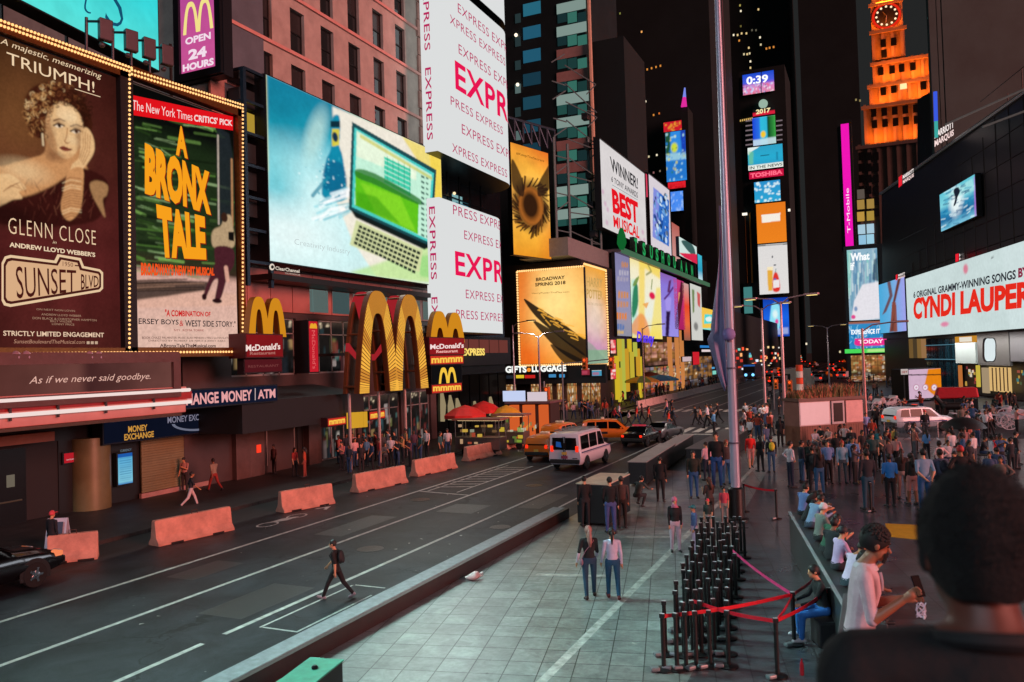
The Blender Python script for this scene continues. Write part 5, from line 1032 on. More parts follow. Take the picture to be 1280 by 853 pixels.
# ------------------------------------------------------------------ dark office towers behind, with the few lit windows the night shows
def dark_tower(name, label, pl, pr, Y, z1, wins, cols=('#e8c98c', '#fff0d0', '#d9c9a0'), yref=200, depth=40, wpx=(1.5, 1.8), mat=None):
 t, a, b = yface(name, label, 'tower', pl, pr, Y, .1, z1, depth, mat or TOWERM, yref)
 sc_ = Y/880
 for p in wins:
  x, y = p[:2]; cl = p[2] if len(p) > 2 else cols[(int(x)+int(y)) % len(cols)]; q = onY(x, y, Y-.05); w_ = wpx[0]*sc_*.55; h_ = wpx[1]*sc_*.6
  MB().box(q[0]-w_, q[0]+w_, Y-.1, Y-.02, q[2]-h_, q[2]+h_).build('lit_window', E(cl, 1.0), t)
 return t
OR = '#d98a3c'
w1 = [(748, 4), (749, 14), (743, 44), (745, 62), (738, 73), (749, 92), (769, 86, OR), (802, 40, '#ffb060')] + [(776+k*5.5, 96-k*1.5, OR) for k in range(10)] + [(785, 106, OR), (789, 105, OR), (797, 104, OR)] + [(763, 131), (768, 130), (780, 132), (788, 130), (807, 127), (768, 18, '#7a7a3c'), (775, 17, '#7a7a3c'), (750, 132, '#8a5a2c'), (817, 144, OR), (824, 142, '#c96a2c'), (811, 196), (821, 194), (808, 208, '#8a7050'), (817, 216, '#8a5a5a'), (825, 214, '#7a6a5a')]
dark_tower('dark_office_tower', 'dark wide office tower with scattered lit windows behind the best musical board', 738, 893, 230, 190, w1)
w2 = [(925, 7, '#a99a50'), (926, 14), (948, 12), (926, 33, '#6a6030'), (917, 44), (922, 44), (927, 42), (933, 42), (924, 51, OR), (950, 47), (951, 56), (936, 60), (930, 68), (934, 68), (937, 67), (938, 77), (938, 85), (958, 61, OR), (962, 60, OR), (967, 59, OR), (945, 38, '#5a5648'), (940, 38, '#5a5648')]
dark_tower('dark_rear_tower', 'tall dark tower dotted with lit windows behind the countdown screen tower', 897, 992, 430, 330, w2)
t = dark_tower('dark_slab_tower', 'plain dark slab tower just left of the orange clock tower', 1005, 1078, 420, 260, [(1070, 125, '#8a7a50'), (1075, 126, '#8a7a50'), (1050, 440), (1008, 430)])
# screen tower's reflection in the dark glass, put in as glowing panels
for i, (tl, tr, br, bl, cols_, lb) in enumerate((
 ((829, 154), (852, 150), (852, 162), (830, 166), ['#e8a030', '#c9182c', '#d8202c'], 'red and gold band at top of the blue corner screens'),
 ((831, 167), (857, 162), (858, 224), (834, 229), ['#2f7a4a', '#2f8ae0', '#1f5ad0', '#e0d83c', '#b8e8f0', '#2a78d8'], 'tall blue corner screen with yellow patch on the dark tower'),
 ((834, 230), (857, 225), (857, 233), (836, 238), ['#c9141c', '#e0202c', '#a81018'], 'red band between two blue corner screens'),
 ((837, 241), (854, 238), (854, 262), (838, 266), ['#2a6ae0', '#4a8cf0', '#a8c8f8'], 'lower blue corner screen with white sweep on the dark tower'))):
 B = Board('mirrored_screen', lb, 'screen', tl, tr, br, bl, Y=222, thick=4.0)
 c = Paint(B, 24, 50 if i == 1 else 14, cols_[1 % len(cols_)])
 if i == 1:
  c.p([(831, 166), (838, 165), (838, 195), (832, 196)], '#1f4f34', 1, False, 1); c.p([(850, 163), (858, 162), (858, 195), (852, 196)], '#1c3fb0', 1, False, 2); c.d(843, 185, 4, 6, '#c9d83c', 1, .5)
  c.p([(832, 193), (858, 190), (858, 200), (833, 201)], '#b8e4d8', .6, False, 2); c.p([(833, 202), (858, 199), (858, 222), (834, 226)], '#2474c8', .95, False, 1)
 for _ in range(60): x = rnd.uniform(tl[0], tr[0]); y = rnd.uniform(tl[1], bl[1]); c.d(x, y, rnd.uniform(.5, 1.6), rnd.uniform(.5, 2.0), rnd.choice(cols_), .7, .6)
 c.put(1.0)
t = thing('lit_spire', 'small blue and magenta lit spire above the blue corner screens', 'spire', tuple(onY(855, 135, 222)))
q0, q1, q2 = onY(856, 110, 222), onY(855.5, 122, 222), onY(855, 134, 222)
MB().tube([q1, q0], [.5, .2], 6).build('spire_tip', E('#7a8ae8', 1), t); MB().tube([q2, q1], [.9, .5], 6).build('spire_base', E('#e02c9c', 1), t);
MB().box(q2[0]-1, q2[0]+1, 222, 229, .1, q2[2]).build('mast_tower', TOWERM, t)

# ------------------------------------------------------------------ the screen-clad tower at the end of the square
YT = 300
t, a, b = yface('screen_tower', 'slim tower stacked with bright screens at the far end', 'tower', 931, 989, YT+1.5, .1, onY(950, 84, YT)[2], 22, TOWERM, 300)
for k in range(6):
 for x0, x1 in ((932, 941), (970, 978)): ypanel(t, 'side_fin', [(x0, 151+k*6), (x1, 149.5+k*6), (x1, 151.2+k*6), (x0, 152.7+k*6)], YT+1.2, E('#8a7a80', .7))
for k in range(7): ypanel(t, 'bulb_window', [(925+k*2.4, 150-k*.5), (926.4+k*2.4, 150-k*.5), (926.4+k*2.4, 152-k*.5), (925+k*2.4, 152.6-k*.5)], YT+1.0, E('#d8b060', 1))
gl = MB()
for k, (x0, x1) in enumerate(((931, 936), (936, 943))): q0, q1 = onY(x0, 266, YT+.5), onY(x1, 400, YT+.5); gl.box(q0[0], q1[0], YT+.6+k*.3, YT+1.4, q1[2], q0[2])
gl.build('gilded_shaft', M('#b58a3c', .4, .5, .3, .3), t)
for x0, y0, x1, y1 in ((928, 271, 934, 266), (985, 261, 988, 266)): ypanel(t, 'flood_lamp', [(x0, y0-2), (x1, y1-2), (x1, y1+1), (x0, y0+1)], YT-.5, E('#fff4e0', 1.3), .4)
def tscreen(name, label, q, n, paint, Y=YT, th=1.2):
 B = Board(name, label, 'screen', *q, Y=Y, thick=th); c = Paint(B, *n, '#222222'); paint(c); c.put(1.05); return B
def f1(c):
 c.vgrad([(0, '#1448c8'), (.45, '#4a5ad8'), (.7, '#d84ab0'), (1, '#d84a5c')]); c.p([(929, 107), (968, 102), (968, 113), (929, 119)], '#e0a8c8', .5, False, 1)
 for _ in range(70): c.d(rnd.uniform(929, 967), rnd.uniform(104, 118), .9, 1.2, rnd.choice(['#f0e8f0', '#7a3a8c', '#e85a7c', '#b0c0f0']), .8, .6)
B = tscreen('countdown_screen', 'blue and magenta screen showing 0:39 high on the slim tower', ((928, 94), (967, 88), (968, 113), (929, 120)), (40, 26), f1)
textq(B, '0:39', (933, 96.5), (960, 93), (960, 103), (933, 106.5), '#f4f4ff', 1.2, .03); B.poly([(951, 90), (952, 90), (952, 116), (951, 116)], '#0a0a20', 1); B.done()
t2 = thing('crystal_ball', 'pale round ball above the lit year number', 'ball', tuple(onY(954, 137, YT)))
q = onY(954, 130, YT+.2); MB().ell(q, 1.6, 1.6, 1.6, 14, 10).build('ball', E('#9cb8a8', .95), t2, True); MB().tube([q-[0, 0, 2.6], q-[0, 0, 1.5]], .3, 6).build('mast', M('#55585c', .4, .6), t2)
B = Board('year_sign', 'lit 2017 numerals above a red band on the slim tower', 'sign', (941, 138), (968, 133), (969, 141), (941, 147), Y=YT, thick=.4)
cv = Canvas(10, 6, '#d8203c'); cv.rect(0, 0, 1, .5, '#141414'); B.art(cv, 1); textq(B, '2017', (945, 137.4), (963, 134.6), (963, 140.4), (945, 143.4), '#f2e0a8', 1.1, .04); B.done()
def f2(c):
 c.vgrad([(0, '#1c3fd0'), (.3, '#2a6fe0'), (.36, '#2fb8d8'), (.62, '#2fb0d0'), (.66, '#0c3a24'), (.9, '#2f8a3a'), (1, '#3fa84a')], axis='x'); c.d(954, 168, 3, 4, '#f0c42c', 1, .5); c.p([(941, 175), (970, 171), (970, 180), (941, 183)], '#c8e0e8', .8, False, 2)
tscreen('flower_screen', 'screen of blue cyan and green bands with yellow flower', ((940, 148), (969, 144), (970, 179), (942, 183)), (30, 36), f2)
def f3(c):
 c.vgrad([(0, '#2f9cc0'), (.5, '#27a8cc'), (.76, '#2a9cc4'), (.78, '#dfe8e0'), (1, '#e8ece4')]); c.p([(934, 186), (950, 183), (940, 190), (936, 194)], '#e8efe8', .9, True); c.p([(936, 190), (942, 190), (942, 205), (937, 206)], '#6fc08a', .7, False, 2); c.l([(951, 195), (961, 194)], .5, '#14465c'); c.p([(970, 190), (972, 190), (972, 200), (970, 200)], '#14567c', .6)
B = tscreen('news_screen', 'cyan screen with white caption strip over a red lettered band', ((934, 185), (978, 180), (979, 208), (936, 214)), (44, 30), f3)
textq(B, 'IN THE NEWS', (937, 208.5), (978, 203.5), (978, 207), (937, 212.5), '#3a4a44', 1, .02); B.done()
B = Board('red_band_sign', 'red lettered band sign beneath the cyan news screen', 'sign', (936, 216), (979, 210.5), (980, 219), (937, 225), Y=YT, thick=.6); B.art(Canvas(10, 4, '#c81440'), 1); textq(B, 'TOSHIBA', (938, 217.2), (978, 212), (978, 217.6), (938, 223), '#ff6a86', 1.1, .04); B.done()
def f4(c):
 c.vgrad([(0, '#2a8cc8'), (1, '#2aa4d0')])
 for _ in range(50): c.d(rnd.uniform(943, 975), rnd.choice([rnd.uniform(228, 234), rnd.uniform(246, 254), rnd.uniform(236, 243)]), rnd.uniform(.8, 2), rnd.uniform(.8, 1.6), '#d8eef2', .9, .5)
tscreen('sparkle_screen', 'blue screen of white sparkles above the orange screen', ((942, 228), (975, 225), (976, 251), (944, 254)), (34, 26), f4)
def f5(c):
 c.vgrad([(0, '#e0761c'), (1, '#e8801f')]); c.p([(952, 269), (975, 266.5), (975, 276), (953, 279)], '#f0e8dc', 1)
tscreen('orange_screen', 'plain orange screen with white block on the slim tower', ((945, 256), (982, 252), (983, 302), (947, 305)), (40, 50), f5)
def f6(c):
 c.vgrad([(0, '#d9d6d4'), (1, '#dcd8d6')]); c.p([(959, 336), (966, 336), (965.5, 363), (960.5, 363.5)], '#e0a83c', 1, False, 1); c.p([(959, 334), (966.3, 333.6), (966.3, 338), (959, 338)], '#f0e0b8', 1)
 c.p([(968, 341), (971, 341), (974, 350), (974.4, 363), (966.6, 363.6), (966, 350)], '#d8342c', 1, True, 1); c.p([(966.6, 350), (974, 349.6), (974, 359), (966.6, 360)], '#e8e4e4', .95); c.d(968.6, 349, 1.6, 1.2, '#3a5ab8', .9); c.p([(969, 336), (970.2, 336), (970.2, 341), (969, 341)], '#8a9aa0'); c.p([(947, 307.5), (984, 305), (984, 306), (947, 308.6)], '#2a2a2a', 1); c.d(965.5, 321.5, .8, 1.6, '#2a2a3a'); c.d(968.5, 331.6, 1.8, .8, '#4a4a58')
tscreen('bottle_screen', 'white screen showing a beer glass and red bottle', ((947, 307), (984, 303), (986, 366), (950, 369)), (44, 70), f6)
def f7(c):
 c.vgrad([(0, '#1238a0'), (.5, '#1a62e0'), (1, '#1440a8')]); c.p([(964, 385), (967, 380), (971, 380), (975, 386), (974, 410), (963, 411)], '#8fe0f0', .95, True, 2); c.d(969, 393, 3, 5, '#e8f4f0', .8, .8); c.d(971, 402, 2, 3, '#e04a9c', 1, .6); c.p([(958, 412), (985, 409), (985, 417), (958, 419)], '#c8d4f0', .5, False, 2)
tscreen('blue_bottle_screen', 'deep blue screen with glowing pale bottle at tower foot', ((953, 374), (985, 371), (987, 420), (956, 422)), (36, 50), f7)
t = thing('teal_sign_front', 'dim teal lit shop front left of the deep blue screen', 'shop', tuple(onY(934, 420, 290)))
ypanel(t, 'lit_sign', [(929, 360), (940, 358), (941, 392), (931, 392)], 290, E('#4a8a88', .8)); ypanel(t, 'wall', [(924, 355), (950, 353), (950, 440), (925, 440)], 290.5, M('#101a1c', .4, .2)); ypanel(t, 'ring_light', [(930, 405), (940, 404), (940, 412), (931, 412)], 290, E('#2a5a5c', .8))
# ================================================================== RIGHT SIDE
# floodlit stepped clock tower: each tier is washed by a real orange lamp on the ledge below it
YC = 262
t = thing('clock_tower', 'stepped masonry clock tower floodlit orange, with round clock of lights', 'tower', tuple(onY(1122, 430, YC+9)))
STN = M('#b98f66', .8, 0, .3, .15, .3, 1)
def tier(x0, x1, yt, yb, dy, wins=(), lamp_e=0, dep=16, lp=None):
 q0, q1 = onY(x0, yt, YC+dy), onY(x1, yb, YC+dy); a, b = q0[0], q1[0]; z0, z1 = onY((x0+x1)/2, yb, YC+dy)[2], onY((x0+x1)/2, yt, YC+dy)[2]
 mb = MB().box(a, b, YC+dy, YC+dy+dep, z0, z1)
 for k in range(int((b-a)/2.6)+1): mb.box(a+k*2.6, a+k*2.6+.8, YC+dy-.5, YC+dy-.01, z0, z1+1.0)
 mb.box(a-.6, b+.6, YC+dy-1.0, YC+dy-.51, z1-.5, z1+.5)
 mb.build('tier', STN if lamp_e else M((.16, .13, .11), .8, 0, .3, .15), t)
 for (x, y) in wins: q = onY(x, y, YC+dy); MB().box(q[0]-.75, q[0]+.75, YC+dy-.56, YC+dy-.52, q[2]-1.2, q[2]+1.2).build('window', M('#0e0c0b', .3), t)
 if lamp_e:
  for k in range(lp or 1): lamp('tower_floodlight', 'AREA', (a+(b-a)*(k+.5)/(lp or 1), YC+dy-3.2, z0+.2), (a+(b-a)*(k+.5)/(lp or 1), YC+dy+2.0, z0+9), (1, .21, .02), lamp_e, shape='RECTANGLE', size=(b-a)/(lp or 1)*.7, size_y=.8, spread=R(150))
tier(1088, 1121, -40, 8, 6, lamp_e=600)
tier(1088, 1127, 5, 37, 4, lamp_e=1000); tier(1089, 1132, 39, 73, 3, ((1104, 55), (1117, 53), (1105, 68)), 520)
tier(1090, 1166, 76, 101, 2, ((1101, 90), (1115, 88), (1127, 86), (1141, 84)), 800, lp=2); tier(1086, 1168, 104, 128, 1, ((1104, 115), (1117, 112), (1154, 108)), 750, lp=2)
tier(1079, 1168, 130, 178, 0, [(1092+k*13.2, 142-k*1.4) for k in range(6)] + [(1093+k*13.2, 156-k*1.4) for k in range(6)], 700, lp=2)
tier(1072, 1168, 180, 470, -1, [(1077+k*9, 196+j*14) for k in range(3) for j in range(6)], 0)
for x, y in ((1129, 110), (1158, 146)): q = onY(x, y, YC+.3); MB().box(q[0]-.9, q[0]+.9, YC-1.3, YC-1.1, q[2]-.8, q[2]+.8).build('lit_window', E('#ffe0a0', 1.2), t)
for x, y, cl in ((1076, 256, '#a08040'), (1088, 255, '#a08040'), (1076, 271, '#b89040'), (1088, 270, '#a88a3c'), (1077, 287, '#a8c8d8'), (1088, 286, '#a8c8d8'), (1078, 300, '#8fc0dc'), (1088, 299, '#9ccce0'), (1076, 243, '#5a5048')):
 q = onY(x, y, YC-1.6); MB().box(q[0]-1.0, q[0]+1.0, YC-1.8, YC-1.6, q[2]-1.4, q[2]+1.4).build('lit_window', E(cl, 1), t)
cq = onY(1108, 20, YC+3.2); ck = MB()
ck.add([cq+np.array([4.0*math.cos(a), 0, 4.0*math.sin(a)]) for a in np.linspace(0, 2*math.pi, 33)[:-1]] + [cq+np.array([3.3*math.cos(a), 0, 3.3*math.sin(a)]) for a in np.linspace(0, 2*math.pi, 33)[:-1]], [(i, (i+1) % 32, 32+(i+1) % 32, 32+i) for i in range(32)])
ck.build('clock_ring', E('#e02814', 1.0), t); MB().poly([cq+np.array([3.3*math.cos(a), -.01, 3.3*math.sin(a)]) for a in np.linspace(0, 2*math.pi, 33)[:-1]]).build('clock_face', M('#1a1210', .5), t)
for k in range(12): a = 2*math.pi*k/12; MB().ell(cq+np.array([2.75*math.cos(a), -.2, 2.75*math.sin(a)]), .33, .2, .33, 8, 5).build('clock_light', E('#ffd8b0', 1.4), t, True)
for a, l_ in ((2.2, 1.6), (4.6, 2.0)): MB().tube([cq+[0, -.15, 0], cq+np.array([l_*math.cos(a), -.15, l_*math.sin(a)])], .1, 5).build('clock_hand', M('#6a5a40', .4), t)
# tall magenta sign
B = Board('magenta_sign', 'tall narrow magenta sign with upright white lettering', 'sign', (1049.5, 156), (1061, 154), (1067, 309), (1058.5, 311), Y=205, thick=1.5)
B.art(Canvas(6, 40, '#f016b4'), 1.0); h_ = B.h
v, fs, _ = glyphs('T-Mobile', .0); B.txt.add([B.at(B.w*.30+(1-p[1])*B.w*.38, h_*(.12+.36*p[0]), .02) for p in v], fs, B._mi(E('#f8e0f4', 1.1))); B.done()
t = thing('magenta_sign_tower', 'dark narrow tower behind the magenta sign', 'tower', tuple(onY(1060, 440, 207))); q0, q1 = onY(1052, 300, 206.6), onY(1070, 300, 206.6)
MB().box(q0[0], q1[0], 206.6, 216, .1, onY(1055, 150, 206.6)[2]).build('wall', TOWERM, t)
# screen column right of it
YS = 150
t, a, b = yface('screen_column', 'slim dark block stacked with two bright screens', 'building', 1058, 1112, YS+.8, .1, onY(1075, 306, YS)[2], 12, M('#161719', .4, .2), 400)
B = Board('streaky_screen', 'pale blue streaky screen with white what if lettering', 'screen', (1058.5, 314), (1097, 309), (1099, 398), (1062, 403), Y=YS, thick=.6)
c = Paint(B, 50, 90, '#8fb4c8')
for k in range(90): x = rnd.uniform(1058, 1099); y = rnd.uniform(312, 366); c.l([(x, y), (x+.4, y+rnd.uniform(8, 30))], rnd.uniform(.4, 1.4), rnd.choice(['#d8e4e8', '#5a8cb0', '#b0c8d4', '#3a6a94', '#8fd0c8']), .6)
c.p([(1078, 356), (1099, 352), (1099, 398), (1064, 402), (1068, 376)], '#e8e4ea', .95, False, 3); c.p([(1092, 325), (1098, 322), (1098, 352), (1090, 350)], '#26405c', .8, False, 2); c.p([(1058, 314), (1064, 314), (1064, 360), (1060, 380)], '#7fd8b8', .5, False, 4); c.d(1067, 396, 2.6, 2.6, '#e04a90', 1, .4); c.d(1070, 386, 2, 3, '#4a7ab0', .8, .6)
c.put(1.0); textq(B, 'What', (1063, 317), (1087, 315), (1087, 325), (1063, 327), '#f4f6f8', 1.1, .04); textq(B, 'if', (1063, 328), (1068, 328), (1068, 338), (1063, 338), '#f4f6f8', 1.1, .03); B.done()
B = Board('experience_screen', 'blue and white screen with pink pill under the streaky screen', 'screen', (1061, 404), (1102, 400), (1114, 436), (1062, 438), Y=YS-.5, thick=.5)
c = Paint(B, 60, 40, '#2f8ac4'); c.p([(1061, 400), (1102, 400), (1102, 404), (1061, 406)], '#a05a2c', .9)
for k in range(90): x = rnd.uniform(1061, 1114); y = rnd.uniform(406, 438); c.l([(x, y), (x+rnd.uniform(-3, 3), y+rnd.uniform(1, 6))], .5, rnd.choice(['#8fd0f0', '#1a5a9c', '#d0ecf6', '#2a78c0']), .7)
c.p([(1069, 425), (1072, 423.5), (1104, 422.5), (1109, 426), (1105, 431), (1072, 432)], '#ea2c8c', 1, True); c.put(1.0)
textq(B, 'EXPERIENCE IT', (1064, 412.5), (1100, 411), (1100, 417), (1064, 418.5), '#f0f6fa', 1.1, .04); textq(B, 'TODAY', (1073, 425), (1104, 424), (1104, 429), (1073, 430), '#fbe4f0', 1.1, .03); B.done()
B = Board('green_strip_sign', 'bright green strip sign under the blue screen with pink pill', 'sign', (1056, 435), (1113, 437), (1113, 443), (1056, 439.5), Y=YS-.9, thick=.3); cv = Canvas(20, 4, '#4ad85a'); cv.rect(.5, .2, .95, .8, '#d8f0a0', .6); B.art(cv, 1)
stall_window(t, 1064, 1114, 444, 470, YS-.2, n=(18, 8)); stall_window(t, 1064, 1114, 470, 490, YS-.2, n=(18, 8), warm=('#8a2a24', '#c9a08c', '#3a2a2a', '#e0d8d0', '#5a3a34'))

# ------------------------------------------------------------------ hotel block with its black screen wall
B = Board('singer_billboard', 'long white billboard with red singer name and black line above', 'billboard', (1132.5, 347), (1290, 301.5), (1290, 412.5), (1135, 420), d=112, thick=.6, edge='#101214')
HB = B
c = Paint(B, 120, 60, '#c9dad9'); c.noise(.05, 20); c.d(1207, 337, 3, 6, '#d8708a', .9, .5); c.d(1181, 405, 5, 3, '#e07aa0', .9, .6); c.d(1240, 323, 1, 1.5, '#3a3a3a'); c.p([(1250, 300), (1290, 300), (1290, 420), (1262, 420)], '#d2e2e2', .6, False, 5); c.put(1.0)
textq(B, '6 ORIGINAL GRAMMY-WINNING SONGS', (1142, 365), (1270, 337), (1270, 349), (1142, 373), '#2a2c34', 1, .03); textq(B, 'BY', (1273, 335.5), (1286, 333), (1286, 345), (1273, 347.5), '#8a2040', 1, .05)
textq(B, 'CYNDI LAUPER', (1142, 373), (1292, 350), (1292, 384), (1142, 400), '#e02a1c', 1.05, .05); B.done()
def on_hotel(x, y, off=0.0): a, b = HB.loc(x, y); return HB.at(a, b, off)
t = thing('hotel_block', 'hotel block with huge black screen wall and curved concrete crown', 'building', tuple(on_hotel(1200, 425)))
BK = M('#16191b', .45, .1, .25, .4)
pts = [on_hotel(*p, -.7) for p in ((1096, 243), (1130, 219), (1168, 191), (1290, 104))]; bot = [on_hotel(1290, 420, -.7), on_hotel(1098, 424, -.7)]
MB().prism([*pts, *bot], -HB.n*24).build('screen_wall', BK, t)
ed = MB(); pp = [on_hotel(*p, -.5) for p in ((1096, 243), (1130, 219), (1168, 191), (1290, 104))]
for p, q in zip(pp, pp[1:]): ed.tube([p, q], .22, 6)
ed.build('roof_edge', M('#8f9a9c', .4, .5), t)
sg = MB()
for k in range(14):
 a_ = HB.w*(-.15+k*.085)
 sg.tube([HB.at(a_, 7.5, -.69), HB.at(a_, 9+max(0, k-1)*1.3, -.69)], .05, 4)
for k in range(7): sg.tube([HB.at(-5, 9+k*2.6, -.69), HB.at(HB.w, 9+k*2.6, -.69)] if k < 3 else [HB.at(2+k*4.2, 9+k*2.6, -.69), HB.at(HB.w, 9+k*2.6, -.69)], .05, 4)
sg.build('panel_joint', M('#0a0b0c', .5), t)
# curved dark drum and pale shaft above
def arcwall(x0, x1, f, nm, m, th=1.0):
 mb = MB(); P_ = []
 for k in range(25):
  a_ = k/24; x = x0+(x1-x0)*a_; yt, yb = f(x); dd = 150-26*math.sin(a_*math.pi*.5)
  P_.append((onD(x, yt, dd), onD(x, yb, dd)))
 for (a0, b0), (a1, b1) in zip(P_, P_[1:]): mb.add([a0, a1, b1, b0, a0+_f*th*6, a1+_f*th*6, b1+_f*th*6, b0+_f*th*6], [(0, 1, 2, 3), (4, 5, 1, 0), (7, 6, 5, 4), (3, 2, 6, 7)])
 mb.build(nm, m, t, True); return [p[0] for p in P_]
CROWN = lambda x: 112-(x-1168)*.60+((x-1168)**2)*.00085
e1 = arcwall(1167, 1330, lambda x: (CROWN(x), 330), 'dark_drum', M((.018, .034, .036), .5, 0, .3, .3))
ed = MB(); ed.tube([p+[0, 0, .1] for p in e1], .22, 6); ed.build('drum_rim', M('#6f9a9c', .4, .2), t)
ed = MB(); ed.tube([onD(1182+k*8, 156-k*3.6, 72) for k in range(14)], .1, 5); ed.tube([onD(1228+k*8, 159-k*3.0, 72) for k in range(8)], .1, 5); ed.build('drum_line', M('#6f9a9c', .4, .2), t)
ps = MB()
for k, (x0, x1) in enumerate(((1163, 1172), (1173, 1178), (1179.5, 1340))):
 q0, q1 = onD(x0, 100, 112), onD(x1, 100, 112); c_ = (q0+q1)/2; w_ = (q1-q0)/2; w_[2] = 0; ps.obox((c_[0], c_[1], 49), w_, _f*[1, 1, 0]*.3, (0, 0, 31))
ps.build('concrete_shaft', M((.036, .078, .078), .8, 0, .35, .15, .3, 2), t)
MB().tube([onD(1169, 115, 88), onD(1170, 152, 88)], .22, 6).build('blue_lit_edge', E('#3a5ae0', 1), t); MB().tube([onD(1170, 150, 88), onD(1170.5, 172, 88)], .2, 6).build('teal_lit_edge', E('#3fb0a8', .9), t)
def hsign(label, q, red, off=.3):
 B_ = Board('hotel_sign', label, 'sign', *q, d=90, thick=.2, back=False)
 x0, x1 = q[0][0], q[1][0]; f_ = .0 if not red else .28; y = lambda t_, s: q[0][1]*(1-s)*(1-t_)+q[1][1]*s*(1-t_)+q[3][1]*(1-s)*t_+q[2][1]*s*t_
 xa = x0+(x1-x0)*f_
 textq(B_, 'MARRIOTT', (xa, y(.05, f_)), (x1, y(.05, 1)), (x1, y(.45, 1)), (xa, y(.45, f_)), '#f4e8e4', 1.1, .03); textq(B_, 'MARQUIS', (xa, y(.55, f_)), (x1, y(.55, 1)), (x1, y(.98, 1)), (xa, y(.98, f_)), '#f4d8d4', 1.1, .03)
 if red: B_.poly([(x0, y(0, 0)), (xa-1, y(0, f_)), (xa-1, y(1, f_)), (x0, y(1, 0))], '#e02030', 1.1)
 B_.done()
hsign('white two line lettering at top of the drum beside the blue lit edge', ((1168, 164), (1192, 150), (1192, 171), (1168, 186)), False)
hsign('small red and white lettering high on the black screen wall edge', ((1123, 222), (1142, 210), (1142, 222), (1123, 235)), True)
hsign('small red and white lettering on top of the singer billboard', ((1194, 318), (1212, 314), (1212, 323), (1194, 328)), True); hsign('small red and white lettering above the leg picture screen', ((1119.5, 344), (1131, 340), (1131, 347), (1119.5, 351)), True)
def hboard(name, label, q, n, edge='#101214'):
 pl = [on_hotel(*p) for p in q]; B_ = Board.__new__(Board)
 B_.u, B_.v, B_.n = HB.u, HB.v, HB.n; l = [HB.loc(*p) for p in q]; a0 = (l[0][0]+l[3][0])/2; a1 = (l[1][0]+l[2][0])/2; b0 = (l[2][1]+l[3][1])/2; b1 = (l[0][1]+l[1][1])/2
 B_.w, B_.h = a1-a0, b1-b0; B_.o = HB.at(a0, b0, 0.0); B_.t = thing(name, label, 'screen', tuple(B_.o+B_.u*B_.w/2)); B_.lay = .02; B_.txt = MB(); B_.tm = []
 MB().obox(B_.at(B_.w/2, B_.h/2, -.3), B_.u*(B_.w/2+.1), B_.v*(B_.h/2+.1), B_.n*.28).build('casing', M(edge, .5), B_.t)
 return B_, Paint(B_, *n, '#888888')
B, c = hboard('surf_screen', 'bright screen window of a surfer on the black wall', ((1174, 243), (1219, 219), (1220, 271), (1177, 289)), (60, 50))
c.vgrad([(0, '#5fc0d0'), (.35, '#7fd0dc'), (.5, '#2a88b4'), (.75, '#1f6a9c'), (1, '#7fc8e0')]); c.d(1195, 252, 8, 16, '#e8f4f4', .95, .9); c.p([(1180, 246), (1215, 224), (1218, 238), (1200, 245)], '#a8e0e0', .7, False, 3)
for k in range(80): x = rnd.uniform(1176, 1219); y = rnd.uniform(232, 286); c.l([(x, y), (x+rnd.uniform(3, 8), y-rnd.uniform(1, 4))], rnd.uniform(.4, 1), rnd.choice(['#d8f0f4', '#1a5c8c', '#4aa0c0', '#0f4a78']), .6)
c.p([(1194, 236), (1198, 235), (1200, 240), (1197, 247), (1195, 255), (1192, 258), (1194, 248), (1192, 240)], '#1a2030', 1, True); c.p([(1217, 222), (1220, 220), (1220, 270), (1218, 272)], '#b070d0', .8, False, 1); c.put(1.05)
B, c = hboard('leg_picture_screen', 'cyan to violet screen of slim legs left of the singer billboard', ((1099, 355), (1131.5, 347), (1132, 414), (1100, 417)), (40, 60))
c.vgrad([(0, '#48a8d8'), (.5, '#6ab0e0'), (1, '#a0a0ea')], axis='x'); c.p([(1122, 349), (1126, 348), (1119, 378), (1120, 414), (1112, 415), (1116, 378)], '#6a3a34', 1, False, 1); c.p([(1109, 353), (1113, 352), (1116, 370), (1108, 390), (1103, 394), (1112, 370)], '#6a3a34', .9, False, 1); c.p([(1115, 378), (1120, 378), (1122, 414), (1117, 415), (1118, 392), (1113, 415)], '#8a4a3c', .9); c.put(1.0)
# street level of the hotel
def hpanel(name, q, m, off=-.4, th=.3):
 l = [HB.loc(*p) for p in q]; a0, a1, b0, b1 = (l[0][0]+l[3][0])/2, (l[1][0]+l[2][0])/2, (l[2][1]+l[3][1])/2, (l[0][1]+l[1][1])/2; b0 = max(b0, .15-HB.o[2])
 return MB().obox(HB.at((a0+a1)/2, (b0+b1)/2, off), HB.u*(a1-a0)/2, HB.v*(b1-b0)/2, HB.n*th/2).build(name, m, t2)
t2 = thing('hotel_storefront', 'street level shopfronts of grey panels and blue glass under the singer billboard', 'shop', tuple(on_hotel(1220, 490)))
hpanel('back_wall', ((1098, 424), (1330, 410), (1330, 540), (1098, 500)), M('#141718', .5), -1.2)
for k in range(14): hpanel('glass_bay', ((1152+k*2.9, 424), (1154.4+k*2.9, 424), (1154.4+k*2.9, 486), (1152+k*2.9, 486)), M(['#1c4a5a', '#16303c', '#234f60'][k % 3], .08, .5, .2), -.8)
for y in (432, 450): hpanel('lit_rail', ((1152, y), (1192, y-2), (1192, y-1), (1152, y+1)), E('#5a8a9c', .7), -.55)
for k in range(4): hpanel('curtain_panel', ((1131+k*5, 424), (1135+k*5, 424), (1135+k*5, 448), (1131+k*5, 448)), E(['#8a6a3c', '#5a4a34', '#a07a44', '#b98a5c'][k], .6), -.7)
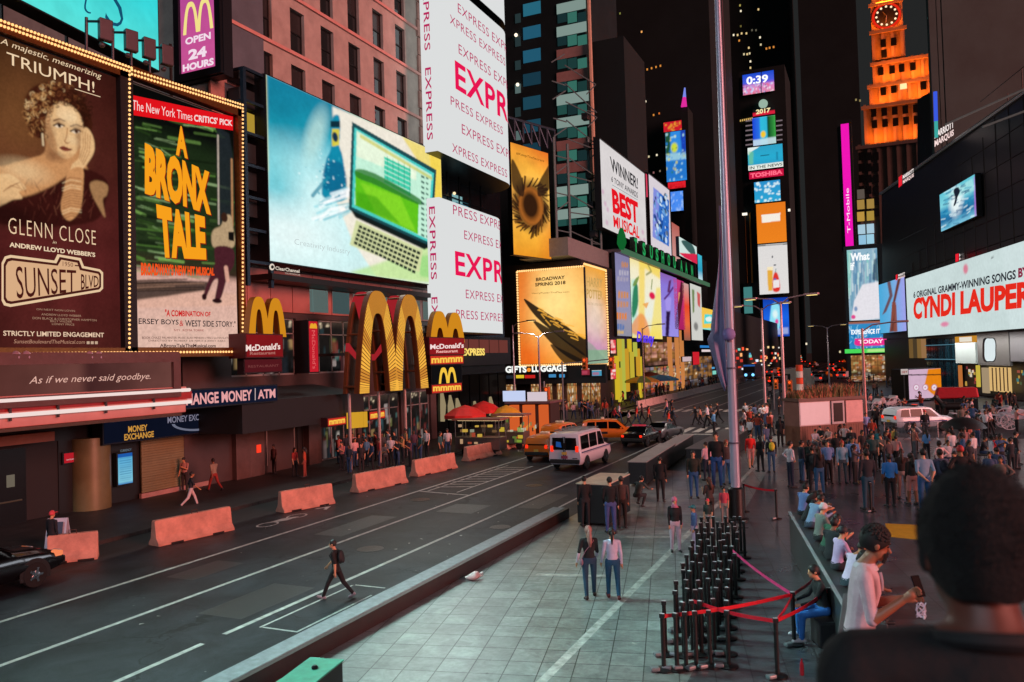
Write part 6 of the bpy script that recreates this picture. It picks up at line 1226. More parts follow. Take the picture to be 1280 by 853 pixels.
hpanel('orange_header', ((1192, 421), (1217.5, 420), (1217.5, 428), (1192, 429)), E('#c98a2c', .9), -.3); hpanel('header_card', ((1198, 422), (1213, 421), (1213, 427), (1198, 428)), E('#f0e8d8', .9), -.12, .04)
hpanel('white_panel', ((1192.5, 429), (1217.5, 428), (1217.5, 454), (1192.5, 455)), M('#c9d8d6', .5, 0, .08, .3), -.3)
hpanel('grey_panel', ((1220, 417.5), (1259, 415), (1259, 456), (1220, 458)), M('#6e6c6a', .5, 0, .12, .3), -.3); hpanel('grey_panel', ((1260.5, 415), (1330, 411), (1330, 452), (1260.5, 453)), M('#757478', .5, 0, .12, .3), -.3)
hpanel('lit_shop_window', ((1231, 460), (1257, 459), (1257, 489), (1231, 491)), E('#e8bf7c', .85), -.5, .1)
for k in range(5): hpanel('window_bar', ((1235+k*4.6, 460), (1235.8+k*4.6, 460), (1235.8+k*4.6, 489), (1235+k*4.6, 489)), M('#5a3c20', .5), -.42, .06)
hpanel('lit_frame', ((1223, 460), (1229, 460), (1229, 491), (1223, 492)), E('#c9b08c', .6), -.5)
for x, cl in ((1196, '#c9783c'), (1218, '#d8c04a')): hpanel('lit_jamb', ((x-1, 457), (x+.8, 457), (x+.8, 484), (x-1, 484)), E(cl, .8), -.4)
for k in range(14): x = rnd.uniform(1199, 1215); y = rnd.uniform(458, 480); hpanel('shop_display', ((x, y), (x+rnd.uniform(1, 3), y), (x+2, y+rnd.uniform(2, 5)), (x, y+4)), E(rnd.choice(['#c95a3c', '#e8d8c0', '#5a8a6a', '#c9a04a', '#8a3a3c']), .8), -.6+k*.01, .05)
for k in range(12): x = rnd.uniform(1262, 1285); y = rnd.uniform(456, 480); hpanel('shop_display', ((x, y), (x+rnd.uniform(1, 4), y), (x+2, y+rnd.uniform(2, 5)), (x, y+4)), E(rnd.choice(['#4a8a8a', '#c9a04a', '#5a6a4a', '#b05a4a', '#2a5a6a']), .7), -.6+k*.01, .05)
B = Board('oval_sign', 'white scalloped oval shop sign on grey panel', 'sign', (1229, 421), (1246, 420), (1246, 454), (1229, 455), d=77, thick=.25, back=False)
a_ = np.linspace(0, 2*math.pi, 41)[:-1]; rr_ = 1+.09*np.cos(a_*4+math.pi)
cx, cy = 1237.5, 437.5
oq = [B.loc(cx+8.2*r_*math.cos(a), cy+16.5*r_*math.sin(a)) for a, r_ in zip(a_, rr_)]
MB().prism([B.at(p[0], p[1], .05) for p in oq], -B.n*.3).build('casing', M('#1c1416', .4), B.t)
B.poly([(cx-.6+7.4*r_*math.cos(a), cy+15.4*r_*math.sin(a)) for a, r_ in zip(a_, rr_)], '#dce8ea', 1.0, off=.05); textq(B, 'LABEL', (1232, 436), (1243, 435.5), (1243, 441), (1232, 441.5), '#3a3c44', 1, .05); B.lay += .06; B.done()

lamp('soffit_light', 'AREA', tuple(HB.at(HB.w*.75, -.8, 1.5)), tuple(HB.at(HB.w*.75, -7, -1.5)), (1, .95, .9), 900, shape='RECTANGLE', size=34, size_y=.8, spread=R(170))  # added area lamp that brightens the storefront panels and the right-hand crowd
# far ends of both avenues: shop rows and tower feet whose small lit signs and windows crowd together above the traffic
rnd = random.Random(77)
for nm, X0, sgn, lb in (('far_shop_row', -30, 1, 'far row of small lit shop signs on the left of the avenue'), ('far_right_row', 62, -1, 'far row of small lit signs beyond the right hand screens')):
 t = thing('far_shop_row', lb, 'shops', (X0, 300, 0)); y0, y1 = (165, 400) if sgn > 0 else (215, 420)
 MB().box(min(X0, X0-sgn*14), max(X0, X0-sgn*14), y0, y1, .1, 16).build('wall', TOWERM, t)
 for k in range(95):
  y = rnd.uniform(y0, y1); z = rnd.choice([2.0, 2.6, 3.2, 3.8, 4.5, 6.5])+rnd.uniform(-.6, .6); w_, hh = rnd.uniform(.6, 3.2), rnd.uniform(.25, .9)
  MB().box(*sorted((X0+sgn*.05, X0+sgn*.4)), y, y+w_, z, z+hh).build('lit_sign', E(rnd.choice(['#ffb070', '#ff5a3a', '#e8e0d8', '#4a9ac8', '#ffd89a', '#c83a30', '#7ac8b8', '#f0f0ff', '#d8382a']), 1.1), t)
# ================================================================== STREET FURNITURE AND VEHICLES
BLK = M('#121314', .45, .1, .25, 3); STEEL = M('#9a9ca2', .3, .85, .15, 3); RUB = M('#0d0d0e', .8, 0, .2, 8); CHR = M('#b9bcc0', .15, 1.0, .05)
def gz(x, y, z=0.0): p = G(x, y, z); return (float(p[0]), float(p[1]), z)
# --- concrete barriers along the kerb lane
def barrier_profile(L):
 pr = [(-.30, 0), (-.30, .07), (-.16, .26), (-.09, .80), (.09, .80), (.16, .26), (.30, .07), (.30, 0)]
 n = len(pr); ys = [-L/2, -L/2+.03, L/2-.03, L/2]; vs = []
 for i, y in enumerate(ys):
  s = .94 if i in (0, 3) else 1.0
  vs += [(x*s, y, z*s) for x, z in pr]
 fs = [(i*n+k, (i+1)*n+k, (i+1)*n+(k+1) % n, i*n+(k+1) % n) for i in range(3) for k in range(n)] + [tuple(range(n)), tuple(range(3*n, 4*n))[::-1]]
 return MB().add(vs, fs)
CONC = M('#c98d79', .8, 0, .4, 2.2, .35, 18)
bs = [(60, 704, 123, 697, 'jersey barrier beside the black car and the small sandwich board'), (192, 683, 287, 662, 'long jersey barrier standing alone below the theatre doors'), (350, 641, 414, 629, 'chipped jersey barrier with a dark stain before the shop pier'), (443, 616, 505, 603, 'jersey barrier in front of the restaurant crowd'), (517, 596, 567, 585, 'jersey barrier between restaurant crowd and food cart'), (582, 577, 623, 568, 'jersey barrier in front of the red umbrella food cart'), (630, 562, 660, 556, 'farthest jersey barrier beside the orange kiosk')]
for i, (x0, y0, x1, y1, lb) in enumerate(bs):
 p, q = np.array(gz(x0, y0)), np.array(gz(x1, y1)); c = (p+q)/2; d = q-p; L = np.linalg.norm(d)
 t = thing('concrete_barrier', lb, 'barrier', tuple(c+[0, 0, .01]), math.atan2(-d[0], d[1]), 'barriers along the kerb lane', world=False)
 mb = barrier_profile(L); o = mb.build('body', CONC, t)
 ft = MB()
 for s in (-1, 1): ft.box(-.31, .31, s*L*.27-.22, s*L*.27+.22, 0, .055)
 ft.build('drain_slot', M('#241c19', .9), t)
 MB().tube([(.10, -.1, .8), (.10, -.1, .92), (.10, .1, .92), (.10, .1, .8)], .012, 5).build('lifting_loop', M('#5a3a30', .6, .5), t)
far = None
for i in range(24):
 y = 86+i*3.3
 if far is None:
  far = thing('crowd_barrier_block', 'pale concrete block in the long row along the far pavement', 'barrier', (-23.2, y, .01), 0, 'pale blocks along the far pavement', world=False); barrier_profile(3.1).build('body', M('#d9c0ba', .8, 0, .2, 2), far)
 else: dup(far, (-23.2, y, .01))
# --- cars
def vehicle(name, label, cat, st, win, paint, wheels, group=None, wr=.34, low=M('#101112', .6), loc=(0, 0, 0), rz=0, scale=1.0):
 """st: stations along x (nose +x): x, sill z, belt z, top z, half width at belt, half width at top"""
 t = thing(name, label, cat, loc, rz, group, world=False); t.scale = (scale,)*3
 mb = MB(); vs = []; n = 0
 def sec(x, zb, zl, zt, w, wt):
  zt = max(zt, zl+.03); h = [(w-.1, zb), (w, zb+.16), (w+.012, (zb+zl)/2), (w-.015, zl-.05), (w-.04, zl), (wt+.03, zt-.07), (wt-.09, zt), (0, zt+.015)]
  return [(x, -y, z) for y, z in h[:-1]] + [(x, 0, h[-1][1])] + [(x, y, z) for y, z in h[:-1][::-1]]
 for s in st: vs += sec(*s)
 n = 15; fs = [(i*n+k, i*n+(k+1) % n, (i+1)*n+(k+1) % n, (i+1)*n+k) for i in range(len(st)-1) for k in range(n)] + [tuple(range(n))[::-1], tuple((len(st)-1)*n+k for k in range(n))]
 mb.add(vs, fs); mb.build('body', paint, t, True)
 def at_(x):
  for a, b in zip(st, st[1:]):
   if a[0] <= x <= b[0]: f_ = (x-a[0])/(b[0]-a[0]+1e-9); return [a[k]+(b[k]-a[k])*f_ for k in range(6)]
  return list(st[-1])
 GL = M('#07090b', .07, 0, .1, 1, spec=.12)
 def side(x, f_, s): _, zb, zl, zt, w, wt = at_(x); y0, z0, y1, z1 = w-.04, zl, wt+.03, zt-.07; return (x, s*(y0+(y1-y0)*f_+.014), z0+(z1-z0)*f_)
 for (xa, xb, xc, xd) in win['side']:
  for s in (-1, 1): MB().poly([side(xa, .08, s), side(xb, .08, s), side(xc, .9, s), side(xd, .9, s)][::s]).build('side_window', GL, t)
 def across(x, f_): _, zb, zl, zt, w, wt = at_(x); return x, zt, wt
 for nm, (xa, xb) in (('windscreen', win['front']), ('rear_window', win['rear'])):
  s = 1 if nm == 'windscreen' else -1; A, B_ = at_(xa), at_(xb)
  if abs(xa-xb) < .25:
   MB().poly([(xa+s*.03, -A[5]+.1, A[2]+.12), (xa+s*.03, A[5]-.1, A[2]+.12), (xb+s*.03, B_[5]-.14, B_[3]-.14), (xb+s*.03, -B_[5]+.14, B_[3]-.14)][::s]).build(nm, GL, t)
  else:
   MB().poly([(xa+s*.02, -A[4]+.14, max(A[3], A[2])+.03), (xa+s*.02, A[4]-.14, max(A[3], A[2])+.03), (xb+s*.02, B_[5]-.08, B_[3]+.012), (xb+s*.02, -B_[5]+.08, B_[3]+.012)][::s]).build(nm, GL, t)
 for x in wheels:
  w = at_(x)[4]
  for s in (-1, 1):
   MB().poly([(x+(wr+.09)*math.cos(a), s*(w+.014), wr+(wr+.09)*math.sin(a)) for a in np.linspace(-.3, math.pi+.3, 18)]).build('wheel_arch', low, t)
   wh = MB(); prof = [(wr*.6, -.1), (wr*.95, -.1), (wr, -.06), (wr, .06), (wr*.95, .1), (wr*.6, .1)]; m_ = MB().lathe(prof, (0, 0, 0), 20)
   wh.add([(x+p[0], s*(w-.07)+p[2], wr+p[1]) for p in m_.v], m_.f); wo = wh.build('wheel', RUB, t, True)
   rm = MB(); rm.lathe([(wr*.6, -.02), (wr*.58, .02), (wr*.2, .06), (.04, .07)], (0, 0, 0), 16); v = [(x+p[0], s*(w+.012+p[2]*.4), wr+p[1]) for p in rm.v]; r_ = MB(); r_.add(v, rm.f)
   for k in range(5): a = k*1.257; r_.obox((x+wr*.36*math.cos(a), s*(w+.04), wr+wr*.36*math.sin(a)), (wr*.2*math.cos(a), 0, wr*.2*math.sin(a)), (-.03*math.sin(a), 0, .03*math.cos(a)), (0, .012, 0), 0)
   r_.build('rim', CHR, wo)
 x0, x1 = st[0], st[-1]
 MB().box(x0[0]-.09, x0[0]+.1, -x0[4]+.04, x0[4]-.04, x0[1]+.02, x0[1]+.25).build('rear_bumper', low, t, bevel=.04); MB().box(x1[0]-.1, x1[0]+.09, -x1[4]+.05, x1[4]-.05, x1[1]+.02, x1[1]+.25).build('front_bumper', low, t, bevel=.04)
 return t, at_
def lights(t, at_, xr, zr, xf, zf, size=(.1, .24), lit=True, hw=None):
 for s in (-1, 1):
  w = hw or at_(xr)[4]; MB().box(xr-.03, xr+.04, min(s*(w-.2), s*(w-.03)), max(s*(w-.2), s*(w-.03)), zr-size[1]/2, zr+size[1]/2).build('tail_light', E('#ff3018', 1.3) if lit else M('#a01818', .2), t, bevel=.01)
  w = at_(xf)[4]; MB().box(xf-.06, xf+.03, min(s*(w-.36), s*(w-.08)), max(s*(w-.36), s*(w-.08)), zf-.08, zf+.08).build('headlight', M('#d8dcdf', .1, .4), t, bevel=.01)
 MB().box(xr-.045, xr-.02, -.16, .16, zr-.34, zr-.18).build('number_plate', M('#d8b050', .5), t)
VAN = [(0, .42, 1.12, 2.05, .97, .86), (.06, .36, 1.14, 2.14, .99, .86), (.6, .34, 1.14, 2.2, 1.0, .86), (3.2, .34, 1.14, 2.2, 1.0, .86), (3.75, .34, 1.14, 2.16, 1.0, .85), (4.45, .34, 1.13, 1.34, .99, .8), (4.7, .34, 1.12, 1.24, .99, .82), (5.25, .36, 1.05, 1.1, .96, .8), (5.5, .4, .92, .98, .9, .76)]
SUV = [(0, .42, .98, 1.3, .86, .74), (.12, .34, 1.0, 1.58, .89, .72), (.5, .32, 1.0, 1.68, .91, .72), (2.2, .32, .98, 1.7, .92, .72), (2.75, .32, .97, 1.64, .92, .71), (3.45, .32, .97, 1.08, .91, .74), (4.1, .34, .92, .98, .88, .7), (4.45, .4, .78, .84, .8, .62)]
SED = [(0, .42, .84, .96, .84, .7), (.15, .34, .9, 1.02, .87, .72), (.75, .3, .92, 1.05, .89, .72), (1.35, .3, .92, 1.4, .9, .64), (2.5, .3, .9, 1.42, .91, .64), (3.3, .3, .9, 1.0, .9, .72), (4.2, .32, .82, .9, .87, .7), (4.65, .38, .66, .74, .8, .62)]
VW = dict(side=[(.25, 1.55, 1.5, .25), (1.65, 2.9, 2.85, 1.65), (3.05, 4.2, 3.65, 3.05)], front=(4.45, 3.75), rear=(0.0, .06)); SW_ = dict(side=[(.3, 1.0, 1.0, .45), (1.1, 1.95, 1.95, 1.1), (2.05, 3.2, 2.65, 2.05)], front=(3.45, 2.75), rear=(.0, .12)); DW = dict(side=[(1.0, 1.55, 1.6, 1.45), (1.65, 2.2, 2.2, 1.65), (2.3, 3.1, 2.5, 2.3)], front=(3.3, 2.5), rear=(.75, 1.35))
WHT = M('#cfcbd6', .3, 0, .08, 1, coat=.4); ORG = M('#d9701a', .3, 0, .1, 1, coat=.5); BLC = M('#101113', .18, .2, .1, 1, coat=.7); GRY = M('#6d7074', .3, .5, .1, 1, coat=.5)
def head(p, q): d = np.array(q)-np.array(p); return math.atan2(d[1], d[0])
NV = R(90)
p = (np.array(gz(685, 589))+np.array(gz(728, 589)))/2
t, f_ = vehicle('white_van', 'white passenger van with blue stripe and roof rack, seen from behind', 'van', VAN, VW, WHT, (1.0, 4.3), loc=tuple(p+[0, 0, .006]), rz=NV-R(2), scale=.86, wr=.37)
lights(t, f_, -.03, 1.28, 5.45, .85, (.1, .34))
for s in (-1, 1):
 MB().poly([(-.035, s*.06, 1.22), (-.035, s*.78, 1.22), (-.015, s*.74, 1.92), (-.015, s*.08, 1.92)][::-s]).build('rear_door_window', M('#0c1116', .06, .3), t); MB().box(-.05, -.01, s*.05-.02, s*.05+.02, .55, 1.98).build('door_gap', RUB, t)
 MB().box(.2, 5.2, s*1.006-.006, s*1.006+.006, 1.02, 1.09).build('blue_stripe', M('#27346b', .4), t); MB().box(.5, 5.0, s*1.004-.004, s*1.004+.004, .97, .985).build('thin_stripe', M('#27346b', .4), t)
 MB().tube([(.4, s*.78, 2.3), (3.6, s*.78, 2.28)], .03, 6).build('rack_rail', STEEL, t); MB().box(4.0, 4.16, min(s*1.0, s*1.24), max(s*1.0, s*1.24), 1.3, 1.55).build('wing_mirror', BLK, t, bevel=.03)
 MB().poly([(-.04, -.04+s*.36-.16, 1.35), (-.04, s*.36+.16, 1.4), (-.03, s*.36+.14, 1.7), (-.03, s*.36-.14, 1.66)][::-1]).build('window_reflection', E('#2a5fb0', .55), t) if s > 0 else None
for k in range(5): MB().box(.5+k*.7, .56+k*.7, -.78, .78, 2.27, 2.31).build('rack_bar', STEEL, t)
MB().box(-.07, -.045, -.2, .2, .72, .88).build('number_plate', M('#8d3a58', .5), t); MB().box(-.05, -.035, -.8, -.5, .72, .76).build('badge', BLK, t)
def taxi(label, px, rz, sc, st=SUV, w=SW_, lit=True):
 p = np.array(gz(*px)); t, f_ = vehicle('taxi', label, 'taxi', st, w, ORG, (.85, 3.5), group='orange taxis at the junction', loc=tuple(p+[0, 0, .006]), rz=rz, scale=sc)
 lights(t, f_, -.03, 1.02, 4.42, .74, (.1, .22), lit); tp = MB().box(1.5, 1.75, -.32, .32, 1.71, 1.86).build('roof_sign', M('#d8d0b8', .4), t, bevel=.04)
 for s in (-1, 1):
  MB().box(2.9, 3.05, min(s*.9, s*1.08), max(s*.9, s*1.08), 1.0, 1.14).build('wing_mirror', ORG, t, bevel=.03); MB().box(1.2, 1.95, s*.932-.004, s*.932+.004, .62, .8).build('door_lettering', M('#161616', .5), t)
 return t
taxi('orange taxi with dark rear window immediately left of the white van', (671, 578), NV, .83); taxi('orange taxi behind another taxi, left of the van roof', (688, 560), NV-R(6), .86); taxi('orange taxi turning at the crosswalk behind the van', (728, 552), R(20), .86, lit=False)
t, f_ = vehicle('police_sedan', 'black sedan with lit red tail lights ahead of the white van', 'car', SED, DW, BLC, (.85, 3.6), loc=gz(790, 560, .006), rz=NV-R(4), scale=.86); lights(t, f_, -.03, .82, 4.6, .66, (.1, .16)); MB().box(1.6, 1.8, -.5, .5, 1.43, 1.52).build('light_bar', E('#c83a4a', .7), t)
t, f_ = vehicle('grey_sedan', 'grey sedan nearest the crosswalk beside the black sedan', 'car', SED, DW, GRY, (.85, 3.6), loc=gz(815, 553, .006), rz=NV-R(10), scale=.84); lights(t, f_, -.03, .82, 4.6, .66, (.1, .16), False)
p = np.array(gz(75, 722)); t, f_ = vehicle('black_car', 'glossy black car parked at the left edge with shining wheel', 'car', SED, DW, BLC, (.85, 3.75), loc=(p[0]-.55, p[1]-4.7, .006), rz=NV, scale=1.0); lights(t, f_, -.03, .82, 4.6, .72, (.1, .16), False)
for s in (-1, 1): MB().box(4.35, 4.6, min(s*.5, s*.84), max(s*.5, s*.84), .66, .8).build('side_lamp', E('#ff8a5a', .9), t, bevel=.03)
p = np.array(gz(1112, 540)); q = np.array(gz(1192, 536)); t, f_ = vehicle('police_car', 'white police car side on behind the steel barricades', 'car', SUV, SW_, M('#c3cbd6', .3, 0, .08, 1, coat=.4), (.9, 3.5), loc=tuple(p+[0, 0, .006]), rz=head(p, q), scale=.97); lights(t, f_, -.03, 1.02, 4.42, .74, (.1, .22))
MB().box(1.6, 1.85, -.6, .6, 1.72, 1.84).build('light_bar', M('#20242a', .2, .3), t, bevel=.03); MB().box(1.62, 1.83, -.58, -.2, 1.845, 1.87).build('red_lamp', E('#ff4a3a', 1), t)
for s in (-1, 1): MB().box(.5, 3.8, s*.928-.004, s*.928+.004, .66, .74).build('blue_stripe', M('#1f3a7a', .4), t)
t2b = thing('blue_lit_bus', 'distant bus front with bright blue lamps near the flagpole', 'bus', gz(937, 474, .01), 0, world=False)
MB().box(-1.3, 1.3, 0, 10, .4, 3.2).build('body', M('#24364a', .4, .2), t2b, bevel=.1); MB().box(-1.15, 1.15, -.03, .01, 1.5, 2.7).build('windscreen', M('#0c1c30', .1, .3), t2b)
for x in (-.75, .75): MB().ell((x, -.1, .9), .32, .1, .32).build('lamp', E('#7ac8ff', 1.8), t2b, True)
MB().box(-1.2, 1.2, -.02, .02, 2.75, 3.1).build('lit_blind', E('#2a5fae', .8), t2b)
for x in (-1.1, 1.1): MB().tube([(x-.1, 1.6, .45), (x+.1, 1.6, .45)], .45, 14).build('wheel', RUB, t2b)
# queue of far cars: small copies, only tail lights and roofs show
rnd = random.Random(31); base = None; cars = []
for k in range(46):
 x = rnd.uniform(958, 1052); y = 484-rnd.random()**.8*36; p = gz(x, y, .01)
 if any(abs(p[0]-c[0]) < 2.1 and abs(p[1]-c[1]) < 5.5 for c in cars) or p[1] > 420: continue
 cars.append(p); kind = len(cars) % 3
cars.sort(key=lambda p: p[1]); cb_ = {}
for i, p in enumerate(cars):
 kind = i % 3; pm = [M('#232427', .3, .2, .1), M('#b9bcc4', .3, .1, .1), M('#c9781f', .3, 0, .1)][kind]
 if kind not in cb_:
  t = thing('distant_car', ['distant dark car in the queue of red tail lights', 'distant pale car in the queue of red tail lights', 'distant taxi in the queue of red tail lights'][kind], 'car', p, NV-R(14), 'queue of far cars %s' % ['dark', 'pale', 'taxi'][kind], world=False)
  mb = MB(); prof = [(0, .35), (0, .95), (.4, 1.0), (1.0, 1.5), (2.4, 1.5), (3.1, 1.0), (4.3, .9), (4.4, .35)]
  mb.prism([(a, -.88, b) for a, b in prof], (0, 1.76, 0)); mb.build('body', pm, t, bevel=.06)
  MB().poly([(.42, -.7, 1.04), (.42, .7, 1.04), (.95, .62, 1.47), (.95, -.62, 1.47)][::-1]).build('rear_window', M('#0c0f12', .1), t)
  for s in (-1, 1): MB().ell((-.05, s*.66, .82), .09, .24, .17, 8, 5).build('tail_light', E('#ff2a14', 2.0), t, True)
  for x in (.9, 3.5):
   for s in (-1, 1): MB().tube([(x, s*.8-.08, .33), (x, s*.8+.08, .33)], .33, 12).build('wheel', RUB, t)
  cb_[kind] = t
 else: dup(cb_[kind], p, NV-R(14))

# --- flagpole with furled flag and its base
FB = np.array(gz(921, 652)); top = onD(893, -4, 27.6)
t = thing('flagpole', 'tall white flagpole with black base rising through the whole square', 'flagpole', tuple(FB), 0)
MB().tube([FB+[0, 0, 1.1], FB+[0, 0, 8], FB+[0, 0, 22]], [.15, .135, .085], 16).build('pole', M('#b9b7cb', .3, .15, .08, 1), t, True)
MB().lathe([(.42, 0), (.40, .1), (.27, .14), (.26, 1.1), (.2, 1.15)], FB, 18).build('base_sleeve', BLK, t, True); cl_ = MB()
for z in (2.6, 5.1): cl_.lathe([(.185, z), (.185, z+.05)], FB, 16)
cl_.build('clamp', M('#6a6478', .4, .4), t); MB().ell(FB+np.array([.0, -.22, 6.25]), .22, .2, .22, 12, 8).build('flag_knot', M('#8d7fb8', .8), t, True)
MB().tube([FB+[.2, -.15, 1.2], FB+[.19, -.14, 5], FB+[.17, -.12, 21]], .012, 4).build('halyard', M('#5a3a44', .7), t)
fl = MB(); zs = np.linspace(10.6, 4.6, 26); ring = []
for i, z in enumerate(zs):
 a = i/25; wv = (.04+.5*math.sin(min(1, a*1.25)*math.pi*.5)**3 if a < .72 else .54*(1-(a-.72)/.28)**.8+.08); row_ = []
 for k in range(9):
  s = k/8; row_.append(FB+np.array([-.14-wv*s, -.1-.10*math.sin(s*9+a*3)*(.3+a), z-s*.25*a]))
 ring.append(row_)
vs = [p for r_ in ring for p in r_]; fl.add(vs, [(i*9+k, i*9+k+1, (i+1)*9+k+1, (i+1)*9+k) for i in range(25) for k in range(8)])
fo = fl.build('furled_flag', [M('#8682a6', .8, 0, .25, 2)], None, True); sm = fo.modifiers.new('thickness', 'SOLIDIFY'); sm.thickness = .02
tag(fo, 'furled violet flag hanging limp along the left of the tall pole', 'flag')
# --- lamp posts, signals
def lamp_post(label, px, h, arms=1, col='#9a8f98', rot=0, lit=True):
 p = np.array(gz(*px)); t = thing('street_lamp', label, 'street lamp', tuple(p)); m = M(col, .4, .4, .15, 2)
 MB().tube([p, p+[0, 0, h*.5], p+[0, 0, h]], [.13, .1, .07], 10).build('pole', m, t, True); MB().lathe([(.25, 0), (.22, .5), (.14, .6)], p, 12).build('base', m, t, True)
 for s in ((1,) if arms == 1 else (-1, 1)):
  d = np.array([math.cos(rot), math.sin(rot), 0])*s; e = p+[0, 0, h+.35]+d*1.9
  ar = MB().tube([p+[0, 0, h-.2], p+[0, 0, h+.2]+d*.6, e], .05, 6).build('arm', m, t, True); hd = MB(); hd.obox(e+d*.35, d*.5, np.array([-d[1], d[0], 0])*.16, (0, 0, .07)); hd.build('lamp_head', m, t, bevel=.04)
  if lit: ln = MB(); ln.obox(e+d*.38+[0, 0, -.08], d*.34, np.array([-d[1], d[0], 0])*.12, (0, 0, .012)); ln.build('lens', E('#ffdf8a', 1.6), t); lamp('street_light', 'SPOT', tuple(e+d*.38+[0, 0, -.15]), tuple(p+d*2.4), (1, .9, .78), 1500, spot_size=R(135), spot_blend=.8, shadow_soft_size=.15)
 return t, p
lamp_post('double armed street lamp in the middle of the far traffic', (1037, 487), 8.6*1.05, 2, rot=R(-12)); lamp_post('pale street lamp post standing just right of the flagpole', (957, 520), 9.6, 2, rot=R(-20), col='#c9a8ac'); lamp_post('slim pink street lamp post right of the countdown tower foot', (982, 540), 9.2, 2, rot=R(-20), col='#c9989c'); lamp_post('pinkish post with box collar beside the wooden kiosk', (1083, 545), 7.0, 1, col='#c08f8c', lit=False); lamp_post('grey street lamp on the pavement left of the gold hoarding', (644, 520), 9.2, 1, rot=R(-10), lit=True, col='#8a8590'); lamp_post('grey lamp post before the gift shop planter', (676, 520), 8.0, 2, rot=R(0), col='#8a8590', lit=False); lamp_post('thin lamp post before the toy shop front', (806, 505), 9, 1, col='#8a8078', lit=False)
def signal(label, px, h, arm, col='#e0702c', hand=True):
 p = np.array(gz(*px)); t = thing('traffic_signal', label, 'traffic signal', tuple(p)); m = M('#8a8a8e', .4, .5)
 MB().tube([p, p+[0, 0, h]], .07, 8).build('pole', m, t)
 if arm: MB().tube([p+[0, 0, h-.2], p+[arm, 0, h+.1]], .05, 6).build('mast_arm', m, t)
 for k in range(1 if not arm else 2):
  c = p+[(arm*(.45+.5*k) if arm else .25), -.1, h-(.25 if arm else .9)]; b = MB().box(c[0]-.2, c[0]+.2, c[1]-.15, c[1]+.15, c[2]-.5, c[2]+.5).build('signal_head', M('#c9641c', .5), t, bevel=.03)
  for j, cc in enumerate(('#ff5a20', '#5a3010', '#3a2410')): MB().ell((c[0], c[1]-.16, c[2]+.3-.3*j), .11, .05, .11, 8, 5).build('lens', E(cc, 1.3 if j == 0 else .4), b, True)
signal('traffic signal with long mast arm before the gift shops', (705, 534), 5.4, 4.5); signal('traffic signal with lit red lens right of the orange kiosk', (682, 545), 4.0, 0); signal('orange traffic signal beside the pale lamp post at the crossing', (985, 522), 3.6, 0); signal('far orange traffic signal left of the wooden kiosk', (968, 512), 3.4, 0)
t = thing('construction_stack', 'tall red and white striped steam stack in the roadway', 'steam stack', gz(1001, 512, .01)); p = np.array(gz(1001, 512))
for k in range(7): MB().lathe([(.32, 0), (.32, .6)], p+[0, 0, .62*k], 14).build('band', M('#e04a20' if k % 2 == 0 else '#d8d0c8', .5), t)
t = thing('delivery_truck', 'white box truck with black panel in the far traffic', 'truck', gz(990, 497, .01), NV-R(14), world=False)
MB().box(0, 4.2, -1.1, 1.1, .9, 3.5).build('box', M('#c9bdb4', .5), t, bevel=.04); MB().box(4.25, 5.8, -1.0, 1.0, .6, 2.5).build('cab', M('#b9b0aa', .4), t, bevel=.1); MB().box(-.03, -.005, .1, .9, 1.9, 2.9).build('black_panel', BLK, t)
for s in (-1, 1):
 MB().box(-.06, -.01, s*.9-.12, s*.9+.12, .95, 1.15).build('tail_light', E('#ff3018', 1.5), t)
 for x in (.8, 4.9): MB().tube([(x, s*.95-.1, .42), (x, s*.95+.1, .42)], .42, 14).build('wheel', RUB, t)

# --- food carts, umbrellas, kiosks
def umbrella(label, px, zh, r_, col, col2=None):
 p = np.array(gz(*px)); t = thing('market_umbrella', label, 'umbrella', tuple(p)); MB().tube([p, p+[0, 0, zh]], .03, 6).build('pole', STEEL, t)
 mb = MB(); n = 16
 vs = [(p[0], p[1], zh+.05)] + [(p[0]+r_*.55*math.cos(2*math.pi*k/n), p[1]+r_*.55*math.sin(2*math.pi*k/n), zh-.18) for k in range(n)] + [(p[0]+r_*(1-.05*(k % 2))*math.cos(2*math.pi*k/n), p[1]+r_*(1-.05*(k % 2))*math.sin(2*math.pi*k/n), zh-.55) for k in range(n)] + [(p[0]+r_*(1-.05*(k % 2))*math.cos(2*math.pi*k/n), p[1]+r_*(1-.05*(k % 2))*math.sin(2*math.pi*k/n), zh-.75) for k in range(n)]
 for k in range(n):
  q = (k+1) % n; mi = (k//2) % 2 if col2 else 0
  mb.add([vs[0], vs[1+k], vs[1+q]], [(0, 1, 2)], mi); mb.add([vs[1+k], vs[1+n+k], vs[1+n+q], vs[1+q]], [(0, 1, 2, 3)], mi); mb.add([vs[1+n+k], vs[1+2*n+k], vs[1+2*n+q], vs[1+n+q]], [(0, 1, 2, 3)], mi)
 mb.build('canopy', [M(col, .7), M(col2 or col, .7)], t)
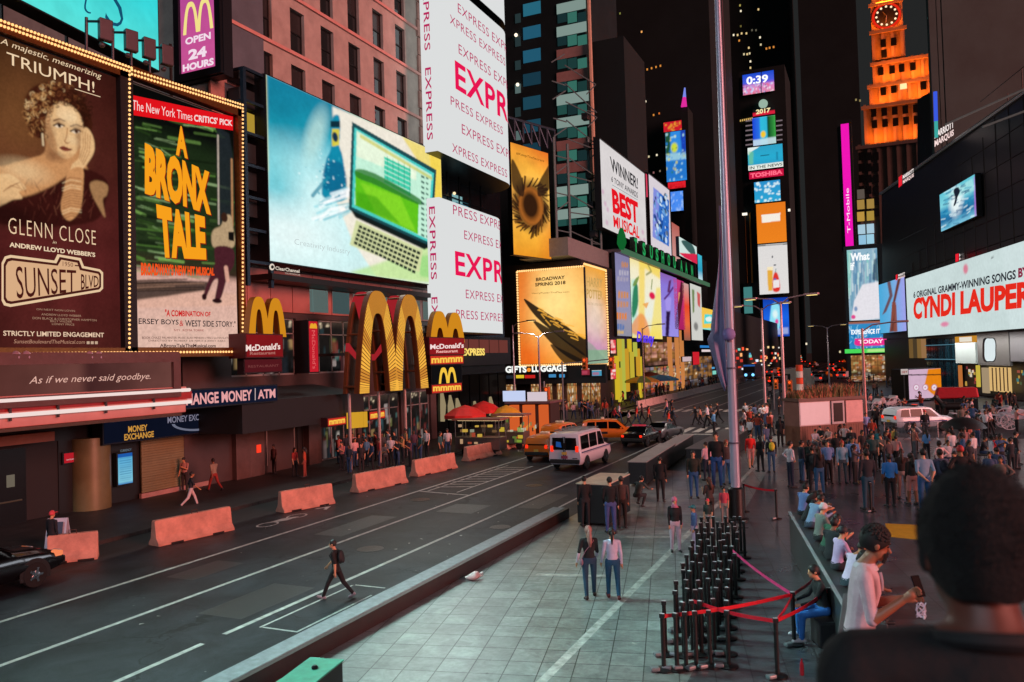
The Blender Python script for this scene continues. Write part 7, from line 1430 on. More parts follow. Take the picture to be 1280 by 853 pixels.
def food_cart(label, px, wd, body, goods, lit=True):
 p = np.array(gz(*px)); t = thing('food_cart', label, 'food cart', tuple(p)); x, y = p[:2]
 MB().box(x-wd/2, x+wd/2, y, y+1.0, .35, 1.1).build('cart_body', body, t, bevel=.03); MB().box(x-wd/2-.1, x+wd/2+.1, y-.15, y+1.1, 2.1, 2.22).build('roof', M('#8a5a4a', .5), t)
 for a in (-1, 1):
  for b in (0, .95): MB().tube([(x+a*(wd/2-.05), y+b, 1.1), (x+a*(wd/2-.05), y+b, 2.1)], .025, 6).build('post', STEEL, t)
  MB().tube([(x+a*wd*.3, y+.1, .22), (x+a*wd*.3, y+.2, .22)], .22, 12).build('wheel', RUB, t)
 rr_ = random.Random(int(px[0]))
 for k in range(16): gx = rr_.uniform(x-wd/2+.1, x+wd/2-.2); gz_ = rr_.choice([.45, .7, 1.12, 1.4, 1.7]); MB().box(gx, gx+rr_.uniform(.1, .35), y-.06, y+.1, gz_, gz_+rr_.uniform(.1, .28)).build('goods', E(rr_.choice(goods), .75), t, bevel=.01)
 MB().box(x-wd/2+.1, x+wd/2-.1, y+.2, y+.8, 2.06, 2.095).build('lamp_strip', E('#ffd9a0', 1.8, True), t)
G1 = ('#c9a07a', '#e8d8b8', '#b04a34', '#7a5a3a', '#d8b04a', '#4a3a30', '#9aa08a')
food_cart('silver food cart under the two red umbrellas', (597, 570), 3.0, M('#7a7472', .3, .8), G1); umbrella('larger red umbrella over the food cart', (583, 566), 2.9, 1.35, '#c9201a'); umbrella('smaller red umbrella behind the larger one at the food cart', (606, 556), 2.9, 1.2, '#c9201a')
food_cart('fruit cart beside the yellow umbrella', (637, 562), 2.0, M('#5a5048', .5), ('#8aa83c', '#d8b83c', '#b0502c', '#c9c4a8', '#6a7a3a')); umbrella('yellow umbrella between food cart and orange kiosk', (634, 556), 2.6, 1.1, '#d8a01c')
p = np.array(gz(661, 552)); t = thing('news_kiosk', 'orange lit street kiosk with pale sign boards on its roof', 'kiosk', tuple(p)); x, y = p[:2]; k_ = .95
for a in (-1.1, -.1, .1, 1.1): MB().box(x+a-.28, x+a+.28, y-.05, y+.4, .1, 2.5).build('lit_post', E('#d8602c', .9), t)
MB().box(x-1.5, x+1.5, y+.45, y+2.2, .1, 2.6).build('cabin', M('#3a2622', .5), t); MB().box(x-1.7, x+1.7, y-.1, y+2.3, 2.6, 2.75).build('roof', M('#6a4a50', .5), t)
MB().box(x-1.75, x-.1, y-.25, y-.12, 2.78, 3.5).build('sign_board', E('#c3cff0', 1), t); MB().box(x+.1, x+1.5, y-.25, y-.12, 2.78, 3.4).build('sign_board', E('#d8c8d0', .95), t)
rr_ = random.Random(4)
for k in range(14): MB().box(x-.8+.11*k, x-.72+.11*k, y-.08, y+.02, .7+.1*(k % 5), .95+.1*(k % 5)).build('goods', E(rr_.choice(['#e8a04a', '#c9c0b0', '#5a3a2a', '#7a8a5a']), .8), t)
umbrella('green and yellow striped umbrella before the yellow columns', (803, 503), 3.2, 2.2, '#6a8a4a', '#c9902c'); umbrella('blue umbrella before the toy shop', (826, 500), 3.2, 2.4, '#2f6a9c', '#3f8ab0'); umbrella('red umbrella left of the blue umbrella', (812, 497), 3.5, 1.9, '#b0402c')
# wooden kiosk with grasses on its roof
kl, kr = np.array(gz(1001, 560)), np.array(gz(1080, 554)); ku = (kr-kl); kw = np.linalg.norm(ku); ku /= kw; kn = np.array([-ku[1], ku[0], 0])
t = thing('planted_kiosk', 'wooden kiosk with grasses growing on its roof and white panels', 'kiosk', tuple((kl+kr)/2))
K = lambda a, b, z: kl+ku*a+kn*b+np.array([0, 0, z])
def kbox(nm, a0, a1, b0, b1, z0, z1, m, **k): mb = MB(); mb.obox(K((a0+a1)/2, (b0+b1)/2, (z0+z1)/2), ku*(a1-a0)/2, kn*(b1-b0)/2, (0, 0, (z1-z0)/2)); return mb.build(nm, m, t, **k)
mb = MB()
for k in range(26): mb.obox(K((k+.5)*kw/26, .7, .62), ku*kw/26*.46, kn*.7, (0, 0, .6))
mb.build('plank_wall', M('#7a4a38', .6, 0, .35, 2), t)
kbox('upper_wall', 0, kw, .05, 1.4, 1.22, 2.65, M('#8a5a50', .6, 0, .2, 2)); kbox('white_panel', .05, kw*.46, -.02, .04, 1.3, 2.6, M('#dfe6ec', .4, 0, .05)); kbox('panel_frame', 0, kw*.48, .0, .03, 1.24, 2.66, M('#c9b8b8', .5))
wf_ = kbox('window_frame', kw*.5, kw*.7, -.03, .04, 1.26, 2.62, M('#b9b0b4', .5)); kbox('window_pane', kw*.53, kw*.67, -.06, -.03, 1.4, 2.5, M('#0c0e10', .4, 0, spec=.15)); kbox('side_panel', kw*.73, kw, -.02, .04, 1.3, 2.6, M('#d8a8a4', .5)); kbox('planter_edge', -.1, kw+.1, -.1, 1.5, 2.67, 2.85, M('#6a4a40', .6, 0, .3, 2))
gr = MB(); rr_ = random.Random(8)
for k in range(700):
 a, b = rr_.uniform(0, kw), rr_.uniform(0, 1.4); h = rr_.uniform(.3, .8)*(1.1 if a > kw*.3 else .7); d = np.array([rr_.gauss(0, .28), rr_.gauss(0, .28), 0]); q = K(a, b, 2.85); s = ku*.025
 gr.add([q-s, q+s, q+d*.5*h+[0, 0, h*.7]+s*.7, q+d*h+[0, 0, h], q+d*.5*h+[0, 0, h*.7]-s*.7], [(0, 1, 2, 3, 4)], rr_.choice([0, 0, 1, 2]))
o = gr.build('roof_grass', [M('#a5654a', .8, 0, .2), M('#4f5a2c', .8, 0, .2), M('#8f7a4a', .8, 0, .2)], None); tag(o, 'tufts of reddish and green grass on the wooden kiosk roof', 'grass', kind='stuff')
# barricades before the police car
def barricade(label, xa, xb, yb):
 p, q = np.array(gz(xa, yb)), np.array(gz(xb, yb)); u = (q-p); L = np.linalg.norm(u); u /= L; t = thing('steel_barricade', label, 'barricade', tuple((p+q)/2)); Z = lambda a, z: p+u*a+np.array([0, 0, z])
 mb = MB().tube([Z(0, .2), Z(0, 1.08), Z(L, 1.08), Z(L, .2), Z(0, .2)], .02, 6); mb.build('frame', STEEL, t); mb = MB()
 for k in range(1, 18): mb.tube([Z(L*k/18, .2), Z(L*k/18, 1.08)], .009, 5)
 mb.build('bars', STEEL, t)
 for a in (.12, .88): c = Z(L*a, 0); MB().tube([c+[-.25, -.1, .02], c+[0, 0, .2], c+[.25, .1, .02]], .02, 5).build('foot', STEEL, t)
barricade('left steel barricade in front of the police car', 1106, 1138, 550); barricade('right steel barricade in front of the police car', 1141, 1173, 551)
# payment booth screen by the horse
B = Board('booth_screen', 'pink and orange booth screen with three white round badges', 'screen', (1136, 462), (1176, 461), (1177, 497), (1136, 499), d=83, thick=2.0)
c = Paint(B, 50, 46, '#d3b0c8'); c.p([(1160, 462), (1176, 461), (1177, 497), (1171, 497), (1155, 484)], '#e88414', 1); c.p([(1136, 468.5), (1176, 468.2), (1176, 469.4), (1136, 469.8)], '#1a1614', 1)
for x in (1145.5, 1156.5, 1167.5): c.d(x, 484.5, 3.6, 4, '#b0708c'); c.d(x, 484.5, 2.8, 3.2, '#f0e4ee'); c.d(x, 484.5, 1.2, 1.2, '#c86a9c', .8)
c.put(.95);
B = Board('street_sign', 'small white street sign left of the pink and orange booth screen', 'sign', (1126, 462), (1135, 461), (1135, 468), (1126, 469), d=82, thick=.1); B.art(Canvas(8, 6, '#cfc0bc'), .8, False); textq(B, 'ONE W', (1127, 464), (1134, 463.5), (1134, 466.5), (1127, 467), '#a03030', .8, .03); B.done()
po = MB(); q = onD(1130, 468, 82); po.tube([(q[0], q[1]+.1, 0), (q[0], q[1]+.1, q[2])], .06, 6); o = po.build('sign_post', STEEL, B.t)
q = gz(1196, 520); t = thing('red_tarp_cart', 'cart under a bright red tarpaulin behind the dark horse', 'cart', q, head(q, gz(1216, 520)), world=False)
mb = MB(); mb.prism([(-1.6, -.6, 1.4), (1.6, -.6, 1.5), (1.5, -.3, 2.3), (-1.3, -.3, 2.3)], (0, 1.4, 0)); mb.build('tarpaulin', M('#c81424', .6, 0, .2, 3, .4, 6), t, bevel=.12); MB().box(-1.5, 1.5, -.5, .7, .5, 1.4).build('cart_body', BLK, t)
for x in (-1, 1): MB().tube([(x, -.6, .4), (x, -.5, .4)], .4, 14).build('wheel', RUB, t)
# rows of black posts stacked in a block, red belts
def stanchion(loc, label, group=None):
 t = thing('stanchion', label, 'stanchion', loc, 0, group, world=False)
 MB().lathe([(.17, .0), (.17, .025), (.05, .05)], (0, 0, 0), 18).build('foot_disc', M('#17181a', .4, .3), t, True); MB().tube([(0, 0, .04), (0, 0, .93)], .04, 10).build('post', BLK, t, True)
 MB().box(-.045, .045, -.045, .045, .93, 1.0).build('belt_head', M('#1a1b1d', .5), t, bevel=.008); MB().box(-.04, .04, -.02, .02, 1.0, 1.006).build('cap_label', M('#b9bcc2', .4), t)
 ft = MB(); ft.obox((-.13, -.13, .05), (.07, .04, 0), (-.03, .05, 0), (0, 0, .035)); ft.build('chrome_weight', M('#7f858a', .4, .5), t, bevel=.02); return t
st0 = stanchion(gz(830, 838, .014), 'front left stanchion of the packed block with a red belt fixed to it')
c0, cu, cv = np.array(gz(830, 838)), np.array(gz(908, 836)), np.array(gz(878, 692)); n = 0
for j in range(13):
 for i in range(6):
  if i == j == 0: continue
  a, b = i/5, j/12; p = c0+(cu-c0)*a*.98+(cv-c0)*b+np.array([random.gauss(0, .05), random.gauss(0, .05), 0]);
  dup(st0, (p[0], p[1], .014), random.uniform(-.5, .5), 'black stanchion inside the packed block beside the flagpole', 'stanchions packed in a block')
sts = {}
for nm, px, lb in (('a', (972, 846), 'single stanchion nearest the camera joining two red belts'), ('b', (993, 806), 'single stanchion where three red belts meet'), ('c', (971, 649), 'single stanchion by the seated row at the wall end'), ('d', (1038, 800), 'stanchion behind the seated person with dark jacket'), ('e', (1089, 640), 'stanchion standing alone in front of the group of men'), ('f', (931, 640), 'stanchion close to the flagpole base')):
 p = gz(*px, .014); sts[nm] = p; dup(st0, p, .3, lb)
st0.location = gz(830, 838, .014); sts['s'] = gz(830, 838, .014); sts['m'] = gz(868, 815, .014); sts['r'] = tuple((c0+(cu-c0)*.95+(cv-c0)*.55))
def belt(a, b, label, z=.965, col='#e01c30'):
 p, q = np.array(a)*[1, 1, 0]+[0, 0, z], np.array(b)*[1, 1, 0]+[0, 0, z]; mb = MB(); n = 9; L = []
 for k in range(n): s = k/(n-1); L.append(p+(q-p)*s-np.array([0, 0, .05*math.sin(math.pi*s)]))
 d = (q-p)/np.linalg.norm(q-p); s_ = np.array([-d[1], d[0], 0])*.002
 for u, v in zip(L, L[1:]): mb.add([u-s_-[0, 0, .034], v-s_-[0, 0, .034], v-s_+[0, 0, .034], u-s_+[0, 0, .034], u+s_-[0, 0, .034], v+s_-[0, 0, .034], v+s_+[0, 0, .034], u+s_+[0, 0, .034]], [(0, 1, 2, 3), (7, 6, 5, 4), (3, 2, 6, 7), (4, 5, 1, 0)])
 o = mb.build('barrier_belt', M(col, .4, 0, .15, 4), None); tag(o, label, 'belt', 'red belts between the stanchions')
belt(sts['s'], sts['b'], 'longest red belt, from the front left stanchion to where three belts meet'); belt(sts['m'], sts['a'], 'red belt running level to the nearest single stanchion'); belt(sts['a'], sts['d'], 'red belt from the nearest stanchion to the seated person'); belt(sts['a'], sts['b'], 'short red belt between the two near single stanchions'); belt(sts['r'], sts['b'], 'pinkish belt leaving the back of the packed block', col='#d83a70'); belt(sts['b'], gz(1030, 770), 'short red belt rising toward the seated person in dark jacket'); belt(sts['c'], sts['f'], 'red belt from the flagpole base to the wall end stanchion')
# road cases, sandwich board, bag, green topped box
def case(label, xa, xb, ya, yb, h, wd, top='#9a9490', mat='#141516'):
 p, q = np.array(gz(xa, ya)), np.array(gz(xb, yb)); u = q-p; L = np.linalg.norm(u); u /= L; n = np.array([u[1], -u[0], 0]); t = thing('equipment_case', label, 'case', tuple((p+q)/2)); c = (p+q)/2+n*wd/2
 mb = MB(); mb.obox(c+[0, 0, h/2+.06], u*L/2, n*wd/2, (0, 0, h/2-.03)); mb.build('shell', M(mat, .5, .1, .3, 2), t, bevel=.03); mb = MB(); mb.obox(c+[0, 0, h+.05], u*(L/2+.02), n*(wd/2+.02), (0, 0, .02)); mb.build('lid', M(top, .5, .1, .25, 2), t, bevel=.015)
 for a in (-.4, .4):
  for b in (-.35, .35): d = c+u*L*a+n*wd*b; MB().tube([d+[-.03, 0, .06], d+[.03, 0, .06]], .06, 8).build('castor', RUB, t)
case('long black case with grey lid in the row by the roadside', 786, 826, 608, 580, 1.0, .8); case('black case with pale lid behind the long one', 818, 850, 585, 564, .9, .8); case('large dark block at the far end of the roadside cases', 858, 905, 590, 560, 1.05, 1.4, '#5a5856'); case('upright black case at the end of the granite wall', 722, 752, 657, 640, 1.35, 1.1, '#c9b8a0')
p = gz(73, 688); t = thing('sandwich_board', 'small white sandwich board beside the first barrier', 'sign', p, R(-60), world=False)
for s in (-1, 1): MB().obox((s*.16, 0, .52), (.015, 0, 0), (0, .3, 0), (-s*.14, 0, .5)).build('panel', M('#b9bfd0', .5), t)
MB().obox((.185, 0, .72), (.004, 0, 0), (0, .22, 0), (-.06, 0, .2)).build('picture', M('#2c2a48', .5), t); MB().obox((.24, 0, .33), (.004, 0, 0), (0, .2, 0), (-.03, 0, .1)).build('text_block', M('#8088b8', .5), t)
p = gz(591, 726); t = thing('litter_bag', 'crumpled pale bag lying at the foot of the granite wall', 'bag', (p[0], p[1], .02), .5, world=False)
mb = MB().ell((0, 0, .09), .2, .13, .09, 12, 8); mb.v = [(a*(1+.2*math.sin(9*b)), b*(1+.2*math.sin(11*a)), c*(1+.3*math.sin(13*a+5*b))) for a, b, c in mb.v]; mb.build('bag', M('#d8b8b8', .6, 0, .2, 8), t, True); MB().tube([(.15, 0, .1), (.25, .05, .17), (.26, .1, .08), (.16, .08, .06)], .02, 6).build('handle', M('#e8e0e0', .6), t)
p, q = np.array(gz(375, 866, .95)), np.array(gz(425, 826, .95)); u = (q-p)*[1, 1, 0]; L = np.linalg.norm(u); u /= L; n = np.array([-u[1], u[0], 0])
t = thing('utility_box', 'dark utility box with mint green top and a small knob', 'box', (float(q[0]), float(q[1]), .014)); e_ = q+u*.05
def ub(nm, z0, z1, g, m): mb = MB(); c = e_-u*1.1+n*.26; mb.obox((c[0], c[1], (z0+z1)/2), u*(1.1+g), n*(.28+g), (0, 0, (z1-z0)/2)); mb.build(nm, m, t, bevel=.012)
ub('cabinet', .014, .92, 0, M('#1a1818', .5, .1)); ub('mint_top', .922, .95, .02, M('#3a9c80', .5, 0, .3, 5)); c = e_-u*.42+n*.24; MB().lathe([(.05, .0), (.05, .03), (.03, .05)], (c[0], c[1], .95), 12).build('knob', M('#20242a', .3, .4), t, True)
# the low wall that people sit on, and the steps the nearest people stand on
A_, B_w = onD(986, 645, 22.5), onD(1062, 762, 13.4); wu = (B_w-A_)*[1, 1, 0]; wl = np.linalg.norm(wu); wu /= wl; wn = np.array([wu[1], -wu[0], 0])*-1
wn = wn if wn[0] > 0 else -wn; WH_ = 1.1
t = thing('seat_wall', 'long dark wall with pale top edge that people sit along', 'wall', (float(A_[0]), float(A_[1]), 0))
c = A_*[1, 1, 0]+wu*(wl*1.02)/2; L_ = wl*1.02
mb = MB(); mb.obox((*(c+wn*.28)[:2], WH_/2), wu*L_/2, wn*.27, (0, 0, WH_/2)); mb.build('wall_body', M('#3d4244', .4, .2, .25, 1.5), t, bevel=.02)
mb = MB(); mb.obox((*(c+wn*.02)[:2], WH_+.012), wu*L_/2, wn*.035, (0, 0, .012)); mb.build('edge_trim', M('#b0b4b8', .4, .3), t)
R0, R1 = onD(1064, 745, 10.8), onD(1052, 868, 7.2); ru = R1-R0; rl = np.linalg.norm(ru); ru /= rl; rn = np.cross(ru, [0, 0, 1]); rn /= np.linalg.norm(rn); rn = rn if rn[0] > 0 else -rn
t = thing('stair_rail', 'sloping grey stair rail with glowing perforated side strip', 'railing', tuple(R0)); mb = MB(); c = (R0+R1)/2; mb.obox(c, ru*rl/2, rn*.10, np.cross(ru, rn)*.03); mb.build('top_rail', M('#5f6468', .4, .3), t, bevel=.015)
mb = MB(); mb.obox(c+rn*.07-[0, 0, .75], ru*rl/2, rn*.03, np.cross(ru, rn)*.68); mb.build('side_plate', M('#3a2426', .5, .2), t)
for k in range(15): q = R0+ru*rl*(k+.5)/22+rn*.135+[0, 0, .01]; mb = MB(); mb.obox(q, ru*.045, rn*.03, np.cross(ru, rn)*.012); mb.build('slot_light', E('#b08a90', .7), t)
fu = _f*[1, 1, 0]; fu /= np.linalg.norm(fu); fr_ = np.array([fu[1], -fu[0], 0]); t = thing('red_steps', 'broad flight of red glass steps under the nearest people', 'steps', (1.5, 3, 0))
mb = MB()
for k in range(11):
 d0, z = 7.4-k*.62, .55+k*.335; c = fu*(d0-.31)+fr_*(1.75+3.2); mb.obox((c[0], c[1], z/2), fu*.31, fr_*3.0, (0, 0, z/2))
mb.build('tread', M('#8a1418', .3, 0, .2, 1), t)
# ================================================================== PEOPLE AND ANIMALS
def fuse(name, prims, voxel, tags, smooth=3):
 """one continuous skin over many tapered limbs (voxel remesh); every face takes the slot of the limb it lies on"""
 mb = MB()
 for p in prims:
  if p[0] == 'cap':
   _, a, b, r0, r1, tg = p; a, b = np.array(a, float), np.array(b, float); mb.tube([a, a+(b-a)*.5, b], [r0, (r0+r1)/2, r1], 10); mb.ell(a, r0, r0, r0, 10, 6); mb.ell(b, r1, r1, r1, 10, 6)
  elif p[0] == 'ell': _, c, r_, tg = p; mb.ell(c, *r_, 14, 9)
  else:
   _, rings, tg = p; vs = []
   for c, rx, ry in rings: vs += [(c[0]+rx*math.cos(2*math.pi*k/16), c[1]+ry*math.sin(2*math.pi*k/16), c[2]) for k in range(16)]
   n = len(rings); mb.add(vs, [(i*16+k, i*16+(k+1) % 16, (i+1)*16+(k+1) % 16, (i+1)*16+k) for i in range(n-1) for k in range(16)] + [tuple(range(16))[::-1], tuple((n-1)*16+k for k in range(16))])
 me = bpy.data.meshes.new(name); me.from_pydata(mb.v, [], mb.f); o = bpy.data.objects.new(name, me); COL.objects.link(o)
 m = o.modifiers.new('r', 'REMESH'); m.mode = 'VOXEL'; m.voxel_size = voxel; m.use_smooth_shade = True
 s = o.modifiers.new('s', 'SMOOTH'); s.iterations = smooth; s.factor = .5
 bpy.context.view_layer.update(); out = bpy.data.meshes.new_from_object(o.evaluated_get(bpy.context.evaluated_depsgraph_get()))
 bpy.data.objects.remove(o); bpy.data.meshes.remove(me); out.name = name
 n = len(out.polygons); C_ = np.zeros(n*3); out.polygons.foreach_get('center', C_); C_ = C_.reshape(-1, 3); best = np.full(n, 9e9); idx = np.zeros(n, int)
 for p in prims:
  if p[0] == 'cap':
   a, b = np.array(p[1], float), np.array(p[2], float); d = b-a; tt = np.clip(((C_-a)@d)/(d@d+1e-9), 0, 1); ds = np.linalg.norm(C_-a-tt[:, None]*d, axis=1)-(p[3]+(p[4]-p[3])*tt)
  elif p[0] == 'ell': ds = (np.linalg.norm((C_-np.array(p[1]))/np.array(p[2]), axis=1)-1)*min(p[2])
  else:
   ds = np.full(n, 9e9)
   for (c0, x0, y0), (c1, x1, y1) in zip(p[1], p[1][1:]):
    tt = np.clip((C_[:, 2]-c0[2])/(c1[2]-c0[2]+1e-9), 0, 1); cx = c0[0]+(c1[0]-c0[0])*tt; cy = c0[1]+(c1[1]-c0[1])*tt; rx = x0+(x1-x0)*tt; ry = y0+(y1-y0)*tt
    d1 = (np.hypot((C_[:, 0]-cx)/rx, (C_[:, 1]-cy)/ry)-1)*np.minimum(rx, ry); lo, hi = min(c0[2], c1[2]), max(c0[2], c1[2]); d1 = d1+9*np.maximum(0, np.maximum(lo-C_[:, 2], C_[:, 2]-hi)); ds = np.minimum(ds, d1)
  u = ds < best; best[u] = ds[u]; idx[u] = tags.index(p[-1])
 out.polygons.foreach_set('material_index', idx); out.polygons.foreach_set('use_smooth', np.ones(n, bool)); return out
TAGS = ['skin', 'top', 'fore', 'leg1', 'leg2', 'shoe']
def skeleton(legs=((0, 0), (0, 0)), arms=((0, .1, .15, 0), (0, .1, .15, 0)), lean=0.0, head=(0, 0), female=False, sit=False, fat=1.0, voxel=.017, neck=0.0):
 P = []; sw, hw = (.165, .095) if female else (.19, .09); D_ = R
 def rot(v): return np.array([v[0], v[1]*math.cos(lean)+v[2]*math.sin(lean), -v[1]*math.sin(lean)+v[2]*math.cos(lean)])
 tl, sl = .42, .41; feet = []; pel = np.array([0, 0, 0.])
 leg = []
 for s, (a, k) in zip((-1, 1), legs):
  h = np.array([s*hw, 0, -.02]); kn = h+tl*np.array([s*.03, math.sin(a), -math.cos(a)]); an = kn+sl*np.array([s*.01, math.sin(a-k), -math.cos(a-k)]); leg.append((h, kn, an, a-k)); feet.append(an[2])
 dz = -min(feet)+.075; pel = np.array([0, 0, dz])
 for (h, kn, an, ang), s in zip(leg, (-1, 1)):
  h, kn, an = h+pel, kn+pel, an+pel; P += [('cap', h, kn, .092*fat, .067, 'leg1'), ('cap', kn, an, .066, .047, 'leg2')]
  pitch = min(0.5, max(-.9, ang)) if not sit else 0; toe = an+np.array([s*.03, .16*math.cos(pitch), -.035+.16*math.sin(pitch)*.8]); heel = an+np.array([0, -.05, -.035]); P += [('cap', heel, toe, .042, .036, 'shoe'), ('cap', an, heel, .044, .044, 'shoe')]
 T = lambda x, y, z: pel+rot(np.array([x, y, z]))
 f = fat
 P.append(('loft', [(T(0, 0, -.10), .145*f, .105*f), (T(0, 0, .04), .150*f if female else .142*f, .108*f)], 'leg1'))
 chest = .150 if female else .165
 P.append(('loft', [(T(0, 0, .02), .148*f, .108*f), (T(0, .0, .16), .125*f if female else .140*f, .098*f), (T(0, .01, .30), chest*f, .112*f), (T(0, .0, .42), sw*.93, .098), (T(0, -.01, .475), sw*.66, .078), (T(0, 0, .515), .070, .062)], 'top'))
 hc = T(0, .025, .665-neck)+np.array([0, .06*math.sin(head[0]), -.03*abs(math.sin(head[0]))]); P.append(('cap', T(0, -.005, .50), hc-[0, .012, .07], .054, .050, 'skin'))
 hp, hyw = head
 def H(x, y, z): y, z = y*math.cos(hp)+z*math.sin(hp), -y*math.sin(hp)+z*math.cos(hp); x, y = x*math.cos(hyw)-y*math.sin(hyw), x*math.sin(hyw)+y*math.cos(hyw); return hc+np.array([x, y, z])
 P += [('ell', H(0, -.008, .025), (.076, .094, .096), 'skin'), ('ell', H(0, .03, -.045), (.058, .062, .066), 'skin'), ('ell', H(0, .075, .034), (.05, .022, .014), 'skin'), ('ell', H(0, .075, -.088), (.024, .02, .018), 'skin'), ('cap', H(0, .085, .01), H(0, .112, -.022), .010, .014, 'skin'), ('ell', H(0, .076, -.062), (.026, .016, .012), 'skin')]
 for s in (-1, 1): P.append(('ell', H(s*.078, -.005, -.005), (.012, .022, .030), 'skin'))
 hands = []
 for s, (p, ab, el, inn) in zip((-1, 1), arms):
  sh = T(s*sw, -.005, .44); d = np.array([s*math.sin(ab), math.sin(p)*math.cos(ab), -math.cos(p)*math.cos(ab)]); ebw = sh+.28*d; q = p+el
  d2 = np.array([-s*math.sin(inn), math.sin(q)*math.cos(inn), -math.cos(q)*math.cos(inn)]); d2 = d2+np.array([s*math.sin(ab)*.35, 0, 0]); d2 /= np.linalg.norm(d2); wr_ = ebw+.245*d2
  P += [('cap', T(s*.05, -.015, .465), sh+[0, 0, .012], .052*f, .050*f, 'top'), ('cap', sh, ebw, .056*f, .043, 'top'), ('cap', ebw, wr_, .042, .029, 'fore')]
  pm_ = wr_+d2*.055; side = np.cross(d2, [s*1.0, 0, 0]) if abs(d2[0]) < .8 else np.cross(d2, [0, 1.0, 0]); side /= np.linalg.norm(side)+1e-9; P.append(('cap', wr_+d2*.01, pm_+d2*.02, .026, .032, 'skin')); nrm = np.cross(side, d2)
  for j in range(4): b0 = pm_+d2*.03+side*(j-1.5)*.017; e = b0+d2*(.045, .052, .048, .036)[j]*.8+nrm*s*.008; P += [('cap', b0, e, .0095, .009, 'skin'), ('cap', e, e+d2*.022+nrm*s*.02, .009, .0075, 'skin')]
  P.append(('cap', wr_+d2*.03+side*.026, wr_+d2*.075+side*.052, .012, .0095, 'skin')); hands.append(wr_+d2*.09)
 return P, dict(head=hc, hp=hp, hy=hyw, hands=hands, pelvis=pel, T=T, lean=lean, voxel=voxel, H=H)
PO = {}
def pose(key, **kw):
 P, info = skeleton(**kw); info['mesh'] = fuse('person', P, info['voxel'], TAGS); PO[key] = info; return info
d_ = R
pose('stand', arms=((.05, .12, .2, .05), (-.02, .12, .25, .05))); pose('stand_f', female=True, legs=((.04, .02), (-.04, .05)), arms=((.05, .1, .3, .1), (0, .1, .2, .05)))
pose('shift', legs=((.08, .12), (-.05, 0)), arms=((.1, .12, .5, .3), (-.05, .14, .2, .0)), head=(.1, .3)); pose('hips', arms=((-.35, .75, 1.1, .9), (-.35, .75, 1.1, .9)))
pose('phone', arms=((.35, .1, 1.75, .45), (.1, .12, .4, .1)), head=(.35, 0)); pose('phone_f', female=True, arms=((.3, .08, 1.9, .35), (.25, .08, 1.6, .5)), head=(.25, 0)); pose('photo', arms=((1.1, .2, .9, .3), (1.1, .2, .9, .3)))
pose('behind', arms=((-.35, .15, -.35, .6), (-.35, .15, -.35, .6))); pose('walk', legs=((.45, .15), (-.35, .45)), arms=((-.4, .1, .25, 0), (.4, .1, .45, .1)), lean=.06); pose('walk_f', female=True, legs=((-.28, .4), (.36, .12)), arms=((.3, .1, .35, .1), (-.3, .12, .2, .05)), lean=.04)
pose('sit', sit=True, legs=((1.4, 1.35), (1.5, 1.5)), arms=((.5, .12, .7, .3), (.45, .12, .8, .3)), lean=.2, head=(.1, .1)); pose('hunch', sit=True, legs=((1.35, 1.3), (1.5, 1.45)), arms=((.7, .1, 1.3, .45), (.6, .1, 1.2, .4)), lean=.45, head=(.7, .1)); pose('crouch', legs=((1.75, 2.25), (1.5, 2.1)), arms=((.9, .2, .5, .2), (.8, .2, .6, .2)), lean=.55, head=(-.1, 0))
pose('near_walk', voxel=.0125, legs=((.50, .12), (-.40, .32)), arms=((-.30, .1, .3, .0), (.42, .1, .35, .1)), lean=.08, head=(.02, 0)); pose('near_f', voxel=.0125, female=True, legs=((-.16, .22), (.2, .06)), arms=((-.05, .28, .25, -.1), (.1, .12, .35, .15)), head=(0, .15)); pose('near_f2', voxel=.0125, female=True, legs=((.14, .05), (-.2, .3)), arms=((.05, .2, .35, -.1), (-.05, .16, .2, 0)))
# hair styles, in head space
def hairmesh(kind):
 mb = MB();
 if kind in ('short', 'crop'):
  k_ = 1.0 if kind == 'short' else .97; mb = cap_(.083*k_, .102*k_, .106*k_, -.012, -.15)
 elif kind == 'long': mb = cap_(.088, .105, .108, -.012, -.25); mb.tube([(0, -.055, .04), (0, -.085, -.08), (0, -.10, -.22), (0, -.105, -.36)], [.084, .10, .105, .05], 12, 0, .55)
 elif kind == 'bob': mb = cap_(.09, .106, .108, -.012, -.25); mb.tube([(0, -.05, .04), (0, -.065, -.05), (0, -.06, -.13)], [.08, .098, .06], 12, 0, .6)
 elif kind == 'tail': mb = cap_(.083, .102, .106, -.012, -.2); mb.tube([(0, -.09, .05), (0, -.135, .0), (0, -.13, -.12), (0, -.12, -.26)], [.03, .035, .032, .012], 8)
 elif kind == 'cap': mb = cap_(.087, .105, .11, -.01, .1); mb.box(-.06, .06, .07, .18, .045, .058)
 elif kind == 'hijab': mb = cap_(.092, .11, .118, -.016, -.45); mb.tube([(0, -.02, -.05), (0, -.005, -.13), (0, 0, -.2)], [.085, .095, .16], 14, 0, .8)
 elif kind == 'hat': mb = cap_(.088, .105, .112, -.01, .1); mb.lathe([(.09, .03), (.17, .02), (.17, .03), (.09, .045)], (0, -.01, 0), 18)
 me = mb.build('hair', []); d = me.data; COL.objects.unlink(me); bpy.data.objects.remove(me); d.shade_smooth(); return d
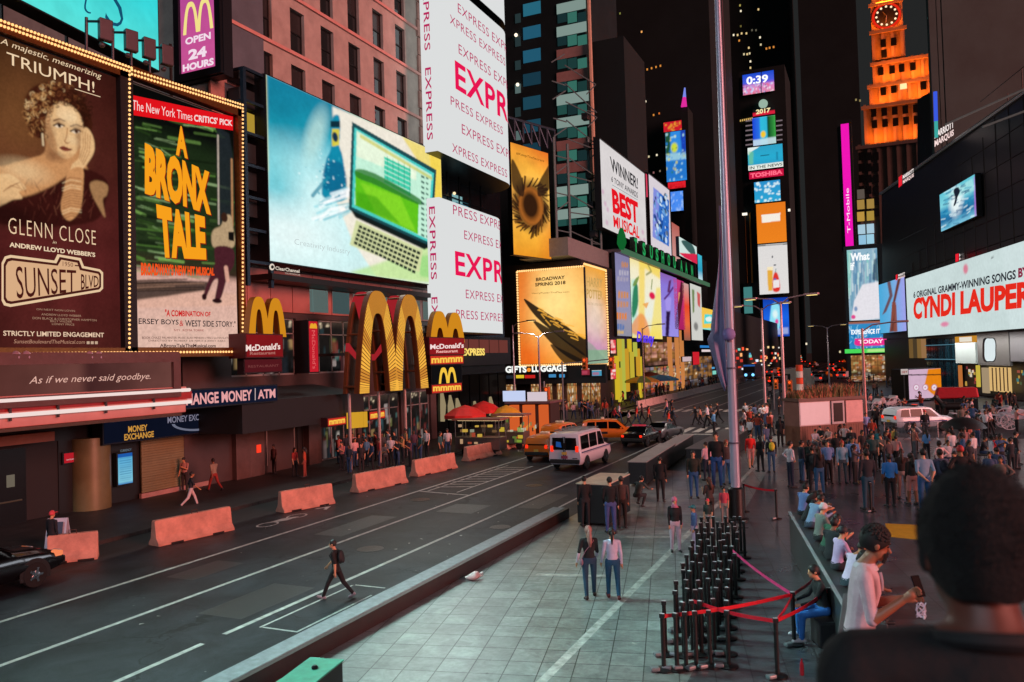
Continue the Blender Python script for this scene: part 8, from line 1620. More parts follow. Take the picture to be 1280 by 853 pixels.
def cap_(rx, ry, rz, cy, cut):
 """a skull cap open at the face: rows stop higher in front than at the nape"""
 vs, fs = [], []; seg, rings = 18, 8
 for i in range(rings+1):
  for k in range(seg):
   a = 2*math.pi*k/seg; front = max(0, math.sin(a)); low = cut*1.0-.55+front**1.5*(.95 if cut < .05 else .5); th = math.acos(max(-1, min(1, low)))*i/rings; wob = 1+.02*math.sin(5*a+i)
   vs.append((rx*wob*math.sin(th)*math.cos(a), cy+ry*wob*math.sin(th)*math.sin(a), .026+rz*math.cos(th)*wob))
 fs = [(i*seg+k, (i+1)*seg+k, (i+1)*seg+(k+1) % seg, i*seg+(k+1) % seg) for i in range(rings) for k in range(seg)]
 inn = len(vs); vs += [(x*.93, cy+(y-cy)*.93, .026+(z-.026)*.94) for x, y, z in vs[:inn]]; fs += [tuple(inn+q for q in f[::-1]) for f in fs]
 fs += [(rings*seg+k, rings*seg+inn+k, rings*seg+inn+(k+1) % seg, rings*seg+(k+1) % seg) for k in range(seg)]
 return MB().add(vs, fs)
HAIR = {}
SKINS = ['#c98f6c', '#a8714c', '#7a4c33', '#d8a585', '#5a3826', '#b98058']
NP = [0]
def person(px, th, po, top, legs, label, hair='short', hc='#17110e', skin=0, sleeve=False, shorts=False, shoe='#2a2a2c', h=None, group=None, z=.014, at=None, scale=None, cat='person', skirt=None, bare=False):
 I = PO[po]; p = np.array(at) if at is not None else np.array(gz(*px, z)); NP[0] += 1
 if scale is None: dpt = (p-CAMPOS)@_f; scale = (h*dpt/FPX/1.70) if h else random.uniform(.95, 1.03)
 rz = R(24.1+th); o = bpy.data.objects.new('person', I['mesh']); COL.objects.link(o); o.location = tuple(p); o.rotation_euler = (0, 0, rz); o.scale = (scale,)*3
 tag(o, label, cat, group); sk = M(SKINS[skin % 6], .55, 0, .06, 4); tp = M(top, .85, 0, .22, 5, .25, 30); lg = M(legs, .85, 0, .22, 5, .25, 30); ms = [sk, tp, tp if sleeve else sk, sk if bare else lg, sk if shorts or bare else lg, M(shoe, .6, 0, .15, 8)]
 if not len(I['mesh'].materials):
  for m in ms: I['mesh'].materials.append(m)
 for k, m in enumerate(ms): o.material_slots[k].link = 'OBJECT'; o.material_slots[k].material = m
 if hair:
  if hair not in HAIR: HAIR[hair] = hairmesh(hair); HAIR[hair].materials.append(sk)
  c = bpy.data.objects.new({'cap': 'cap', 'hat': 'hat', 'hijab': 'headscarf'}.get(hair, 'hair'), HAIR[hair]); COL.objects.link(c); c.parent = o; c.location = tuple(I['head']); c.rotation_euler = (-I['hp'], 0, I['hy']); c.material_slots[0].link = 'OBJECT'; c.material_slots[0].material = M(hc, .6, 0, .25, 20)
 if skirt:
  pl = I['pelvis']; s_ = MB().lathe([(.16, .06), (.175, -.1), (.21, -.42), (.2, -.42), (.15, .06)], pl, 18).build('skirt', M(skirt, .85, 0, .2, 5), None, True); s_.parent = o
 return o
def carry(o, kind, label, col, px_off=None):
 """a bag worn by a person: its own thing, placed on the wearer's back or hip"""
 I = [i for i in PO.values() if i['mesh'] == o.data][0]; T = I['T']; mb = MB()
 if kind == 'backpack': mb.ell(T(0, -.17, .30), .135, .085, .2, 14, 9); mb.ell(T(0, -.235, .22), .1, .04, .1, 12, 7)
 elif kind == 'shoulder': mb.ell(T(-.19, -.02, -.06), .045, .11, .085, 12, 7); mb.tube([T(-.19, -.02, 0), T(-.1, -.125, .22), T(.1, -.1, .44), T(.13, .02, .5)], .008, 5)
 else: mb.ell(T(.2, .06, -.1), .05, .12, .09, 12, 7); mb.tube([T(.2, .0, -.02), T(.19, .06, .1), T(.2, .12, -.02)], .009, 5)
 b = mb.build({'backpack': 'backpack', 'shoulder': 'shoulder_bag', 'hand': 'handbag'}[kind], M(col, .7, 0, .2, 6), None, True); b.location = o.location; b.rotation_euler = o.rotation_euler; b.scale = o.scale; tag(b, label, 'bag')
 if kind == 'backpack':
  st = MB()
  for s in (-1, 1): st.tube([T(s*.08, -.12, .44), T(s*.105, .02, .5), T(s*.11, .11, .38), T(s*.10, .03, .16)], .014, 5)
  q = st.build('strap', M(col, .7), None, True); q.parent = b
BL, DK, JN, NV_, GY, WH_C = '#141416', '#1f2024', '#2a4668', '#1c2434', '#55585e', '#cfcdd6'
# --- near figures on the road and the plaza
o = person((421, 748), 82, 'near_walk', BL, '#18181b', 'person in black T-shirt striding left across the road with backpack', 'short', shoe='#9a8f96', h=76); carry(o, 'backpack', 'black backpack on the person crossing the road', '#1a1a1d')
o = person((738, 747), 2, 'near_f', '#1b1a1d', '#23425a', 'person with long pinkish hair, black vest and jeans walking away arm in arm', 'long', '#9a6a62', shoe='#3a2226', h=89); o.material_slots[2].material = M('#cfc4d4', .8); carry(o, 'shoulder', 'pinkish shoulder bag with tan strap on the long haired walker', '#8f6f80')
person((767, 748), -3, 'near_f2', '#c3c0d8', '#1f5070', 'person in loose white blouse and jeans with dark ponytail, walking away', 'tail', '#15100e', shoe='#6a2c30', sleeve=True, h=87)
o = person((845, 690), 178, 'stand_f', '#191a1d', '#cdb4c4', 'person in pink headscarf and black jacket facing the camera', 'hijab', '#c06a86', sleeve=True, h=68); carry(o, 'shoulder', 'bright pink bag on the person in pink headscarf', '#d84a90')
person((869, 690), 100, 'stand_f', '#5a6a98', '#c9a8c4', 'person in teal cap and orange brown jacket beside the pink headscarf', 'cap', '#1f6a70', h=58, sleeve=True)
person((732, 658), 10, 'stand', BL, DK, 'person dressed all in black left of the upright case', 'short', h=62, sleeve=True)
person((764, 667), 5, 'shift', BL, '#4a558c', 'person in black jacket and violet blue jeans with back to camera by the case', 'short', h=70, sleeve=True)
person((778, 660), -10, 'stand', '#4a3834', '#26211f', 'person in brown jacket right of the violet blue jeans', 'short', h=64, sleeve=True, skin=1)
person((797, 634), -40, 'crouch', '#3f4a48', '#2a2c30', 'person in grey green hoodie crouching on the plaza behind the cases', 'short', h=None, sleeve=True)
person((826, 627), -15, 'stand', '#101012', '#131315', 'person as a black silhouette standing at the end of the long case', 'short', h=56, sleeve=True)
o = person((868, 623), 172, 'stand', '#22281f', '#2a5684', 'person in dark green jacket and bright blue jeans facing the camera', 'short', h=59, sleeve=True); person((884, 601), 30, 'shift', '#d0a4b0', '#242a3a', 'person in pale pink top left of the flagpole', 'short', h=48)
person((897, 610), 160, 'stand', BL, '#2c5590', 'taller person in black with blue jeans just left of the flagpole', 'short', h=69, sleeve=True); person((909, 606), -170, 'stand_f', '#4a4446', '#4f86b8', 'person in grey top and light jeans against the flagpole', 'long', '#8a4a34', h=56)
person((888, 655), 20, 'phone_f', '#3f3330', '#2a2624', 'person with brown hair in dark clothes in front of the flagpole base', 'long', '#5a2f22', h=58); person((886, 668), 160, 'stand_f', '#2f3a36', '#a08a80', 'child in red cap in front of the flagpole base', 'cap', '#d83a4a', h=44); person((906, 655), 170, 'stand_f', '#c04a5a', '#8a8480', 'child in reddish pink top right beside the flagpole base', 'bob', h=46)
person((939, 586), 175, 'walk_f', '#d8201c', '#c08078', 'person in vivid red top with bare legs right of the flagpole', 'short', h=46, sleeve=True, shorts=True); person((951, 590), 15, 'stand_f', '#1c1c20', '#161618', 'person in black between red top and yellow backpack', 'long', h=45)
o = person((965, 591), -5, 'stand', '#22262c', '#2f5474', 'person in dark jacket and jeans wearing a yellow backpack', 'short', h=46, sleeve=True); carry(o, 'backpack', 'yellow backpack on the person in dark jacket', '#c8c02c')
person((893, 545), 60, 'phone', '#5fa4d4', DK, 'person in light blue shirt on the near edge of the crosswalk', 'short', h=32)
# --- men and women in the middle of the plaza
mid = [((989, 610), -80, 'hips', WH_C, '#1c2a40', 'person in white shirt with hand on hip, leftmost of the plaza group', dict(h=58, sleeve=True)), ((1003, 603), -85, 'stand', NV_, '#3f6a94', 'person in navy hoodie and jeans behind the white shirt', dict(h=52, sleeve=True)), ((1017, 616), -8, 'stand', '#0f0f11', '#141416', 'person in black jacket with back to camera in the plaza group', dict(h=58, sleeve=True)), ((1025, 619), 10, 'stand_f', '#18161a', '#2f5a80', 'person with long brown hair in black beside the black jacket', dict(h=60, hair='long', hc='#4a2a1c', sleeve=True)), ((1036, 605), 165, 'behind', '#6a86b8', '#141519', 'person in blue shirt tucked into black trousers facing left', dict(h=54, sleeve=True)), ((1054, 605), 175, 'stand_f', '#7fa4b8', '#34464f', 'person with red hair in pale denim jacket', dict(h=54, hair='long', hc='#a03a2a', sleeve=True)), ((1067, 603), 170, 'shift', '#6b98d0', '#1f2a3a', 'person in bright sky blue shirt right of the denim jacket', dict(h=57, sleeve=True)), ((1086, 638), 8, 'stand', '#20232b', '#23485a', 'tall person in dark blazer and jeans with back to camera', dict(h=75, sleeve=True)), ((1100, 575), 140, 'walk_f', '#2a7a84', '#b0564a', 'person in teal T-shirt and shorts behind the dark blazer', dict(h=40, shorts=True)), ((1119, 569), 20, 'stand_f', '#d8b45a', '#1a1c20', 'person in yellow cardigan with back to camera', dict(h=36, sleeve=True, hair='tail')), ((1143, 567), -160, 'hips', '#3a3f4c', '#20222a', 'person in dark vest with elbows out behind the crowd', dict(h=38, hair='long')), ((1159, 577), 10, 'stand_f', '#5a9ad4', '#1f2228', 'person in sky blue T-shirt with long dark hair', dict(h=40, hair='long')), ((1114, 634), 0, 'stand', '#2a7cc8', '#15161a', 'person in bright blue T-shirt and black trousers, back to camera', dict(h=66)), ((1129, 624), -20, 'stand_f', '#3a2824', '#c9a8a0', 'person with long brown hair right of the bright blue T-shirt', dict(h=62, hair='long', hc='#3a2018', sleeve=True)), ((1141, 631), 12, 'stand_f', '#1b1c18', '#c07a70', 'person in dark olive top with bare legs holding a red bag', dict(h=64, hair='long', hc='#2a1c14', shorts=True, sleeve=True)), ((1157, 640), 0, 'behind', '#7fa0bc', '#2a5a8a', 'person in faded denim shirt with hands behind back', dict(h=78)), ((1178, 636), 6, 'stand', '#4a5068', '#3a4658', 'person in slate T-shirt left of the black jacket, partly behind the big head', dict(h=74)), ((1204, 640), 0, 'hips', '#121214', '#17181a', 'person in black jacket with red cap, back to camera', dict(h=82, hair='cap', hc='#c02a2c', sleeve=True)), ((1216, 583), 0, 'stand', '#7aa8c8', '#2a78a8', 'person in striped pale blue shirt and blue jeans', dict(h=40)), ((1083, 550), 178, 'hips', '#8aa0e0', '#2a3a5a', 'person in lilac blue shirt with hands on hips beside the kiosk', dict(h=34, sleeve=True)), ((1157, 549), 170, 'stand', '#15161c', '#15161c', 'person in dark uniform and red cap before the police car', dict(h=36, hair='cap', hc='#d03a3a', sleeve=True)), ((1061, 548), 150, 'stand', '#4a4a50', '#2a2a30', 'person in grey jacket leaning by the kiosk panel', dict(h=34, sleeve=True)), ((1068, 552), 120, 'stand_f', '#a05a50', '#2a2628', 'person in rust top beside the kiosk panel', dict(h=30)), ((1046, 583), 170, 'stand_f', '#202022', '#202022', 'person in black standing behind the blue shirts', dict(h=42, sleeve=True)), ((1092, 590), 165, 'stand', '#2a4a48', '#1c2426', 'person in dark green top behind the blazer', dict(h=48)), ((1079, 580), -170, 'stand_f', '#2a2426', '#3a3034', 'person in dark top behind the sky blue shirt', dict(h=42, hair='bob'))]
for i, (px, th, po, tp, lg, lb, kw) in enumerate(mid):
 o = person(px, th, po, tp, lg, lb, **{'skin': random.randrange(6), **kw})
 for j, kd, cl, bl in ((2, 'backpack', '#2a2c30', 'dark backpack on the person in black jacket in the plaza group'), (9, 'backpack', '#3a4a3c', 'green backpack on the person in yellow cardigan'), (14, 'hand', '#c01c24', 'red handbag held by the person in dark olive top'), (13, 'shoulder', '#3a2018', 'brown shoulder bag beside the red handbag'), (16, 'backpack', '#1c2030', 'navy backpack on the person in slate T-shirt'), (5, 'shoulder', '#6a4a34', 'tan shoulder bag on the person with red hair')):
  if i == j: carry(o, kd, bl, cl)
sit_ = [((1018, 565), '#c9c2cc', 'person in pale top sitting at the left corner of the kiosk'), ((1028, 560), '#1f2a2c', 'person in dark teal sitting at the foot of the kiosk'), ((1038, 562), '#d0a8a0', 'person in pinkish top sitting at the foot of the kiosk'), ((1048, 558), '#2a2022', 'person in maroon black sitting at the foot of the kiosk'), ((1058, 566), '#e0d4dc', 'person in white top leaning forward at the kiosk'), ((1090, 566), '#1c2624', 'person in dark green sitting right of the kiosk'), ((1009, 555), '#b03a34', 'person in red top sitting left of the kiosk'), ((1196, 588), '#c9b8c0', 'person in pale top sitting by the dark umbrella'), ((1241, 577), '#d8241c', 'person in bright red T-shirt sitting near the carriage'), ((1254, 574), '#e0a01c', 'person in bright yellow shirt sitting near the carriage'), ((1228, 579), '#1c1c20', 'person in black sitting left of the red T-shirt'), ((1262, 580), '#d4d0d0', 'person in white sitting right of the yellow shirt')]
for px, tp, lb in sit_:
 p = gz(*px, .014); s_ = thing('stool', 'small stool under the ' + ' '.join(lb.split()[:12]), 'stool', p, R(random.uniform(0, 90)), world=False); MB().box(-.17, .17, -.17, .17, .36, .41).build('seat', BLK, s_)
 for a in (-.14, .14):
  for b in (-.14, .14): MB().box(a-.015, a+.015, b-.015, b+.015, 0, .36).build('leg', STEEL, s_)
 person(px, random.choice([160, 200, 120, -120]), 'sit', tp, random.choice([DK, JN, GY]), lb, random.choice(['short', 'tail', 'bob']), skin=random.randrange(6), at=p, scale=.95)
# --- people on the seat wall, and the one on the near side of it
def on_wall(s, th, po, tp, lg, lb, zo=0.0, **kw):
 I = PO[po]; q = A_*[1, 1, 0]+wu*s+wn*.30; kw.setdefault('scale', 1.0); z = WH_+.03-(I['pelvis'][2]-.105)*kw['scale']
 return person(None, th, po, tp, lg, lb, at=(q[0], q[1], z+zo), **kw)
on_wall(.55, -70, 'sit', '#6f86c0', '#16181c', 'person in light blue shirt seated at the far end of the wall', hair='short', sleeve=True); on_wall(2.1, -75, 'hunch', '#8aa4c8', '#3a4658', 'person in pale blue top hunched on the wall, second from far end', hair='short', skin=1, sleeve=True); on_wall(3.6, -80, 'sit', '#7a7f78', DK, 'person with white cap in grey top seated on the wall', hair='cap', hc='#d8d4d8', sleeve=True)
on_wall(1.3, -100, 'hunch', '#1f2226', DK, 'person in black bent forward between two blue tops on the wall', hair='long'); on_wall(5.4, -60, 'sit', '#26282c', DK, 'person in charcoal between green vest and lilac shirt on the wall', hair='short', skin=2, sleeve=True); on_wall(4.7, -70, 'hunch', '#2c5a44', DK, 'person in green vest seated mid wall', hair='short'); on_wall(6.2, -85, 'sit', '#c4a4cc', '#22242a', 'person in lilac white shirt and dark cap seated on the wall', hair='cap', hc='#1c1a20', sleeve=True); on_wall(7.4, -75, 'hunch', '#d4bcd8', '#2a3a44', 'young person in white T-shirt looking down at a phone on the wall', hair='short', skin=1); on_wall(8.3, -90, 'sit', '#b894bc', '#2a2c34', 'person in mauve shirt nearest on the wall', hair='bob', skin=2)
q = np.array(gz(1032, 803, .014)); s_ = thing('box_seat', 'low dark box under the person in dark jacket and blue jeans', 'box', (q[0]+.1, q[1], .014), R(24), world=False); MB().box(-.3, .3, -.25, .25, 0, .44).build('box', M('#1a1b1e', .5), s_, bevel=.02); MB().box(-.31, .31, -.26, .26, .442, .465).build('lid', M('#222428', .5), s_)
person(None, 85, 'sit', '#17181b', '#2a6ab8', 'person in dark jacket and vivid blue jeans seated left of the wall', 'short', hc='#0e0d0d', sleeve=True, at=tuple(q+[0, 0, .03]), shoe='#c9c6cc', scale=1.08)
q = np.array(gz(1030, 846, .014)); t = thing('rubbish_bags', 'blue bag and red bottle standing by the wall at lower right', 'bag', tuple(q), 0, world=False); mb = MB().ell((.1, .4, .15), .13, .11, .15, 14, 9); mb.v = [(a*(1+.15*math.sin(23*b)), b*(1+.1*math.sin(29*a)), c*(1+.2*math.sin(31*a+17*b))) for a, b, c in mb.v]; mb.build('blue_bag', M('#1c3674', .6, 0, .2, 5), t, True); MB().lathe([(.035, 0), (.035, .18), (.014, .24), (.014, .28)], (-.35, -.05, 0), 12).build('red_bottle', M('#b01c2c', .3), t, True)
# --- left pavement
lf = [((239, 634), -60, 'walk', '#24242a', '#c9b4b4', 'person in dark top and pale trousers walking before the shutter', dict(h=45)), ((231, 614), 170, 'phone', '#a8786c', '#2a2224', 'person in tan shirt with raised hand before the tan shutter', dict(h=42)), ((268, 614), 60, 'walk', '#8a7a68', '#8c2a22', 'person in tan shirt and red trousers at the shutter edge', dict(h=42)), ((381, 597), 100, 'stand_f', '#b0482c', '#8a3c30', 'person in rust red dress standing at the shop pier', dict(h=38, hair='long')), ((343, 592), 150, 'stand', '#4a2a28', '#2a1c1c', 'person in dark red before the grey shop door', dict(h=36)), ((369, 596), -120, 'stand_f', '#a0302c', '#2a2020', 'slim person in red top left of the rust dress', dict(h=36, hair='tail'))]
for px, th, po, tp, lg, lb, kw in lf: person(px, th, po, tp, lg, lb, z=.14 if px[1] < 632 else .02, skin=random.randrange(6), **kw)
cl_ = ['#c9706a', '#1f2a38', '#d8a0a0', '#2a2426', '#7a9ab8', '#3a4a6a', '#8a2a2c', '#4a4a4c', '#c9c0c4', '#20252a', '#b08a5a', '#5a3a4a', '#2f5a5a', '#d8d0d0']
lbls = ['pink', 'navy', 'pale pink', 'black', 'light blue', 'blue', 'dark red', 'grey', 'white', 'charcoal', 'tan', 'plum', 'teal', 'off white']
for k, (x, y) in enumerate([(428, 588), (437, 592), (444, 584), (452, 590), (459, 583), (466, 588), (474, 584), (482, 589), (489, 581), (497, 585), (504, 579), (513, 584), (551, 576), (560, 572), (424, 580), (433, 578), (441, 577), (449, 578), (456, 576), (463, 577), (470, 576), (478, 577), (486, 573), (494, 575), (508, 572), (518, 574), (526, 578), (534, 572)]):
 person((x, y), random.uniform(100, 260), random.choice(['stand', 'stand_f', 'shift', 'phone_f', 'sit'][:4]), cl_[k % 14], random.choice([DK, JN, '#2a2224']), 'person in %s top, one of the restaurant entrance crowd' % lbls[k % 14], random.choice(['short', 'long', 'bob', 'tail']), skin=random.randrange(6), h=36, group='restaurant entrance crowd', z=.14)
q = np.array(gz(28, 716, .02)); person(None, -20, 'stand', '#1b1a20', '#1b1a20', 'person with red and white bandana standing behind the black car', 'cap', '#c9404a', at=(q[0]-.4, q[1]+1.2, .02), sleeve=True, scale=.88)
# --- crosswalk walkers
cw = [((768, 533), '#c82a3a', 'red', 26), ((774, 529), '#d8d0d4', 'white', 26), ((796, 531), '#d02820', 'scarlet', 25), ((803, 528), '#3a2a30', 'dark', 24), ((811, 531), '#e03024', 'bright red', 24), ((786, 534), '#e0c8cc', 'cream', 22), ((836, 538), '#d83018', 'orange red', 26), ((841, 534), '#2a2c34', 'black', 26), ((834, 522), '#d8a0a8', 'pink', 24), ((840, 523), '#3a3038', 'plum', 24), ((870, 532), '#2c2a2e', 'charcoal', 26), ((876, 531), '#c08878', 'salmon', 23), ((885, 536), '#e0d4dc', 'pale', 32), ((890, 533), '#4a4650', 'grey', 28), ((898, 529), '#26262c', 'dark blue', 27)]
for px, tp, nm, h in cw: person(px, random.choice([90, 80, -90, 70, -80]), random.choice(['walk', 'walk_f']), tp, random.choice([DK, JN, BL]), 'person in %s top crossing at the far crosswalk' % nm, random.choice(['short', 'long', 'cap']), skin=random.randrange(6), h=h, z=.02)
PAL = ['#1c1c20', '#26282e', '#141416', '#c9c4ca', '#8a2a2c', '#3a5a84', '#c98a84', '#5a4a4a', '#2a3c3a', '#d8b8b8', '#b0402c', '#4a5a7a', '#7a6a60', '#e0d8dc', '#a86a5c']
def crowd(n, xr, yr, label, group, h=None, z=.02, keep=None):
 k = 0; tries = 0; placed = []
 while k < n and tries < n*30:
  tries += 1; x, y = random.uniform(*xr), random.uniform(*yr)
  if keep and not keep(x, y): continue
  p = gz(x, y, z)
  if any(math.hypot(p[0]-a, p[1]-b) < .55 for a, b in placed): continue
  placed.append(p[:2]); k += 1
  person(None, random.uniform(0, 360), random.choice(['stand', 'stand_f', 'walk', 'walk_f', 'shift', 'phone', 'photo', 'hips', 'phone_f', 'behind']), random.choice(PAL), random.choice([DK, JN, BL, GY]), label, random.choice(['short', 'long', 'short', 'bob', 'cap', 'tail']), skin=random.randrange(6), at=p, group=group, scale=random.uniform(.93, 1.03), sleeve=random.random() < .4)
crowd(18, (702, 760), (520, 527), 'small person among shoppers outside the lit gift shops', 'gift shop crowd', z=.14)
for k in range(30):
 p = (-25.2-random.random()*1.6, 86+k*2.2+random.random(), .14); person(None, random.uniform(-20, 200), random.choice(['stand', 'walk', 'walk_f', 'stand_f']), random.choice(PAL), random.choice([DK, JN, BL]), 'tiny person in the crowd behind the pale blocks on the far pavement', random.choice(['short', 'long', 'cap']), skin=random.randrange(6), at=p, group='far pavement crowd', scale=random.uniform(.95, 1.05))
crowd(26, (926, 998), (528, 566), 'person in the packed crowd between flagpole and wooden kiosk', 'median crowd', keep=lambda x, y: y < 566-(x-926)*.25+8)
crowd(34, (1086, 1275), (508, 548), 'person in the distant crowd around the police car and booth', 'right hand crowd', keep=lambda x, y: not (1098 < x < 1200 and y > 524) and not (1125 < x < 1180 and y < 512))
crowd(20, (1040, 1130), (480, 506), 'tiny person in the far crowd below the bright screens', 'far square crowd'); crowd(14, (955, 1010), (490, 520), 'tiny person in the crowd among the far traffic signals', 'far traffic crowd')
crowd(14, (1185, 1278), (556, 600), 'person standing near the carriage at the right edge', 'carriage crowd', keep=lambda x, y: abs(x-1250) > 24 or y > 585)
crowd(15, (1010, 1150), (556, 606), 'person deep in the plaza crowd behind the men in blue shirts', 'plaza crowd', keep=lambda x, y: x > 1040 or y > 580); crowd(12, (1160, 1278), (590, 640), 'person in the crowd beyond the big foreground head', 'crowd behind the foreground head')
# dark umbrella in the crowd
q = np.array(gz(1206, 572, .014)); t = thing('dark_umbrella', 'wide black umbrella held low in the right hand crowd', 'umbrella', tuple(q)); MB().tube([q, q+[0, 0, 2.0]], .015, 6).build('shaft', STEEL, t); MB().lathe([(.02, 2.05), (.5, 1.95), (.9, 1.72), (1.05, 1.5), (1.03, 1.5), (.88, 1.69), (.5, 1.91), (.02, 2.0)], q, 16).build('canopy', M('#131315', .6), t, True)
# --- horse and carriages
hq = np.array(gz(1192, 527, .01)); HS = []
hp_ = [('cap', (-.75, 0, 1.15), (.55, 0, 1.15), .30, .29, 'coat'), ('ell', (-.8, 0, 1.18), (.33, .27, .33), 'coat'), ('ell', (.6, 0, 1.2), (.3, .25, .33), 'coat'), ('cap', (.75, 0, 1.35), (1.15, 0, 1.8), .2, .12, 'coat'), ('cap', (1.13, 0, 1.85), (1.5, 0, 1.62), .12, .075, 'coat'), ('cap', (1.1, .06, 1.93), (1.1, .07, 2.05), .035, .012, 'coat'), ('cap', (1.1, -.06, 1.93), (1.1, -.07, 2.05), .035, .012, 'coat'), ('cap', (-1.08, 0, 1.3), (-1.25, 0, .75), .06, .09, 'mane'), ('cap', (.8, 0, 1.6), (1.05, 0, 1.95), .05, .05, 'mane')]
for s in (-.15, .15):
 o_ = .1 if s > 0 else -.06
 hp_ += [('cap', (-.85, s, 1.05), (-.68+o_, s, .68), .15, .085, 'coat'), ('cap', (-.68+o_, s, .68), (-.92+o_, s, .45), .075, .05, 'coat'), ('cap', (-.92+o_, s, .45), (-.86+o_, s, .1), .045, .038, 'coat'), ('cap', (-.86+o_, s, .09), (-.82+o_, s, .04), .055, .06, 'hoof'), ('cap', (.6, s, 1.0), (.62+o_, s, .55), .12, .06, 'coat'), ('cap', (.62+o_, s, .55), (.6+o_, s, .1), .052, .038, 'coat'), ('cap', (.6+o_, s, .09), (.64+o_, s, .04), .055, .06, 'hoof')]
hm = fuse('horse', hp_, .03, ['coat', 'mane', 'hoof'])
for c_ in ('#1d1512', '#0e0b0a', '#151312'): hm.materials.append(M(c_, .5, 0, .2, 3))
ho = bpy.data.objects.new('horse', hm); COL.objects.link(ho); ho.location = tuple(hq); ho.rotation_euler = (0, 0, R(24+92)+R(74)-R(6)); tag(ho, 'dark brown horse standing in front of the booth screen, head to the left', 'horse')
hr = MB().tube([(.45, .28, 1.3), (.45, 0, 1.5), (.45, -.28, 1.3), (.45, 0, .9), (.45, .28, 1.3)], .02, 5).build('harness', M('#3a2a20', .5), None); hr.parent = ho
def carriage(label, px, yaw, sc=1.0):
 t = thing('carriage', label, 'carriage', gz(*px, .01), yaw, world=False); t.scale = (sc,)*3; W_ = M('#cfc8d0', .4, 0, .1, 2)
 mb = MB(); pr = [(-1.0, .75), (-1.15, 1.35), (-.95, 1.4), (-.7, .95), (-.1, .8), (.1, 1.1), (.45, 1.15), (.75, .8), (1.2, .85), (1.15, .7), (.5, .58), (-.6, .55)]; mb.prism([(a, -.55, b) for a, b in pr], (0, 1.1, 0)); mb.build('body', W_, t, bevel=.03)
 MB().box(-.85, -.35, -.45, .45, .96, 1.12).build('seat', M('#5a1c20', .7), t, bevel=.04)
 for x, r_ in ((-.7, .62), (1.0, .45)):
  for y in (-.68, .68):
   w = MB(); w.tube([(x+r_*math.cos(a), y, r_+r_*math.sin(a)) for a in np.linspace(0, 2*math.pi, 25)], .035, 6); wo = w.build('wheel', W_, t)
   for k in range(10): a = k*.628; sp = MB().tube([(x+.06*math.cos(a), y, r_+.06*math.sin(a)), (x+r_*math.cos(a), y, r_+r_*math.sin(a))], .018, 5); sp.build('spoke', W_, wo)
 for y in (-.3, .3): MB().tube([(1.1, y, .75), (2.6, y, .9)], .03, 6).build('shaft', W_, t)
 return t
CW = R(24+92)+R(74)
carriage('white horse carriage with spoked wheels behind the dark horse', (1240, 532), CW); carriage('second white carriage cut by the right edge of the photo', (1283, 536), CW-R(5), 1.15); carriage('white carriage standing far off beyond the wooden kiosk', (1104, 514), CW+R(20), 1.0)
# --- the person with the phone
I1, info = skeleton(legs=((.03, .02), (-.03, .02)), arms=((.25, .05, 1.7, .55), (.12, .14, 2.12, .05)), lean=.13, head=(.36, .18), voxel=.0068); HM = dict(info); T, H = info['T'], info['H']
I1 = [p for p in I1]; HM['mesh'] = fuse('person', I1, .0068, TAGS, 4); PO['hero'] = HM
SC_H = 1.02; hdir = 24.1-112; hp0 = onD(1094, 680, 5.9); loc_ = hp0-SC_H*np.array([0, 0, HM['head'][2]]); cz, sz_ = math.cos(R(hdir)), math.sin(R(hdir)); hx, hy = HM['head'][0]*SC_H, HM['head'][1]*SC_H; loc_ = loc_-np.array([hx*cz-hy*sz_, hx*sz_+hy*cz, 0])
zfl = .55+.335*round((loc_[2]-.55)/.335)
ho_ = person(None, hdir-24.1, 'hero', '#d6bac2', '#22252c', 'bearded person in white polo shirt smiling at a phone, right foreground', None, skin=1, at=tuple(loc_), scale=SC_H)
for k_, c_ in ((0, '#a0664a'), (2, '#a0664a')): ho_.material_slots[k_].material = M(c_, .5, 0, .08, 6)
def kid(nm, mb, m, smooth=True): q = mb.build(nm, m, None, smooth); q.parent = ho_; return q
hm_ = MB(); rr_ = random.Random(6)
sv, sf = cap_(.088, .106, .115, -.014, -.12).v, cap_(.088, .106, .115, -.014, -.12).f; hm_.add([H(*v) for v in sv], sf)
for k in range(230):
 a, b = rr_.uniform(0, 2*math.pi), rr_.uniform(0, 1.35); v = (.086*math.sin(b)*math.cos(a), -.012+.104*math.sin(b)*math.sin(a), .026+.113*math.cos(b))
 if v[1] > .06 and v[2] < .08: continue
 hm_.ell(H(*v), .014, .014, .012, 6, 4)
kid('hair', hm_, M('#0f0c0b', .7, 0, .3, 30)); bd = MB()
for k in range(330):
 a = rr_.uniform(-.95, .95); z = rr_.uniform(-.105, -.03); r_ = .062 if z > -.09 else .05; x, y = r_*math.sin(a)*1.02, .034+.066*math.cos(a);
 if z > -.05 and abs(a) < .62: continue
 if abs(a) < .3 and -.068 < z < -.048: continue
 bd.ell(H(x, y, z), .006, .006, .006, 5, 3)
for k in range(60): a = rr_.uniform(-.5, .5); bd.ell(H(.06*math.sin(a), .033+.068*math.cos(a)+.002, -.043+rr_.uniform(-.004, .004)), .006, .006, .005, 5, 3)
kid('beard', bd, M('#14100e', .8)); ey = MB(); eb = MB()
for s in (-1, 1): ey.ell(H(s*.031, .079, .012), .013, .009, .007, 8, 5); eb.tube([H(s*.015, .088, .034), H(s*.034, .086, .038), H(s*.052, .07, .032)], .0055, 6)
kid('eye', ey, M('#1a1412', .2)); kid('eyebrow', eb, M('#0f0c0b', .8)); mo = MB(); mo.tube([H(-.026, .078, -.055), H(-.012, .089, -.060), H(.012, .089, -.060), H(.026, .078, -.055)], .0045, 6); kid('mouth', mo, M('#d8c4bc', .4))
co = MB();
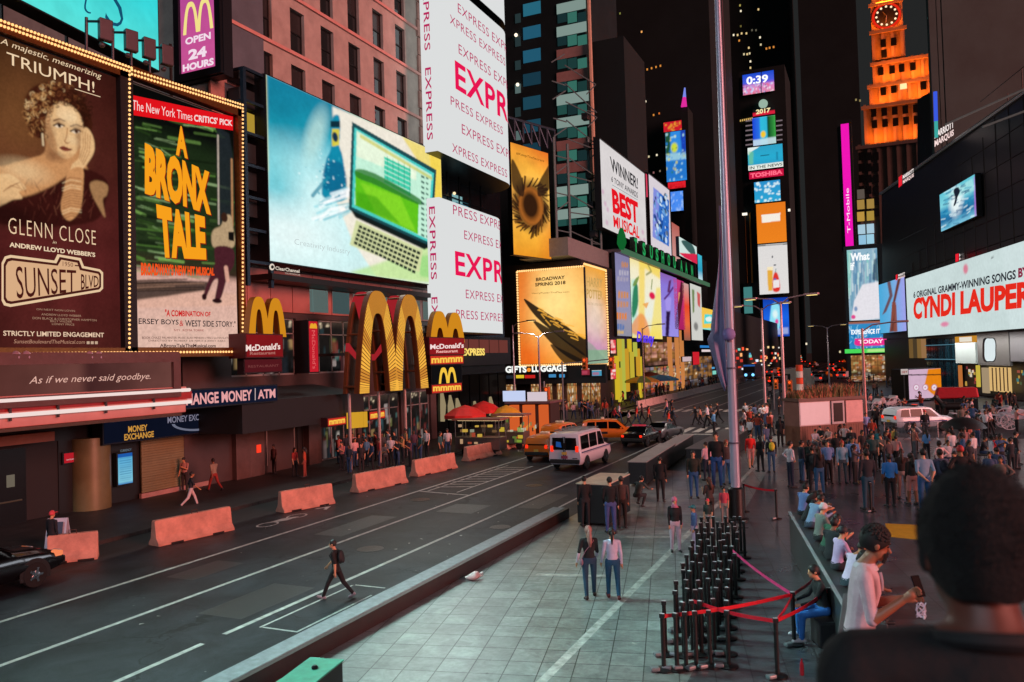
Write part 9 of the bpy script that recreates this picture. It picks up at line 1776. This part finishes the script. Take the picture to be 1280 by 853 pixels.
for i in range(15): a = 2*math.pi*(i+.5)/16+math.pi/2+.1; b = a+.42; co.add([T(.072*math.cos(a), .066*math.sin(a), .505), T(.072*math.cos(b), .066*math.sin(b), .505), T(.088*math.cos(b), .084*math.sin(b), .475), T(.088*math.cos(a), .084*math.sin(a), .475)], [(0, 1, 2, 3)])
c_ = kid('collar', co, M('#d8ccd2', .8), False); sm = c_.modifiers.new('s', 'SOLIDIFY'); sm.thickness = .006
pk = MB(); pk.tube([T(0, .100, .46), T(0, .118, .40), T(0, .124, .33)], .009, 6); kid('placket', pk, M('#b8a8b0', .8)); sc_ = MB()
hw_ = HM['hands'][1]; ph = thing('phone', 'black phone held up by the bearded person in white polo', 'phone', tuple(loc_), R(hdir), world=False); ph.scale = (SC_H,)*3
mb = MB(); mb.obox(hw_+np.array([-.01, .035, .05]), (.024, -.027, .0), (.003, .003, .0), (0, -.02, .072)); mb.build('phone_body', M('#070708', .6, 0, .1, 1, spec=.1), ph, bevel=.006); mb = MB(); mb.obox(hw_+np.array([-.0142, .0308, .05]), (.021, -.024, 0), (.0005, .0005, 0), (0, -.0185, .066)); mb.build('phone_screen', E('#5a6a88', .6), ph)
ea = thing('earphones', 'white tangled earphone cable dangling from the hand with the phone', 'earphones', tuple(loc_), R(hdir), world=False); ea.scale = (SC_H,)*3; mb = MB()
for k in range(4): a0 = rr_.uniform(0, 6); mb.tube([hw_+np.array([.035*math.sin(a0+j*.9), .045+.03*math.cos(a0*2+j*1.1), -.05-.10*abs(math.sin(j*.45+k))]) for j in range(9)], .0042, 5)
mb.build('cable', M('#d8d8e8', .4), ea, True); mb = MB()
for k in range(2): mb.ell(hw_+np.array([.03-.05*k, .06, -.15+.02*k]), .009, .009, .013, 8, 5)
mb.build('earbud', M('#e8e8f0', .4), ea, True)
# --- the person in front of the camera, seen from behind
fg, finf = skeleton(legs=((.02, .02), (-.02, .02)), arms=((.05, .12, .3, .1), (.05, .12, .3, .1)), head=(.10, .0), fat=1.15, voxel=.009, neck=.04); finf['mesh'] = fuse('person', fg, .009, TAGS, 6); PO['front'] = finf
m_ = finf['mesh']; n_ = len(m_.polygons); c_ = np.zeros(n_*3); m_.polygons.foreach_get('center', c_); c_ = c_.reshape(-1, 3); i_ = np.zeros(n_, int); m_.polygons.foreach_get('material_index', i_)
zt_ = finf['T'](0, 0, .505)[2]-.02*np.clip(c_[:, 1]/.08, -1, 1); nk = (np.abs(c_[:, 0]) < .14) & (c_[:, 2] > zt_-.09); i_[nk & (c_[:, 2] <= zt_)] = 1; i_[nk & (np.hypot(c_[:, 0], c_[:, 1]) > .08)] = 1; i_[nk & (c_[:, 2] > zt_) & (np.hypot(c_[:, 0], c_[:, 1]) <= .08)] = 0; m_.polygons.foreach_set('material_index', i_)
sF = 1.06; hd = onD(1231, 699, 1.30); lf_ = hd-np.array([0, 0, finf['head'][2]*sF])
fo_ = person(None, -12, 'front', '#0d0d0f', '#15161a', 'person in black T-shirt with short dark hair, back to camera, filling the right corner', None, skin=2, at=tuple(lf_), scale=sF)
for k_ in (0, 2): fo_.material_slots[k_].material = M('#5e3226', .55, 0, .1, 6)
Hf = finf['H']; fh = MB(); cpb = cap_(.085, .106, .115, -.012, -.2); fh.add([Hf(*v) for v in cpb.v], cpb.f)
for k in range(2600):
 a, b = rr_.uniform(0, 2*math.pi), math.acos(rr_.uniform(-.25, 1)); n_ = np.array([math.sin(b)*math.cos(a), math.sin(b)*math.sin(a), math.cos(b)]); v = np.array([.0845, .1055, .1145])*n_+[0, -.012, .026]
 if v[1] > .05 and v[2] < .07: continue
 g_ = np.array([rr_.gauss(0, .5), rr_.gauss(0, .5)-.2, rr_.gauss(0, .4)-.3])+n_*.9; g_ /= np.linalg.norm(g_); l_ = rr_.uniform(.003, .009); s_ = np.cross(g_, n_); s_ = s_/(np.linalg.norm(s_)+1e-6)*.0012
 fh.add([Hf(*(v-s_)), Hf(*(v+s_)), Hf(*(v+g_*l_))], [(0, 1, 2)])
q = fh.build('hair', M('#0b0909', .85, 0, .4, 40, 1.0, 220), None, True); q.parent = fo_
nb = MB(); Tf = finf['T']; nb.tube([Tf(.084*math.cos(a), .080*math.sin(a)-.002, .503-.020*math.sin(a)) for a in np.linspace(0, 2*math.pi, 25)], .013, 6); q = nb.build('neckband', M('#121214', .8), None, True); q.parent = fo_
